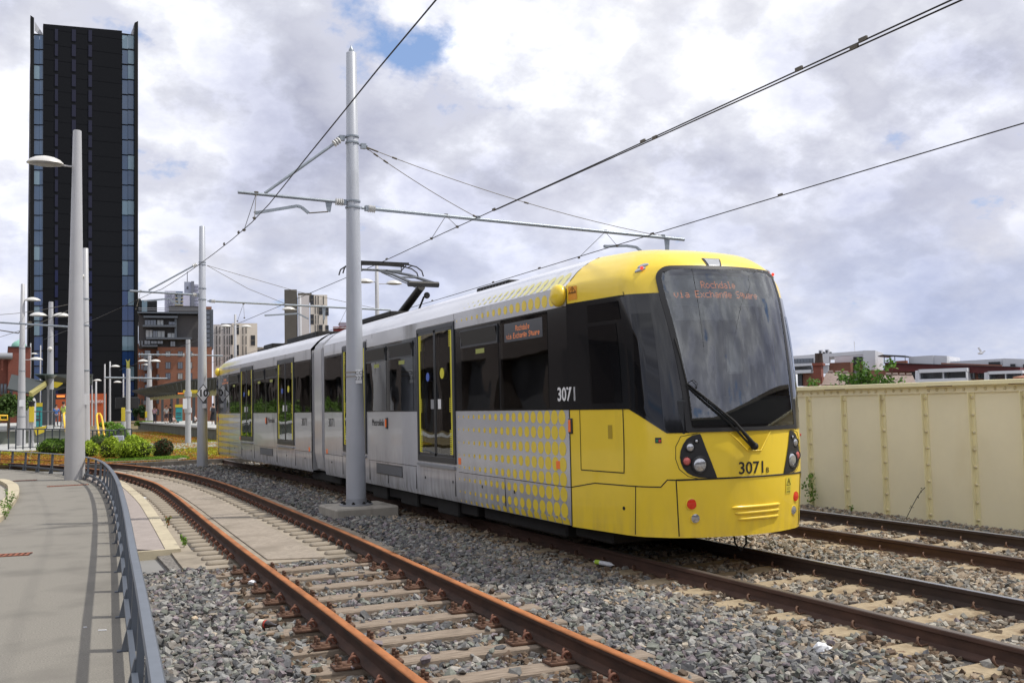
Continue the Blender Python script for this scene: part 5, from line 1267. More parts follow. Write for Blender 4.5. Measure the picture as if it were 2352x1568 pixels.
while s<Lf:
    p,t=at_line(fl,s); rz=math.atan2(-t.x,t.y); Mx=Matrix.Translation((p.x-FO.x,p.y-FO.y,0))@Matrix.Rotation(rz,4,'Z')
    mb=MB()
    n=6; w=.055
    # flat upright leaning slightly to the rail side, doubled
    mb.add([Mx@Vector(q) for q in [(.022,-w,0),(.074,-w,0),(.074,w,0),(.022,w,0),(.048,-w,.665),(.100,-w,.665),(.100,w,.665),(.048,w,.665)]],[(0,3,2,1),(4,5,6,7),(0,1,5,4),(1,2,6,5),(2,3,7,6),(3,0,4,7)])
    o=mb.build('post',m_fence,fence)
    m2_=MB(); m2_.add([Mx@Vector(q) for q in [(.020,-.03,.0),(.018,.03,.0),(.030,.03,.27),(.030,-.03,.27),(-.050,-.03,.0),(-.05,.03,.0),(.020,.03,.27),(.020,-.03,.27)]],[(0,1,2,3),(7,6,5,4),(0,4,5,1),(1,5,6,2),(2,6,7,3),(3,7,4,0)])
    m2_.build('gusset',m_fencet,o)
    MB().box(-.08,.05,-.035,.035,0,.010,Mx).build('foot_plate',m_fence,o)
    s+=1.50; k+=1

# ---------------------------------------------------------------- buildings
class Fac:
    """vertical facade plane through two image columns at given distances; local u along, z up, d into the building"""
    def __init__(s,xa,da,xb,db,name,label,cat='building',yref=880):
        A=at(xa,yref,da);B=at(xb,yref,db); s.A=Vector((A.x,A.y,0));s.B=Vector((B.x,B.y,0)); t=(s.B-s.A); s.w=t.length; s.t=t.normalized(); s.n=Vector((-s.t.y,s.t.x,0))
        if s.n.dot(s.A)<0: s.n=-s.n
        s.rz=math.atan2(s.t.y,s.t.x); s.root=empty(name,s.A,s.rz,label,cat)
        s.flip=1 if s.n.dot(Vector((-s.t.y,s.t.x,0)))>0 else -1
    def uz(s,x,y):
        d=ray(x,y); den=d.dot(s.n); k=(s.A-CAM).dot(s.n)/den; p=CAM+d*k-s.A; return p.dot(s.t),p.z
    def box(s,mb,x0,y0,x1,y1,d0,d1,yb=None):
        u0,z1=s.uz(x0,y0); u1,z0=s.uz(x1,y1); return mb.box(min(u0,u1),max(u0,u1),min(s.flip*d0,s.flip*d1),max(s.flip*d0,s.flip*d1),min(z0,z1),max(z0,z1))
    def part(s,name,m,x0,y0,x1,y1,d0,d1,par=None,**k):
        mb=MB(); s.box(mb,x0,y0,x1,y1,d0,d1); return mb.build(name,m,par or s.root,**k)
    def poly(s,name,m,pts,d0,d1,par=None,**k):
        q=[s.uz(*p) for p in pts]; mb=MB(); n=len(q); a,b=s.flip*d0,s.flip*d1
        mb.add([(u,a,z) for u,z in q]+[(u,b,z) for u,z in q],[(i,(i+1)%n,n+(i+1)%n,n+i) for i in range(n)]+[tuple(range(n-1,-1,-1)),tuple(range(n,2*n))]); return mb.build(name,m,par or s.root,**k)
    def window(s,x0,y0,x1,y1,gm,fm,rec=.12,par=None,fw=.06,mull=0):
        g=s.part('window',gm,x0,y0,x1,y1,-.015,.05,par)
        u0,z1=s.uz(x0,y0);u1,z0=s.uz(x1,y1)
        if u1<u0:u0,u1=u1,u0
        mb=MB(); f=s.flip
        def b(a,c,e,g_): mb.box(a,c,min(f*-.06,f*.02),max(f*-.06,f*.02),e,g_)
        b(u0-fw,u0,z0-fw,z1+fw); b(u1,u1+fw,z0-fw,z1+fw); b(u0,u1,z1,z1+fw); b(u0,u1,z0-fw,z0)
        for i in range(1,mull+1): c=u0+(u1-u0)*i/(mull+1); b(c-fw/2,c+fw/2,z0,z1)
        mb.build('window_frame',fm,g); return g
m_black=mat('black_cladding',(.0135,.0145,.017),.8,spec=.05,var=.05,vscale=.05)
m_blackfin=mat('black_fin',(.006,.0065,.007),.6,spec=.2)
m_navy=mat('navy_strip_glass',(.013,.014,.034),.3,spec=.3)
m_blue=glassmat('blue_glass',(.020,.06,.18),.04,rough=.03); m_blue2=glassmat('pale_blind_glass',(.20,.31,.38),.02,rough=.05); m_blue3=glassmat('mid_blue_glass',(.045,.095,.18),.03,rough=.03)
m_wg=glassmat('grey_window_glass',(.05,.06,.07),.10,rough=.05); m_wgd=mat('dark_window',(.03,.032,.035),.2); m_wgp=mat('pale_blind',(.42,.44,.44),.6)
m_wf=mat('window_frame_dark',(.045,.05,.055),.5); m_wfw=mat('white_render',(.66,.67,.70),.7,var=.05,vscale=.3); 
m_brk=brick('red_brick',(.31,.125,.068),(.26,.10,.055),(.25,.16,.12)); m_brk2=brick('dark_red_brick',(.25,.065,.04),(.20,.05,.032),(.16,.09,.07))
m_char=mat('charcoal_cladding',(.065,.062,.062),.7,var=.10,vscale=.5); m_slate=mat('grey_steel_cladding',(.09,.105,.125),.5,var=.1,vscale=.5)
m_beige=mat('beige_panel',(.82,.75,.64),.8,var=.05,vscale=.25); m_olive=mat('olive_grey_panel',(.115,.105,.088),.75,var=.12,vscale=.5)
# tower
T=Fac(97,250,281,251,'tower_block','very tall black-clad tower with blue glass corners at the left')
T.part('wall',m_blackfin,72,85,313,990,1.2,26)
T.poly('wall_panel',m_black,[(99,56),(280,72),(280,985),(98,985)],-.3,2.)
jt=MB()
fl_y=[77+34.55*i for i in range(27)]
for i,y in enumerate(fl_y):
    dy=(99-190)*0
    zc=T.uz(190,y+2.4)[1]; ua=T.uz(99,400)[0]; ub=T.uz(280,400)[0]; jt.box(ua,ub,-.33,0,zc-.04,zc+.04)

jt.build('cladding_joint',mat('joint_black',(.0105,.011,.013),.8,spec=.05),T.root)
for (x0,x1,t0) in ((126,133,66),(165,174,70),(203,211,74)):
    for i,y in enumerate(fl_y): 
        yy=y-10+(x0-100)*.03
        T.part('window_strip',m_navy if i<16 else mat('navy_strip_low',(.010,.014,.055),.3,spec=.3),x0,yy,x1,yy+28,-.42,-.1)
for i,y in enumerate(fl_y):
    y_=y+4
    for (x0,x1) in ((78.5,90.5),(91.2,99.0),(280.5,293.2),(294,307.5)):
        r=random.random(); lit=.16 if x0<100 else .24
        if x1-x0<9 and r<lit: r=1
        mm=m_blue2 if r<lit else (m_blue3 if i<17 else m_blue)
        T.part('window',mm,x0,y_,x1,y_+33,-.15,.9)
for i,y in enumerate(fl_y):
    T.part('spandrel',m_blackfin,78,y+2.2,99.3,y+4.2,-.25,1.); T.part('spandrel',m_blackfin,280,y+2.2,308,y+4.2,-.25,1.)
T.poly('corner_fin',m_blackfin,[(69.5,41),(78,47),(78,985),(69.5,985)],-1.6,1.4); T.poly('corner_fin',m_blackfin,[(307.5,58),(315.5,54),(315.5,985),(308,985)],-1.6,1.4)
T.poly('fin_brace',m_wfw,[(80,48),(98,75),(98,80),(92,80),(80,68)],0.6,.8); T.poly('fin_brace',m_wfw,[(308,58),(297,86),(308,86)],.6,.8)
T.part('roof_rail',m_wfw,281,80,300,80.6,.5,.6); T.part('roof_rail',m_wfw,281,83,300,83.6,.5,.6)
T.poly('wall_sign',mat('yellow_paint_figure',(.62,.60,.12),.6),[(288,825),(293,830),(298,824),(297,833),(297,848),(290,848),(290,833)],-.6,-.5)
# station wall with name
S_=Fac(120,169,246,169,'station_building','low orange-red station wall with white lettering behind the left platform')
S_.part('wall',mat('orange_red_wall',(.50,.11,.035),.8,var=.1,vscale=.2),128,905,244,985,0,8)
t=text_mb('Deansgate',1.0,.05); u0,z0=S_.uz(186,925);u1,z1=S_.uz(237,917); 
w=[p[0] for p in t.v]; k=(u1-u0)/(max(w)-min(w)); mapv(t,lambda x,y,z:((u0+u1)/2+x*k,-S_.flip*.1+z,(z0+z1)/2+y*k*1.1)); t.build('lettering',m_wht,S_.root,fixn=False)
# far left brick building with green dome
Q=Fac(-60,150,69,150,'brick_building','red brick building with a small green copper dome at the far left edge')
Q.part('wall',m_brk2,19,797,69,985,0,14); Q.part('wall',m_brk2,-80,813,19,985,.6,14); Q.part('parapet',m_wf,18,795,70,798,-.2,14.2); Q.part('parapet',m_wf,-80,811.5,19,814,.4,14.2)
u,z=Q.uz(44,797); MB().lathe([(.98,z),(.98,z+.25),(.86,z+.65),(.55,z+.95),(.2,z+1.1),(.01,z+1.25)],20,Matrix.Translation((u,Q.flip*3,0))).build('dome',mat('copper_green',(.20,.42,.33),.6),Q.root,smooth=60)
for (x0,x1) in ((2,6),(10,14),(24,28)): Q.window(x0,882,x1,905,m_wg,m_wf)
u,z=Q.uz(6,818); MB().cyl((u-.9,-Q.flip*.5,z),(u+1.2,-Q.flip*.5,z),.45,n=12).build('duct',m_gry,Q.root); Q.part('duct',m_brk2,3,822,7,850,-.5,0)
# brick and charcoal apartment block
D=Fac(317,184,488,184,'apartment_building','large apartment block, red brick below and charcoal cladding above, beside the black tower')
D.part('wall',m_brk,362,797,487,985,0,22); D.part('wall',m_brk,316,788,362,985,1.2,22)
D.part('upper_wall',m_char,318,722,470,800,.6,22); D.part('upper_wall',m_char,388,700,470,724,1.5,20); D.part('stair_tower',m_slate,468,710,490,800,.3,20); D.part('brick_cap',m_brk,455,701,487,710,2,18)
D.part('roof_slab',m_slate,316,716,462,721,-.6,22); D.part('roof_slab',m_slate,330,726,408,731,-.8,1)
D.part('balcony_slab',m_slate,336,776,440,780.5,-1.6,1); D.part('balcony_slab',m_slate,326,793,362,797,-1.4,1); D.part('balcony_slab',m_slate,328,747,404,752,-1.2,1)
D.part('pillar',m_slate,401,729,406,780,-.3,1)
rl=MB(); 
for y in (692,696): D.box(rl,318,y+16,470,y+16.6,-.4,-.3)
rl.build('roof_rail',m_gry,D.root)
for (x0,y0_,x1,y1_,m_) in ((333,735,345,746,m_wg),(346,735,358,746,m_wg),(361,735,375,746,m_wgp),(335,758,350,774,m_wgp),(362,760,378,774,m_wgp),(352,760,361,774,m_wg),(385,765,402,776,m_wgp),(388,739,403,745,m_wg),(332,782,345,790,m_wg),(347,783,360,789,m_wg),(362,783,374,789,m_wg),(392,784,402,795,m_wg)):
    D.window(x0,y0_,x1,y1_,m_,m_wf,mull=1)
for (x0,x1) in ((381,391),(409,419),(434,441)):
    for (y0_,y1_) in ((807,818),(832,846),(857,870)): D.window(x0,y0_,x1,y1_,m_wg if (x0+y0_)%3 else m_wgp,m_wf,mull=1)
for y0_ in (805,832,858,884,910): D.window(333,y0_,345,y0_+14,m_wg,m_wf); D.part('balcony',m_slate,330,y0_+10,350,y0_+19,-1.3,1.2); 
for y0_ in (806,833,860,887,914,940):
    for x in (319,325): D.window(x,y0_-24,x+2.5,y0_-12,m_wg,m_wf,fw=.03)
    D.window(360,y0_,365,y0_+12,m_wg,m_wf,fw=.04)
for i in range(8): D.window(472,714+i*10.5,482,722+i*10.5,m_wg,m_wf,fw=.05)
for i in range(8): D.window(464,812+i*14,474,822+i*14,m_wg,m_wf,fw=.05)
# rooftop glass building further behind
E_=Fac(315,270,400,270,'glass_building','glass and black ribbed building peeping over the charcoal roof next to the black tower')
E_.part('wall',mat('dark_rib_wall',(.05,.05,.06),.5),316,690,360,740,0,20); E_.part('glass_wall',m_blue2,326,690,338,740,-1,0); 
for i in range(9): E_.part('rib',m_wf,339+i*2.6,692,340+i*2.6,740,-1,0)
for i in range(3): E_.part('rib',m_wf,316+i*3.4,689,317.6+i*3.4,740,-1,0)
E_.part('roof_frame',m_wf,317,685,323,690,1,4)
# white construction block and grey tower
Fq=Fac(350,420,460,420,'white_highrise','hazy pale high-rise with balconies far behind the charcoal block')
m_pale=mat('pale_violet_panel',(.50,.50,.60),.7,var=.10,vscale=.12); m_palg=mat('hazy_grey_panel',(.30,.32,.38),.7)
Fq.part('wall',m_pale,378,668,421,740,0,20); Fq.part('wall',m_pale,421,672,436,740,2,20)
for j in range(6):
    for i in range(3): Fq.part('window',m_palg,383+i*5,675+j*9,386+i*5,681+j*9,-.5,0)
    Fq.part('balcony',mat('ochre_slab',(.42,.37,.25),.7),402,676+j*8,421,678.2+j*8,-2.5,0)
    Fq.part('window',m_blue3,404,670+j*8,419,675+j*8,-.4,0)
Gq=Fac(420,430,470,430,'grey_highrise','narrow grey high-rise with a roof mast, tallest of the far buildings')
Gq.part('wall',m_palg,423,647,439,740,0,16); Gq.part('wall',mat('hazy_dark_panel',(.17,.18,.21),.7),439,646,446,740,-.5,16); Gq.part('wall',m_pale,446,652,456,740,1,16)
for i in range(9): Gq.part('floor_line',m_palg,446,656+i*8,456,658+i*8,.6,1)
Gq.part('window',m_wf,429,658,432,664,-.3,0); u,z=Gq.uz(430,647); MB().cyl((u,Gq.flip*4,z),(u,Gq.flip*4,z+4.8),.15,n=6).build('roof_mast',m_wf,Gq.root)
# beige student blocks
def beige(xa,da,xb,db,lab,boxes,slits,wins):
    B_=Fac(xa,da,xb,db,'beige_building',lab)
    for nm,mm,b in boxes: B_.part(nm,mm,*b)
    for (x0,y0_,x1,y1_) in slits: B_.part('window_slit',m_wgd,x0,y0_,x1,y1_,-.12,.3)
    for (x0,y0_,x1,y1_) in wins: B_.window(x0,y0_,x1,y1_,m_wgd,m_olive,mull=0,fw=.10); B_.part('spandrel',m_olive,x0,(y0_+y1_)/2-1.5,x1,(y0_+y1_)/2+1.5,-.06,.1)
    return B_
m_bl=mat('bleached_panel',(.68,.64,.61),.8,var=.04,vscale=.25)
sl=[]
for r,(y0_,y1_) in enumerate(((749,767),(770,792),(794,815),(818,840))):
    for i,x in enumerate((497,504,513.5,521,526,544,557,564)):
        if 541<x<548: continue
        sl.append((x-(r%2)*0+(i%3)*.4,y0_+(i%2)*1.2,x+1.8+(i%3)*.4,y1_-(i%2)))
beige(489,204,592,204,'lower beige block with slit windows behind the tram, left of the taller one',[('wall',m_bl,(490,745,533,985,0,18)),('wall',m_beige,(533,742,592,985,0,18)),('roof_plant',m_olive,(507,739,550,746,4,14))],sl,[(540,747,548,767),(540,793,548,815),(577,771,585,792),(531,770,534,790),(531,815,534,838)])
sl=[]
for r,(y0_,y1_) in enumerate(((680,699),(701,721),(724,744),(746,766),(768,785))):
    for i,x in enumerate((724,730,742)): sl.append((x+(2 if r%2 and i<2 else 0)-3*(r%2),y0_,x+1.9+(2 if r%2 and i<2 else 0)-3*(r%2),y1_))
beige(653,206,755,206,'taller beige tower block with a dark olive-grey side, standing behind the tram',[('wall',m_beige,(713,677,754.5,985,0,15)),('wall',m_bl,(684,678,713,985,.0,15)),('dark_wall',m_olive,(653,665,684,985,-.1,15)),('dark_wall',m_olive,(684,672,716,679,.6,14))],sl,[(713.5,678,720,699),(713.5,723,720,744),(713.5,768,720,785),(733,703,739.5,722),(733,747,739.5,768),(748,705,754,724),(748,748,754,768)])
Bq=beige(590,215,660,215,'low beige linking block between the two beige blocks',[('wall',m_beige,(591,797,640,985,0,10)),('wall',m_bl,(624,795,665,985,2,10))],[(605,803,607,813),(636,801,642,806)],[])
tr=MB(); Bq.box(tr,688,679,690,681,-.3,0) if 0 else None
# dark red building behind the tram and its grey top
Hq=Fac(762,165,870,165,'red_building','dark red building with grey roof box, glimpsed just above the tram roof')
Hq.part('wall',mat('maroon_panel',(.20,.025,.022),.7),765,750,866,800,0,12); Hq.part('roof_box',mat('greyish_violet',(.36,.35,.40),.7),778,739,866,751,1,10); Hq.part('roof_edge',m_wfw,764,752,862,753,-.3,0)
# ---------------- right-hand side, beyond the wall
cx_=lambda a:1808.8+.23096*a
cy_=lambda a:775.2+.23096*a
def cbx(B_,name,m_,x0,y0_,x1,y1_,d0,d1,par=None,**k): return B_.part(name,m_,cx_(x0),cy_(y0_),cx_(x1),cy_(y1_),d0,d1,par,**k)
def cpl(B_,name,m_,pts,d0,d1,par=None): return B_.poly(name,m_,[(cx_(a),cy_(b)) for a,b in pts],d0,d1,par)
m_wr=mat('white_render_wall',(.60,.61,.645),.75,var=.05,vscale=.2,dirt=((.45,.46,.48),.5,.62,(1,1,.3)))
m_brm=brick('salmon_brick',(.30,.12,.075),(.25,.095,.06),(.22,.14,.11)); m_mar=mat('maroon_cladding',(.115,.012,.012),.5,var=.2,vscale=.5,stretch=(1,1,8)); m_cop=mat('red_brown_parapet',(.26,.095,.055),.7,var=.15,vscale=1)
K=Fac(cx_(60),91,cx_(880),90,'white_apartments','white-rendered modern apartment block with roof air units, directly right of the tram cab')
cpl(K,'wall',m_wr,[(40,184),(775,128),(775,165),(415,192),(415,250),(320,262),(320,330),(240,270),(40,300)],0,.8)
cpl(K,'fin_wall',m_wr,[(762,130),(880,130),(880,480),(762,480)],-.6,6); cpl(K,'wall',m_wr,[(40,262),(250,255),(250,278),(40,290)],-.5,6); cpl(K,'wall',m_wr,[(40,326),(240,318),(240,350),(40,358)],-.5,6)
cbx(K,'glazing',m_wg,66,212,262,275,-.04,.6); cbx(K,'glazing',m_wg,66,288,240,328,-.04,.6)
for i in range(7): cbx(K,'mullion',m_wf,70+i*30,212,74+i*30,328,-.09,.2)
cbx(K,'back_wall',m_wr,415,160,770,470,3.,8); cbx(K,'dark_glazing',m_wgd,610,180,708,300,2.9,3.4); cbx(K,'dark_glazing',m_mar,700,240,762,345,.5,3); cbx(K,'brick_wall',m_brm,400,248,620,480,1,6); cbx(K,'brick_wall',m_brm,140,352,250,480,.5,6); cbx(K,'wall',m_wr,330,270,400,350,.6,6); cbx(K,'louvre',m_wf,95,360,142,480,.2,1)
for i in range(9): cbx(K,'louvre_blade',m_slate,97,366+i*13,140,371+i*13,.1,.2)
cbx(K,'rear_block',m_wr,410,127,622,150,6,12); cbx(K,'rear_block',m_wr,128,148,420,170,5,12)
for x in (280,345):
    a=cbx(K,'air_unit',m_wr,x,117 if x<300 else 111,x+40,160 if x<300 else 153,1.5,2.2); cbx(K,'fan_grille',m_wf,x+8,126 if x<300 else 120,x+28,152 if x<300 else 146,1.45,1.5,a)
    cbx(K,'air_unit',m_wf,x+44,135,x+60,156,1.6,2.2)
u,z=K.uz(cx_(578),cy_(127)); MB().cyl((u,K.flip*6,z-.2),(u,K.flip*6,z+1.1),.04,n=6).build('roof_mast',m_wfw,K.root)
N_=Fac(cx_(880),87,cx_(2352),85,'long_apartments','long white and maroon apartment building with big framed windows behind the wall')
cpl(N_,'brick_wall',m_brm,[(760,320),(2352,330),(2352,520),(760,520)],1.,8); cpl(N_,'maroon_band',m_mar,[(960,250),(2310,292),(2310,356),(1920,352),(960,330)],.3,8); cpl(N_,'maroon_band',m_wf,[(960,246),(2310,289),(2310,294),(960,253)],-.1,8)
cpl(N_,'penthouse',m_wr,[(1150,183),(1395,168),(1395,262),(1150,256)],2,8); cpl(N_,'penthouse',m_wr,[(1395,168),(1530,173),(1530,266),(1395,262)],2.2,8)
cpl(N_,'penthouse',m_wr,[(1545,228),(2095,197),(2095,285),(1545,262)],3,9); cpl(N_,'penthouse',m_wr,[(2095,197),(2352,205),(2352,300),(2095,288)],2.6,9)
cbx(N_,'window',m_wgd,1940,234,2058,266,2.8,3.2); cbx(N_,'window',m_wgd,2170,255,2222,290,2.4,2.8); cbx(N_,'window',m_wgd,2300,258,2325,294,2.4,2.8)
cbx(N_,'parapet_panel',m_cop,1062,230,1170,254,.5,1); cpl(N_,'parapet_panel',m_cop,[(1522,250),(2125,270),(2125,287),(1522,268)],.2,.5)
for (x0,x1,yt) in ((1325,1805,318),(2010,2352,337)):
    f_=cbx(N_,'window_frame',m_wfw,x0,yt,x1,yt+18,-.9,1); cbx(N_,'window_frame',m_wfw,x0,yt+98,x1,yt+110,-.9,1); cbx(N_,'window_frame',m_wfw,x0,yt,x0+13,yt+100,-.9,1)
    if x1<2300: cbx(N_,'window_frame',m_wfw,x1-14,yt,x1,yt+100,-.9,1)
    cbx(N_,'window_frame',m_wfw,(x0+x1)/2-6,yt+18,(x0+x1)/2+6,yt+98,-.7,1); cpl(N_,'side_wall',m_wfw,[(x0-50,yt+12),(x0,yt+2),(x0,yt+100),(x0-50,yt+92)],-.2,1)
    cbx(N_,'window',m_wg,x0+13,yt+18,(x0+x1)/2,yt+98,-.2,.3); cbx(N_,'window',m_wg,(x0+x1)/2+6,yt+18,x1-14,yt+98,-.2,.3)
    for i in (1,2,3): cbx(N_,'mullion',m_wf,x0+13+i*(x1-x0)/5.2,yt+18,x0+17+i*(x1-x0)/5.2,yt+98,-.3,.1)
cbx(N_,'window',m_wg,1196,337,1275,415,.8,1.2); cbx(N_,'window',m_wg,1810,352,1850,410,.8,1.2); cbx(N_,'window',m_wg,1877,355,1955,405,.8,1.2)
for x in (1215,1240,1262,1825,1840,1900,1925): cbx(N_,'mullion',m_wf,x,340,x+3,412,.7,.9)
cbx(N_,'white_ledge',m_wfw,1275,415,1810,440,-.6,1)
# roof pergola
for x in (932,990,1038,1142): cbx(N_,'pergola_post',m_wf,x,172,x+6,252,.8,1)
cpl(N_,'pergola_roof',m_wf,[(880,180),(932,166),(1146,176),(1146,190),(930,176),(885,188)],.5,4)
# foreground house with chimney and tiled roof
m_tile=mat('roof_tiles',(.24,.185,.16),.85,var=.25,vscale=9,bump=.5,bscale=30,stretch=(1,1,3))
Hh=Fac(cx_(100),54,cx_(1300),53.5,'tiled_house','house with mottled tiled roof and tall brick chimney just beyond the cream wall')
def ridge(x0,y0_,x1,y1_,xb0,xb1,yb,nm='roof'):
    a=Hh.uz(cx_(x0),cy_(y0_));b=Hh.uz(cx_(x1),cy_(y1_));c=Hh.uz(cx_(xb1),cy_(yb));d=Hh.uz(cx_(xb0),cy_(yb)); f=Hh.flip
    MB().add([(a[0],f*2.5,a[1]),(b[0],f*2.5,b[1]),(c[0],0,c[1]),(d[0],0,d[1]),(a[0],f*2.6,a[1]-.12),(b[0],f*2.6,b[1]-.12),(c[0],f*.1,c[1]-.12),(d[0],f*.1,d[1]-.12)],[(0,1,2,3),(7,6,5,4),(0,4,5,1),(1,5,6,2),(2,6,7,3),(3,7,4,0)]).build(nm,m_tile,Hh.root)
    q=MB(); n=int(abs(b[0]-a[0])/.32)
    for i in range(n): 
        u=a[0]+(b[0]-a[0])*(i+.5)/n; z=a[1]+(b[1]-a[1])*(i+.5)/n; q.cyl((u-.13,f*2.5,z+.02),(u+.13,f*2.5,z+.02),.09,n=8)
    q.build('ridge_tile',m_tile,Hh.root)
ridge(335,335,570,345,300,600,500); ridge(940,360,1225,365,800,1300,500)
cbx(Hh,'wall',m_brm,330,470,1290,620,.3,6)
ch=cbx(Hh,'chimney',m_brk2,238,270,328,520,.6,1.6); cbx(Hh,'chimney_cap',m_brk2,230,250,338,272,.5,1.7,ch); cpl(Hh,'chimney',m_brk2,[(232,385),(330,385),(330,520),(180,520),(215,420)],.62,1.5)
for x in (262,296): u,z=Hh.uz(cx_(x+9),cy_(250)); MB().lathe([(.15,z),(.12,z+.2),(.11,z+.50),(.13,z+.54)],14,Matrix.Translation((u,Hh.flip*1.1,0))).build('chimney_pot',mat('sooty_pot',(.07,.05,.04),.9),ch,smooth=40)
R2=Fac(cx_(2200),46,cx_(2500),45,'tiled_roof_house','orange-brown hipped tiled roof cut by the right edge of the photo'); 
a=R2.uz(cx_(2240),cy_(390));b=R2.uz(cx_(2330),cy_(330));c=R2.uz(cx_(2500),cy_(300));d=R2.uz(cx_(2500),cy_(400)); f=R2.flip
MB().add([(a[0],0,a[1]),(b[0],f*2,b[1]),(c[0],f*2.5,c[1]),(d[0],0,d[1]),(a[0],0,a[1]-3),(b[0],f*5,a[1]-3),(c[0],f*5,a[1]-3),(d[0],0,a[1]-3)],[(0,3,2,1),(0,1,5,4),(1,2,6,5),(0,4,7,3),(2,3,7,6),(4,5,6,7)]).build('roof',mat('orange_tiles',(.33,.15,.09),.85,var=.3,vscale=6,stretch=(1,1,6)),R2.root)
# bird
p=at(2252,811,60); bd=MB(); bd.ball((0,0,0),.07,8,6,(2.2,1,1)); bd.add([(0,.0,.02),(.12,0,.02),(-.05,.0,.34),(-.14,0,.30)],[(0,1,2,3)]); bd.add([(0,.0,.0),(.12,0,-.01),(.28,.0,.12),(.20,0,.14)],[(0,1,2,3)])
o=bd.build('bird',m_plate,smooth=60,fixn=False); o.location=p; o.rotation_euler=(0,0,-PSI-.6); tag(o,'white gull flying above the long apartment building at the right','bird')
# brick viaduct and hedge along the left, reflected in the tram windows
vi=empty('brick_viaduct',(-15.5,5,0),0,'long sooty brick railway viaduct mirrored in the side windows of the tram','viaduct')
mb=MB()
m_via=brick('sooty_brick',(.075,.058,.05),(.06,.045,.04),(.06,.05,.045))
for k in range(32):
    y=k*9.; mb.box(-2,0,y,y+2.2,0,5.2)
mb.box(-2,0,0,282,5.2,7.6); mb.build('wall',m_via,vi); MB().box(-2.2,.2,0,282,7.6,8.).build('parapet',m_conc,vi)
for k in range(31): MB().box(-1.9,-1.5,k*9+2.2,k*9+9,0,5.2).build('arch_infill',mat('dark_infill',(.05,.05,.055),.6),vi)

wh=empty('reflection_block',(36,-30,0),math.atan2(.63,.78),'long dark brick warehouse behind the photographer, mirrored low in the tram windscreen','building')  # unseen block, added so the low windscreen mirrors something dark
MB().box(-60,60,-12,0,0,10.2).build('wall',m_via,wh); MB().box(-60.3,60.3,-12.3,.3,10.2,10.7).build('parapet',m_conc,wh)
w2=empty('reflection_block',(-45,-46,0),0,'second dark brick warehouse behind the photographer, squared to the tracks','building')  # second added block, out of view, for the left half of the windscreen reflection
MB().box(-30,62,-12,0,0,9.6).build('wall',m_via,w2); MB().box(-30.3,62.3,-12.3,.3,9.6,10.1).build('parapet',m_conc,w2)

# ---------------------------------------------------------------- leaves
m_leaf=attrmat('leaf_mat',.6,.25,True); m_bark=mat('bark',(.11,.085,.06),.9,var=.3,vscale=20,bump=.5)
def leaves(name,centres,radii,n,size,cols,seed,parent=None,up=.3,shell=.55,flat=1.):
    """centres: clumps; leaf quads spread near each clump's surface"""
    r=np.random.default_rng(seed); C=np.array(centres,float); Rr=np.array(radii,float)
    if Rr.ndim==1: Rr=np.stack([Rr,Rr,Rr*flat],1)
    w=(Rr.prod(1))**(2/3); idx=r.choice(len(C),n,p=w/w.sum())
    d=r.normal(size=(n,3)); d/=np.linalg.norm(d,axis=1,keepdims=True); rad=shell+(1-shell)*r.random(n)**.5; rad*=r.uniform(.85,1.12,n)
    P_=C[idx]+d*Rr[idx]*rad[:,None]
    nrm=d*.6+r.normal(0,.6,(n,3))+np.array([0,0,up]); nrm/=np.linalg.norm(nrm,axis=1,keepdims=True)
    a=np.cross(nrm,r.normal(size=(n,3))); a/=np.linalg.norm(a,axis=1,keepdims=True); b=np.cross(nrm,a)
    s=size*r.uniform(.6,1.35,n)[:,None]
    V=np.stack([P_-a*s*1.2,P_-b*s*.6+nrm*s*.12,P_+a*s*1.2,P_+b*s*.6+nrm*s*.12],1).reshape(-1,3)
    cc=np.array(cols)[r.integers(0,len(cols),n)]*r.uniform(.7,1.3,(n,1))*(.9+.25*np.clip(d[:,2:3],-1,1))**0
    o=npmesh(name,V,np.arange(4*n).reshape(n,4),m_leaf,np.repeat(cc,4,axis=0)); 
    if parent: o.parent=parent
    return o
def shrub(dx,dbase,w,h,label,cols,n=2600,size=.035,seed=1,name='shrub',depthr=.8,bumps=9,y_=None):
    b=gp(dx,dbase,ZB); ppm=F/math.hypot(b.x,b.y)/ (1.0); W_=w/ppm; H_=h/ppm
    b=b+Vector((0,W_*.35,0))
    root=empty(name,b,0,label,name,None); r=random.Random(seed)
    cen=[];rad=[]
    cen.append((0,0,H_*.42)); rad.append((W_*.40,W_*.40*depthr,H_*.46))
    for i in range(bumps):
        a=r.uniform(0,6.28); e=r.uniform(.15,.9); q=.24*r.uniform(.8,1.3)
        cen.append((W_*.36*math.cos(a)*e,W_*.36*depthr*math.sin(a)*e,H_*(.30+.45*(1-e*e)*r.uniform(.8,1.1)))); rad.append((W_*q*.62,W_*q*.62,H_*q*1.1))
    leaves('foliage',cen,rad,n,size,cols,seed,root,shell=.8)
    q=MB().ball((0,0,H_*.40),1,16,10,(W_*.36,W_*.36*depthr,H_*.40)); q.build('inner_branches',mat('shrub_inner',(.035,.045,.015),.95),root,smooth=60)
    MB().tube([(0,0,-.05),(.02,0,H_*.3)],.03,6).build('stem',m_bark,root); return root
YG=[(.30,.42,.03),(.38,.50,.035),(.22,.33,.025),(.42,.52,.06)]
DG=[(.045,.085,.03),(.06,.10,.035),(.09,.06,.03)]
shrub(312,1057,100,52,'largest rounded lime-green shrub at the front of the bed, right-hand one',YG,5200,.04,3)
shrub(254,1053,54,46,'rounded lime-green shrub in the bed, between the thick lamp post and the largest one',YG,3200,.04,4)
shrub(205,1050,50,34,'low lime-green shrub close right of the thick lamp post',YG,2200,.04,5)
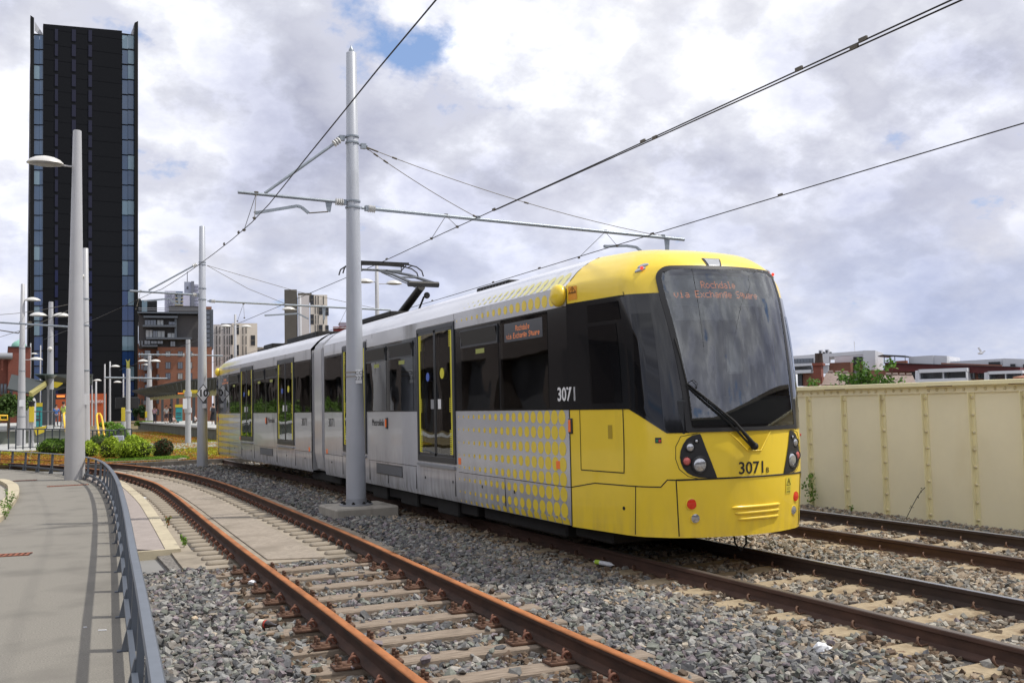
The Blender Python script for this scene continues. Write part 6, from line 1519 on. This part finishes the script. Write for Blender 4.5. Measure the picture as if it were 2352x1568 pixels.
shrub(375,1052,56,44,'dark shrub with reddish top, at the right end of the shrub bed',DG+[(.05,.09,.04),(.16,.07,.035)],3200,.04,6)
shrub(268,1022,72,46,'loose bright green feathery bush behind the grey box',[(.14,.28,.03),(.18,.34,.04)],2600,.05,7)
hd_=shrub(118,1043,70,32,'clipped green hedge left of the thick lamp post',[(.10,.20,.02),(.16,.27,.03),(.07,.15,.015)],5200,.04,8,name='hedge')
shrub(148,1041,56,31,'clipped green hedge half, directly left of the thick lamp post',[(.10,.20,.02),(.16,.27,.03),(.07,.15,.015)],4200,.04,18,name='hedge')
shrub(228,1030,60,30,'darker green low bush behind the small lime shrubs',[(.09,.17,.02),(.06,.12,.02)],1800,.04,9)
# greenery at the far left and beyond the track
def far_green(dx,dy,w,h,dist,label,cols,seed,name='shrub',n=1800,size=.10):
    p=at(dx,dy,dist); ppm=F/dist; root=empty(name,(p.x,p.y,max(0,p.z-h/ppm*.5)),0,label,name if name!='shrub' else 'shrub'); r=random.Random(seed)
    W_=w/ppm;H_=h/ppm; cen=[(r.uniform(-.4,.4)*W_,r.uniform(-.2,.2)*W_,H_*r.uniform(.25,.75)) for i in range(9)]; rad=[(W_*.22,W_*.22,H_*.25)]*9
    leaves('foliage',cen,rad,n,size,cols,seed,root,shell=.3); MB().tube([(0,0,-1),(0,0,H_*.5)],.08,6).build('trunk',m_bark,root)
far_green(20,935,75,62,70,'dark green bush at the left edge beside the yellow handrail',[(.05,.10,.02),(.08,.14,.03)],21)
far_green(318,945,24,28,150,'small dark tree against the foot of the brick apartment block',[(.03,.06,.02),(.04,.08,.03)],22,n=1400,size=.2)
far_green(246,975,26,14,100,'tuft of bright grass at the foot of the far masts',[(.18,.32,.04),(.14,.28,.03)],23,n=900)
far_green(330,972,34,12,120,'low bright hedge along the platform ramp',[(.18,.30,.04)],24,n=900)
# tree beyond the cream wall
def tree(dx0,dx1,dtop,dist,label,seed):
    p=at((dx0+dx1)/2,880,dist); zt=at((dx0+dx1)/2,dtop,dist).z; root=empty('tree',(p.x,p.y,-3),0,label,'tree'); W_=(dx1-dx0)*dist/F; Hc=zt+3
    r=random.Random(seed); side=Vector((math.cos(PSI+.4),-math.sin(PSI+.4),0)); 
    tr=MB(); tr.tube([(0,0,0),(.05,0,Hc*.45),(.0,0,Hc*.75)],[.12,.09,.04],8); cen=[];rad=[]
    prof_=[(-.46,.10),(-.36,.62),(-.28,.70),(-.22,.42),(-.12,.86),(-.02,1.0),(.0,.55),(.1,.82),(.2,.50),(.24,.93),(.32,.66),(.40,.52),(.47,.40),(-.4,.3),(.1,.3),(-.1,.35),(.3,.25),(.02,.75),(-.2,.75)]
    z0=2.02+3
    for u,v in prof_+[(r.uniform(-.42,.42),r.uniform(-.5,.25)) for _ in range(14)]:
        top=z0-.2+(Hc-z0)*v; c=side*(u*W_); d=r.uniform(-.6,.6)
        P0=Vector((c.x*.4,c.y*.4+d*.3,Hc*.42)); P1=Vector((c.x,c.y+d,top-.18)); tr.tube([P0,(P0+P1)/2+Vector((0,0,-.15)),P1],[.035,.022,.008],5)
        nseg=6
        for k in range(7):
            zz=1.7+3-3.6+ (P1.z-1.7)*k/6 if 0 else 3.6+(P1.z-3.6)*k/6; cen.append((P1.x+r.uniform(-.25,.25),P1.y+r.uniform(-.3,.3),zz+r.uniform(-.1,.1))); rr=.36 if k<5 else .24; rad.append((rr,rr,rr))
        for k in range(nseg):
            t=.35+.65*k/(nseg-1); q=P0.lerp(P1,t); q+=Vector((r.uniform(-.2,.2),r.uniform(-.2,.2),r.uniform(-.1,.1))); cen.append(tuple(q)); rr=.40*(1.15-t*.60); rad.append((rr,rr,rr*.9))
    tr.build('trunk',m_bark,root,smooth=60); leaves('crown',cen,rad,26000,.06,[(.075,.16,.02),(.10,.21,.03),(.055,.12,.015),(.14,.27,.045)],seed,root,shell=.2,up=.5)
tree(1885,2068,815,32,'leafy green tree rising behind the cream wall in front of the white apartments',31)
def sprig(p,label,h,seed,n=60,size=.03,cat='weed',cols=[(.13,.24,.04),(.18,.30,.05)],stems=3):
    root=empty('weed',p,0,label,cat); r=random.Random(seed); q=MB(); cen=[]
    for i in range(stems):
        a=r.uniform(0,6.28); e=Vector((math.cos(a)*.25*h,math.sin(a)*.25*h,h*r.uniform(.6,1))); q.tube([(0,0,-.02),e*.5+Vector((0,0,.04)),e],.003,4); cen+=[tuple(e*t) for t in (.35,.6,.85,1)]
    q.build('stem',mat('stem_green',(.12,.17,.05),.8),root); leaves('leaf_cluster',cen,[(.05*h*4,)*3 if 0 else (.14*h,)*3]*len(cen),n,size,cols,seed,root,shell=.1)
sprig((12.95,14.1,0),'leafy weed at the foot of the cream wall just right of the tram',.62,41,120,.028)
sprig((12.98,13.2,0),'tiny weed tuft at the foot of a cream wall rib',.12,42,30,.02)
g_=gp(1048/1,0) if 0 else None
def c1p(x,y,z=0): return gp((400+x*.2976)/1.7415,(1800+y*.2976)/1.7415,z)
sprig(c1p(905,1040,.02),'small weed with reddish stems in the gutter beside the cream kerb, upper one',.20,43,70,.02,cols=[(.16,.24,.05),(.24,.10,.04)]); sprig(c1p(1130,1300,.02),'pale green weed in the gutter near the end of the cream kerb',.20,44,60,.022)
sprig(gp(18,1175,0),'tall bright weeds inside the curved kerb at the left edge, upper clump',.45,45,160,.02,stems=7); sprig(gp(12,1192,0),'bright weeds inside the curved kerb at the left edge, lower clump',.35,46,120,.02,stems=6)
# thin bramble lying up against the wall
P_=[vx(*q,12.95) for q in ((2080,1193),(2094,1165),(2106,1142),(2118,1125),(2125,1119))]
r=empty('bramble',P_[0],0,'thin dark bramble stem leaning up against the cream wall','bramble'); MB().tube([p-P_[0] for p in P_],.006,5).build('stem',m_under,r); leaves('leaf_cluster',[tuple(p-P_[0]) for p in P_[:4]],[(.04,.03,.04)]*4,24,.014,[(.05,.06,.03)],50,r)


hr=empty('hedge',(-13.2,88,0),0,'long wild green hedge in front of the sooty viaduct, mirrored in the rear tram windows','hedge'); r=random.Random(77)
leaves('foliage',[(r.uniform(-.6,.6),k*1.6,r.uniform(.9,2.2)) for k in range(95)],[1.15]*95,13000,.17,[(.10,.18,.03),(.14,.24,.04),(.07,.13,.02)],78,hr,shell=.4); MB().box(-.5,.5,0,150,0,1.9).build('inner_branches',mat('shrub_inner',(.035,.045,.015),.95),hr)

# ---------------------------------------------------------------- platforms, canopies, railings, machines
m_plat=mat('platform_edge',(.42,.42,.40),.85,var=.1,vscale=1); m_platw=mat('platform_wall',(.125,.13,.105),.9,var=.3,vscale=1.2,bump=.3,bscale=20)
m_canG=mat('canopy_dark_green',(.014,.021,.018),.6,var=.3,vscale=.7); m_canY=mat('canopy_yellow',(.62,.48,.03),.5,var=.05,vscale=.6); m_teal=mat('teal_board',(.03,.27,.28),.5,var=.15,vscale=5); m_rail=mat('railing_dark',(.045,.055,.065),.5); m_hy=mat('handrail_yellow',(.85,.52,.03),.45)
# right platform
pf=MB().prism([(10.0,64),(10.0,122),(16,122),(16,64)],-.2,.86).build('platform',m_platw); tag(pf,kind='structure')
pt=MB().prism([(9.9,63.9),(9.9,122.1),(16.1,122.1),(16.1,63.9)],.86,.97).build('platform_top',m_plat); tag(pt,kind='structure')
def pat(dx,dy,dist): return at(dx,dy,dist)
cn=empty('platform_canopy',(12.,90,0),0,'long dark green glazed canopy with yellow edge beam over the right platform','canopy')
def Lc(p): return Vector(p)-cn.location
tip=at(304,898,128); e1=at(427,874,88); e2=at(512,868,72); lo1=at(344,912,122); lo2=at(512,893,75)
q=MB(); 
edge=[tip,e1,e2,lo2,lo1]
n_=Vector((-.03,1,0))
vs=[Lc(p) for p in (tip,e1,e2)]; back=[Lc(p) for p in (lo1,lo1.lerp(lo2,.62),lo2)]
q.add(vs+back+[v+Vector((.0,0,.10)) for v in vs+back],[(0,1,4,3),(1,2,5,4),(6,9,10,7),(7,10,11,8),(0,6,7,1),(1,7,8,2),(3,4,10,9),(4,5,11,10),(2,8,11,5),(0,3,9,6)]); q.build('canopy_roof',m_canG,cn)
q=MB()
for i in range(26):
    t=i/25; a=tip.lerp(e1,t/.6) if t<.6 else e1.lerp(e2,(t-.6)/.4); b=lo1.lerp(lo2,t); a=Lc(a)-Vector((0,0,.04)); b=Lc(b)-Vector((0,0,.04)); q.tube([a,b],.05,4)
q.build('rafter',m_wf,cn)
a=Lc(lo1);b=Lc(lo2); MB().add([a,b,b+Vector((0,0,-.42)),a+Vector((0,0,-.32)),a+Vector((.4,0,0)),b+Vector((.4,0,0)),b+Vector((.4,0,-.42)),a+Vector((.4,0,-.32))],[(0,1,2,3),(7,6,5,4),(0,4,5,1),(1,5,6,2),(2,6,7,3),(3,7,4,0)]).build('edge_beam',mat('canopy_beam_olive',(.30,.27,.09),.6),cn)
for dx,dd in ((373,116),(394,108),(408,104),(445,95),(470,88),(498,80)):
    p=at(dx,930,dd); l=Lc(p); MB().box(l.x-.12,l.x+.12,l.y-.12,l.y+.12,.95,4.3 if dx>380 else 4.1).build('canopy_post',m_wf,cn)
def boxthing(name,label,cat,dx0,dx1,dy0,dy1,dist,m,thick=.15,zb=None,bev=.02,extra=None,group=None):
    c=at((dx0+dx1)/2,(dy0+dy1)/2,dist); k=dist/F; w=(dx1-dx0)*k*.5; hz_=(dy1-dy0)*k*.5; rz=-math.atan2(c.x,c.y)
    zb=zb if zb is not None else c.z-hz_
    root=empty(name,(c.x,c.y,zb),rz,label,cat,group)
    MB().box(-w,w,-thick/2,thick/2,c.z-hz_-zb,c.z+hz_-zb).build(extra or 'panel',m,root,bevel=bev); return root,w,c.z-hz_-zb,c.z+hz_-zb
rt_,w,z0,z1=boxthing('information_board','teal information board with yellow head on the right platform','sign board',404,418,936,966,102,m_teal,.2,.97); MB().box(-w*1.15,w*1.3,-.12,.12,z1,z1+.28).build('board_head',m_canY,rt_); 
for i,(a,b) in enumerate(((.55,.62),(.42,.46),(.2,.26))): MB().box(-w*.7,w*.7,-.115,-.1,z0+(z1-z0)*a,z0+(z1-z0)*b).build('print_line',m_rail,rt_)
rt_,w,z0,z1=boxthing('hanging_sign','yellow hanging sign under the right canopy, left of the 10 sign mast','sign',422,454,896,903,74,m_canY,.12)
rt_,w,z0,z1=boxthing('departure_display','black departure display with orange digits hung under the right canopy','display',406,428,900,906,92,m_blkm,.25); MB().box(-w*.7,w*.7,-.135,-.125,(z0+z1)/2-.05,(z0+z1)/2+.05).build('lit_digits',m_led,rt_)
for dx,y0_,y1_,dd,lb in ((335.5,945,958,128,'small yellow help point at the far end of the right platform'),(283,937,966,64,'yellow topped ticket machine pillar left of the slim signal mast')):
    rt_,w,z0,z1=boxthing('ticket_machine',lb,'machine',dx-2.2 if dd>100 else dx-4,dx+2.2 if dd>100 else dx+4,y0_,y1_,dd,m_canY,.3,0 if dd<100 else .97); MB().cyl((0,0,0),(0,0,z0),.16 if dd<100 else .1,n=12).build('pillar',m_pole2,rt_)
# left platform: ramp wall, canopy, boards
lp=[(-14,72),(2.6,72),(2.6,140),(-14,140)]
o=MB().prism(lp,-.2,1.0).build('platform',mat('platform_left_wall',(.16,.175,.15),.9,var=.2,vscale=.6)); tag(o,kind='structure'); o=MB().prism([(-14.1,71.9),(2.7,71.9),(2.7,140.1),(-14.1,140.1)],1.0,1.1).build('platform_top',m_plat); tag(o,kind='structure')
st_=empty('steps',(gp(222,1018,ZB).x,gp(222,1018,ZB).y,ZB),0,'flight of grey concrete steps up to the left platform','steps')
for i in range(6): MB().box(-.6,.75,i*.34,(i+1)*.34+.3,-.1,.14*(i+1)).build('step',m_conc,st_,bevel=.01)
ca=empty('platform_canopy',(1.,72,0),0,'butterfly canopy of dark glass with a tapering yellow gutter over the left platform','canopy')
def L2_(p): return Vector(p)-ca.location
def quadthing(pts,m,name,par,th=.12):
    v=[Vector(p)-par.location for p in pts]; mb=MB(); k=len(v); mb.add(v+[p+Vector((0,0,th)) for p in v],[tuple(range(k-1,-1,-1)),tuple(range(k,2*k))]+[(i,(i+1)%k,k+(i+1)%k,k+i) for i in range(k)]); return mb.build(name,m,par)
z7=lambda x,y,d: at(x*.2197,775.2+y*.2197,d)
wl=[(120,392,100),(75,548,70),(305,592,70),(480,470,100)]; wr_=[(495,472,102),(590,396,102),(900,396,118),(760,470,118),(700,590,118)]
quadthing([z7(*p) for p in wl],m_canG,'canopy_roof',ca,.1); quadthing([z7(360,386,96),z7(600,392,96),z7(505,480,102),z7(480,470,100)],mat('canopy_glass_edge',(.10,.14,.13),.3),'canopy_roof',ca,.08)
quadthing([z7(600,392,110),z7(960,398,118),z7(900,470,118),z7(560,560,104)],m_canG,'canopy_roof',ca,.1)
quadthing([z7(300,606,70),z7(335,622,70),z7(500,500,100),z7(488,470,100)],mat('gutter_yellow',(.30,.265,.07),.6),'gutter_beam',ca,.25)
quadthing([z7(560,470,100),z7(655,482,100),z7(595,525,100),z7(560,522,100)],m_canY,'gutter_end',ca,.1)
q=MB()
for t in (.1,.25,.4,.55,.7,.85): q.tube([L2_(z7(75,548,70).lerp(z7(120,392,100),t))-Vector((0,0,.05)),L2_(z7(305,592,70).lerp(z7(480,470,100),t))-Vector((0,0,.05))],.06,4)
q.build('rafter',m_wf,ca)
for (x,yb,d,r_) in ((305,900,72,.30),(335,900,76,.26)):
    p=z7(x,640,d)-ca.location; MB().lathe([(r_,1.1),(r_,p.z-.2),(r_*.8,p.z),(r_*.4,p.z+.1)],18,Matrix.Translation((p.x,p.y,0))).build('canopy_post',m_pole2,ca,smooth=40)
for x in (385,400,450,476,530,565):
    p=z7(x,600,96)-ca.location; MB().box(p.x-.12,p.x+.12,p.y-.1,p.y+.1,1.1,p.z+.5).build('canopy_post',m_wf,ca)
rt_,w,z0,z1=boxthing('information_board','teal information board with yellow head on the left platform','sign board',79,95,936,978,80,m_teal,.2,1.1); MB().box(-w,w*1.05,-.12,.12,z1,z1+.28).build('board_head',m_canY,rt_)
for a,b in ((.75,.8),(.5,.55),(.3,.42)): MB().box(-w*.6,w*.6,-.115,-.1,z0+(z1-z0)*a,z0+(z1-z0)*b).build('print_line',m_rail,rt_)
rt_,w,z0,z1=boxthing('hanging_sign','yellow hanging sign at the left edge under the butterfly canopy','sign',14,43,908,915,76,m_canY,.12)
rt_,w,z0,z1=boxthing('departure_display','departure display with red-orange text under the left canopy','display',130,149,907,916,96,m_blkm,.2); MB().box(-w*.8,w*.8,-.115,-.1,z0*.3+z1*.7-.1,z1-.03).build('lit_digits',m_led,rt_)
rt_,w,z0,z1=boxthing('ticket_machine','tall yellow and grey ticket machine pillar beside the left lamp post','machine',67.5,77.5,935,967,62,m_canY,.3,ZB); MB().cyl((0,0,z1),(0,0,z1+.2),.16,n=12).cyl((0,0,z1+.2),(0,0,z1+.3),.2,n=12).build('machine_head',m_blkm,rt_); MB().cyl((-.07,0,0),(-.07,0,z0),.07,n=10).cyl((.08,0,0),(.08,0,z0),.07,n=10).build('pillar',m_pole2,rt_)
o=at(92,980,62); rt_=empty('yellow_scoop_bin',(o.x,o.y,1.1),-.05,'small yellow scoop-shaped bin on the left platform railing','bin'); MB().add([(-.32,-.15,.18),(.34,-.15,.32),(.22,-.15,-.05),(-.18,-.15,-.22),(-.32,.15,.18),(.34,.15,.32),(.22,.15,-.05),(-.18,.15,-.22)],[(0,3,2,1),(4,5,6,7),(0,1,5,4),(1,2,6,5),(2,3,7,6),(3,0,4,7)]).build('bin_body',m_canY,rt_)
o=MB().prism([(-14,60),(2.2,56),(3.6,63),(2.6,72),(-14,72)],.1,.20).build('paving',m_plat); tag(o,kind='structure')
quadthing([at(112,862,97),at(214,861,120),at(212,884,120),at(138,893,110)],m_canG,'canopy_roof',ca,.1)
# railings
def railing(dxa,dxb,dist_a,dist_b,ytop,label,zb=ZB,n=10,m=m_rail,mid=True,h=None):
    a=at(dxa,ytop,dist_a);b=at(dxb,ytop,dist_b); root=empty('railing',(a.x,a.y,zb),0,label,'railing'); O=root.location
    q=MB(); q.tube([a-O,b-O],.035,6); q.build('top_rail',m,root)
    q=MB(); c=Vector((a.x,a.y,zb+.12))-O; d=Vector((b.x,b.y,zb+.12))-O; q.tube([c,d],.025,6); q.build('bottom_rail',m,root)
    for i in range(n+1):
        t=i/n; p=a.lerp(b,t)-O; MB().box(p.x-.035,p.x+.035,p.y-.02,p.y+.02,0,p.z).build('post',m,root)
railing(20,154,60,58,985,'dark railing with posts in front of the left platform ramp',n=8)
railing(203,270,58,60,988,'dark railing between the pale camera mast and the slim signal mast',n=7)
railing(273,302,60,56,985,'short dark railing end panel right of the slim signal mast',n=2)
railing(22,140,72,74,945,'dark railing standing on the left platform behind the ticket machine',1.1,n=7)
for (x0,x1,y0_,y1_,d,lb) in ((222,240,955,1012,60,'bright yellow leaning stair handrail left of the far mast pair'),(146,160,952,992,62,'bright yellow handrail hoop beside the person in hi-vis on the left platform'),(0,17,954,964,68,'yellow tubular handrail at the far left edge')):
    a=at(x0,y0_,d);b=at(x0+ (x1-x0)*.6,y0_,d); c=at(x0+(x1-x0)*.4,y1_,d-1.5); e=at(x1,y1_-10,d-1)
    rt_=empty('handrail',(c.x,c.y,ZB),0,lb,'handrail'); MB().tube(smooth3([Vector(p)-rt_.location for p in (c,a,b,e)]) if y1_-y0_>20 else [Vector(p)-rt_.location for p in (at(0,y0_,d),at(x1,y0_,d),at(x1,y1_,d),at(0,y1_,d),at(0,y0_,d))],.055,7).build('rail_tube',m_hy,rt_,smooth=60)
p=gp(273,1033,ZB); rt_=empty('electrical_box',(p.x,p.y+.4,ZB),R(-8),'pale grey square electrical box standing among the lime-green shrubs','box'); 
MB().add([(-.30,-.2,.0),(.30,-.2,0),(.25,-.16,.42),(-.25,-.16,.42),(-.30,.2,0),(.30,.2,0),(.25,.16,.42),(-.25,.16,.42)],[(0,1,2,3),(5,4,7,6),(0,4,5,1),(1,5,6,2),(2,6,7,3),(3,7,4,0)]).build('box_body',mat('box_grey',(.36,.38,.45),.6),rt_,bevel=.02).location=(0,0,.30); MB().cyl((0,0,-.1),(0,0,.32),.05,n=8).build('leg',m_pole2,rt_)
# drains in the path
m_drain=mat('rusty_drain',(.26,.085,.045),.8,var=.4,vscale=10)
def drain(dx0,dy0,dx1,dy1,label):
    a=gp(dx0,dy0);b=gp(dx1,dy1); w=(b-a).length; rz=math.atan2((b-a).y,(b-a).x); root=empty('drain_cover',a,rz,label,'drain cover'); d=.26
    MB().box(0,w,0,d,-.02,.004).build('cover_plate',mat('drain_dark',(.035,.02,.015),.9),root)
    q=MB(); n=int(w/.07)
    for i in range(n): q.box(i*w/n+.01,i*w/n+.048,.02,d-.02,.004,.012)
    q.box(0,w,-.0,.02,.004,.013).box(0,w,d-.02,d,.004,.013).build('bar',m_drain,root)
drain(-25,1280,66,1275,'rusty slotted drain cover in the path at the left edge, nearest the camera')
drain(108,1118,205,1113,'long rusty drain strip across the path at the foot of the thick lamp post')
drain(30,1105,82,1103,'thin rusty drain strip in the path, farthest left and farthest away')
# litter
def c6(x,y,z=0): return gp((400+x*.5939)/1.7415,(1800+y*.5939)/1.7415,z)
a=c6(1052,1160,.06);b=c6(1195,1180,.06); d=(b-a); L_=d.length; Mx=Matrix.Translation(a)@d.to_track_quat('Z','Y').to_matrix().to_4x4()
bt=empty('glass_bottle',a,0,'brown glass beer bottle with torn cream and red label lying on the gravel','bottle'); Mx.translation=(0,0,0); s_=L_/.26
MB().lathe([(r*s_,z*s_) for r,z in ((.002,0),(.032,.004),(.034,.02),(.034,.14),(.030,.165),(.015,.205),(.013,.25),(.016,.253),(.016,.262),(.002,.263))],24,Mx).build('bottle_glass',mat('brown_glass',(.018,.007,.004),.08,coat=.6),bt,smooth=50)
MB().lathe([(r*s_,z*s_) for r,z in ((.0348,.045),(.0352,.05),(.0352,.10),(.0348,.105))],24,Mx).build('bottle_label',mat('cream_label',(.62,.58,.47),.7),bt,smooth=50); MB().lathe([(r*s_,z*s_) for r,z in ((.0348,.112),(.0352,.114),(.0352,.13),(.0348,.132))],24,Mx).build('bottle_label',mat('red_label',(.45,.05,.03),.7),bt,smooth=50)
def c7(x,y,z=0): return gp((1600+x*.5527)/1.7415,(1900+y*.5527)/1.7415,z)
a=c7(1400,622,.06);b=c7(1550,650,.05); d=b-a; Mx=d.to_track_quat('Z','Y').to_matrix().to_4x4(); L_=d.length
tb=empty('plastic_tube',a,0,'white and lime plastic tube lying on the gravel beside the near tram rail','litter'); MB().lathe([(.004,0),(.02,.03),(.028,L_*.12),(.028,L_*.85),(.01,L_*.93),(.004,L_)],16,Mx).build('tube_body',m_plate,tb,smooth=50); MB().lathe([(.0285,L_*.12),(.029,L_*.13),(.029,L_*.33),(.0285,L_*.34)],16,Mx).build('tube_band',mat('lime_band',(.45,.65,.05),.5),tb)
for (p,s_,lb) in ((c6(1022,888,.06),.045,'crumpled white paper ball on the gravel by the rusty rail'),((lambda q:q)(gp((400+595*.2976)/1.7415,(1800+645*.2976)/1.7415,.03)),.05,'small crushed white wrapper in the gutter beside the cream kerb'),(gp((2800+885*.551)/1.7415,(1950+1160*.551)/1.7415,.05),.07,'scrap of silver foil on the gravel before the near tram rail')):
    q=MB().ball((0,0,0),s_,9,6,(1.2,.8,.6)); rr=random.Random(int(p.x*100)); q.v=[(x*rr.uniform(.6,1.3),y*rr.uniform(.6,1.3),z*rr.uniform(.5,1.3)) for x,y,z in q.v]; o=q.build('wrapper',m_plate); o.location=p; tag(o,lb,'litter')
for (dx,dy,l_,lb) in ((235.5,1447.8,.075,'short white cigarette end on the path, the longer of two'),(195.8,1441,.03,'tiny white fleck of paper on the path, nearer the rail shadow')):
    p=gp(dx,dy,0); o=MB().cyl((-l_/2,0,.006),(l_/2,0,.006),.006,n=8).build('paper_scrap',m_plate); o.location=p; o.rotation_euler=(0,0,-.35); tag(o,lb,'litter')
# ---------------------------------------------------------------- people
m_skin=mat('skin',(.45,.27,.19),.6)
def person(dx,dfeet,dist,zf,h,label,top,bottom,hair,pose='stand',face=0.,bag=None,skirt=False,short=False):
    p=at(dx,dfeet,dist); root=empty('person',(p.x,p.y,zf),face,label,'person','people waiting on the platforms'); s=h/1.75
    def skin(name,J,E_,m):
        me=bpy.data.meshes.new(name); me.from_pydata([tuple(c*s for c in j[:3]) for j in J],E_,[]); o=bpy.data.objects.new(name,me); COL.objects.link(o)
        md=o.modifiers.new('s','SKIN'); 
        for v,j in zip(me.skin_vertices[0].data,J): v.radius=(j[3]*s,(j[4] if len(j)>4 else j[3])*s)
        me.skin_vertices[0].data[0].use_root=True
        sb=o.modifiers.new('b','SUBSURF'); sb.levels=2; sb.render_levels=2
        dg=bpy.context.evaluated_depsgraph_get(); dg.update(); m2=bpy.data.meshes.new_from_object(o.evaluated_get(dg)); bpy.data.objects.remove(o)
        o=bpy.data.objects.new(name,m2); COL.objects.link(o); m2.materials.clear(); m2.materials.append(m); m2.shade_smooth(); o.parent=root; return o
    if pose=='stand':
        J=[(0,0,.95,.13,.10),(0,0,1.18,.12,.09),(0,0,1.40,.14,.09),(0,0,1.50,.055),(0,-.01,1.60,.075,.085),(0,-.01,1.69,.07,.08),
           (.18,0,1.42,.05),(.24,.02,1.16,.04),(.20,-.06,.93,.03),(.19,-.08,.85,.028),(-.18,0,1.42,.05),(-.24,.02,1.16,.04),(-.20,-.06,.93,.03),(-.19,-.08,.85,.028),
           (.09,0,.88,.085),(.10,-.02,.48,.058),(.10,.02,.08,.038),(.11,-.14,.03,.032),(-.09,0,.88,.085),(-.11,.03,.48,.058),(-.12,.06,.08,.038),(-.13,-.10,.03,.032)]
    else:
        J=[(0,0,.30,.13,.10),(0,-.03,.52,.12,.09),(0,-.02,.74,.14,.09),(0,0,.84,.055),(0,-.02,.94,.075,.085),(0,-.02,1.03,.07,.08),
           (.18,0,.76,.05),(.25,-.15,.55,.04),(.16,-.35,.48,.03),(.13,-.40,.46,.028),(-.18,0,.76,.05),(-.25,-.15,.55,.04),(-.16,-.35,.48,.03),(-.13,-.40,.46,.028),
           (.09,-.05,.26,.085),(.12,-.42,.46,.058),(.12,-.50,.08,.038),(.12,-.62,.03,.032),(-.09,-.05,.26,.085),(-.12,-.42,.44,.058),(-.12,-.50,.08,.038),(-.12,-.62,.03,.032)]
    E_=[(0,1),(1,2),(2,3),(3,4),(4,5),(2,6),(6,7),(7,8),(8,9),(2,10),(10,11),(11,12),(12,13),(0,14),(14,15),(15,16),(16,17),(0,18),(18,19),(19,20),(20,21)]
    skin('body',J,E_,m_skin)
    g=lambda idx,k: [tuple(J[i][:3])+tuple(x+k for x in J[i][3:]) for i in idx]
    idx=[1,0,2,6,7,10,11]; skin('top',g(idx,.022),[(0,1),(0,2),(2,3),(3,4),(2,5),(5,6)],mat('cloth_'+top[0],top[1],.85))
    if skirt: MB().lathe([(.15*s,1.02*s),(.20*s,.85*s),(.30*s,.35*s),(.27*s,.33*s),(.12*s,.9*s)],18).build('skirt',mat('cloth_'+bottom[0],bottom[1],.85),root,smooth=60)
    else:
        idx=[0,14,15,16,18,19,20] if not short else [0,14,15,18,19]
        e=[(0,1),(1,2),(2,3),(0,4),(4,5),(5,6)] if not short else [(0,1),(1,2),(0,3),(3,4)]
        skin('trousers',g(idx,.018),e,mat('cloth_'+bottom[0],bottom[1],.85))
    hz_=1.66 if pose=='stand' else 1.0
    MB().ball((0,.025*s,hz_*s+.02),.105*s,12,8,(.95,1.0,1.05)).build('hair',mat('hair_'+hair[0],hair[1],.8),root,smooth=60)
    for q in (-1,1): MB().ball((q*.12*s,-.08*s,.045*s),.05*s,8,6,(.9,2.1,.8)).build('shoe',m_plate if skirt else m_rail,root,smooth=60)
    if bag: MB().box(-.17,.17,.10,.26,1.02*s,1.40*s).build('bag',mat('bag_'+bag[0],bag[1],.7),root,bevel=.04)
BR=('brown',(.05,.03,.02));BK=('black',(.012,.011,.011));FA=('fair',(.33,.24,.13))
person(355,969,108,.97,1.74,'person in pink shirt and dark trousers standing alone on the right platform',('pink',(.55,.33,.40)),('navy',(.03,.035,.06)),BR,face=2.6)
person(382,970,100,.97,1.72,'person in pale shirt and shorts standing beside the one in black',('pale',(.55,.53,.50)),('dark_shorts',(.06,.05,.06)),BR,face=.4,short=True)
person(391,970,101,.97,1.80,'person dressed all in black on the right platform',('black',(.02,.02,.022)),('black2',(.02,.02,.022)),BK,face=-2.4,bag=('black',(.02,.02,.02)))
person(398.5,970,99,.97,1.1,'seated person in light pink top on the right platform beside the teal board',('rose',(.60,.42,.42)),('tan',(.30,.22,.16)),FA,pose='sit',face=.8)
person(448,973,92,.97,1.25,'person crouching low on the right platform just left of the 10 sign mast',('white2',(.6,.6,.6)),('brown2',(.12,.07,.05)),BR,pose='sit',face=1.2)
person(490,973,84,.97,1.68,'person in white top and long black skirt, right of the 10 sign mast',('white',(.68,.68,.70)),('skirt_black',(.015,.015,.018)),BK,face=2.9,bag=('dark',(.03,.03,.04)),skirt=True)
person(146,986,74,1.1,1.80,'person in white and lime hi-vis clothing on the left platform beside the yellow hoop',('hivis',(.55,.68,.15)),('white3',(.62,.62,.60)),BR,face=2.2)
person(129,980,88,1.1,1.72,'person in a blue top on the left platform behind the dark railing',('blue',(.05,.15,.45)),('grey3',(.10,.10,.12)),BK,face=.3)
# hi-vis stripe etc omitted at this size
# ---------------------------------------------------------------- render settings
scene.render.engine='CYCLES'
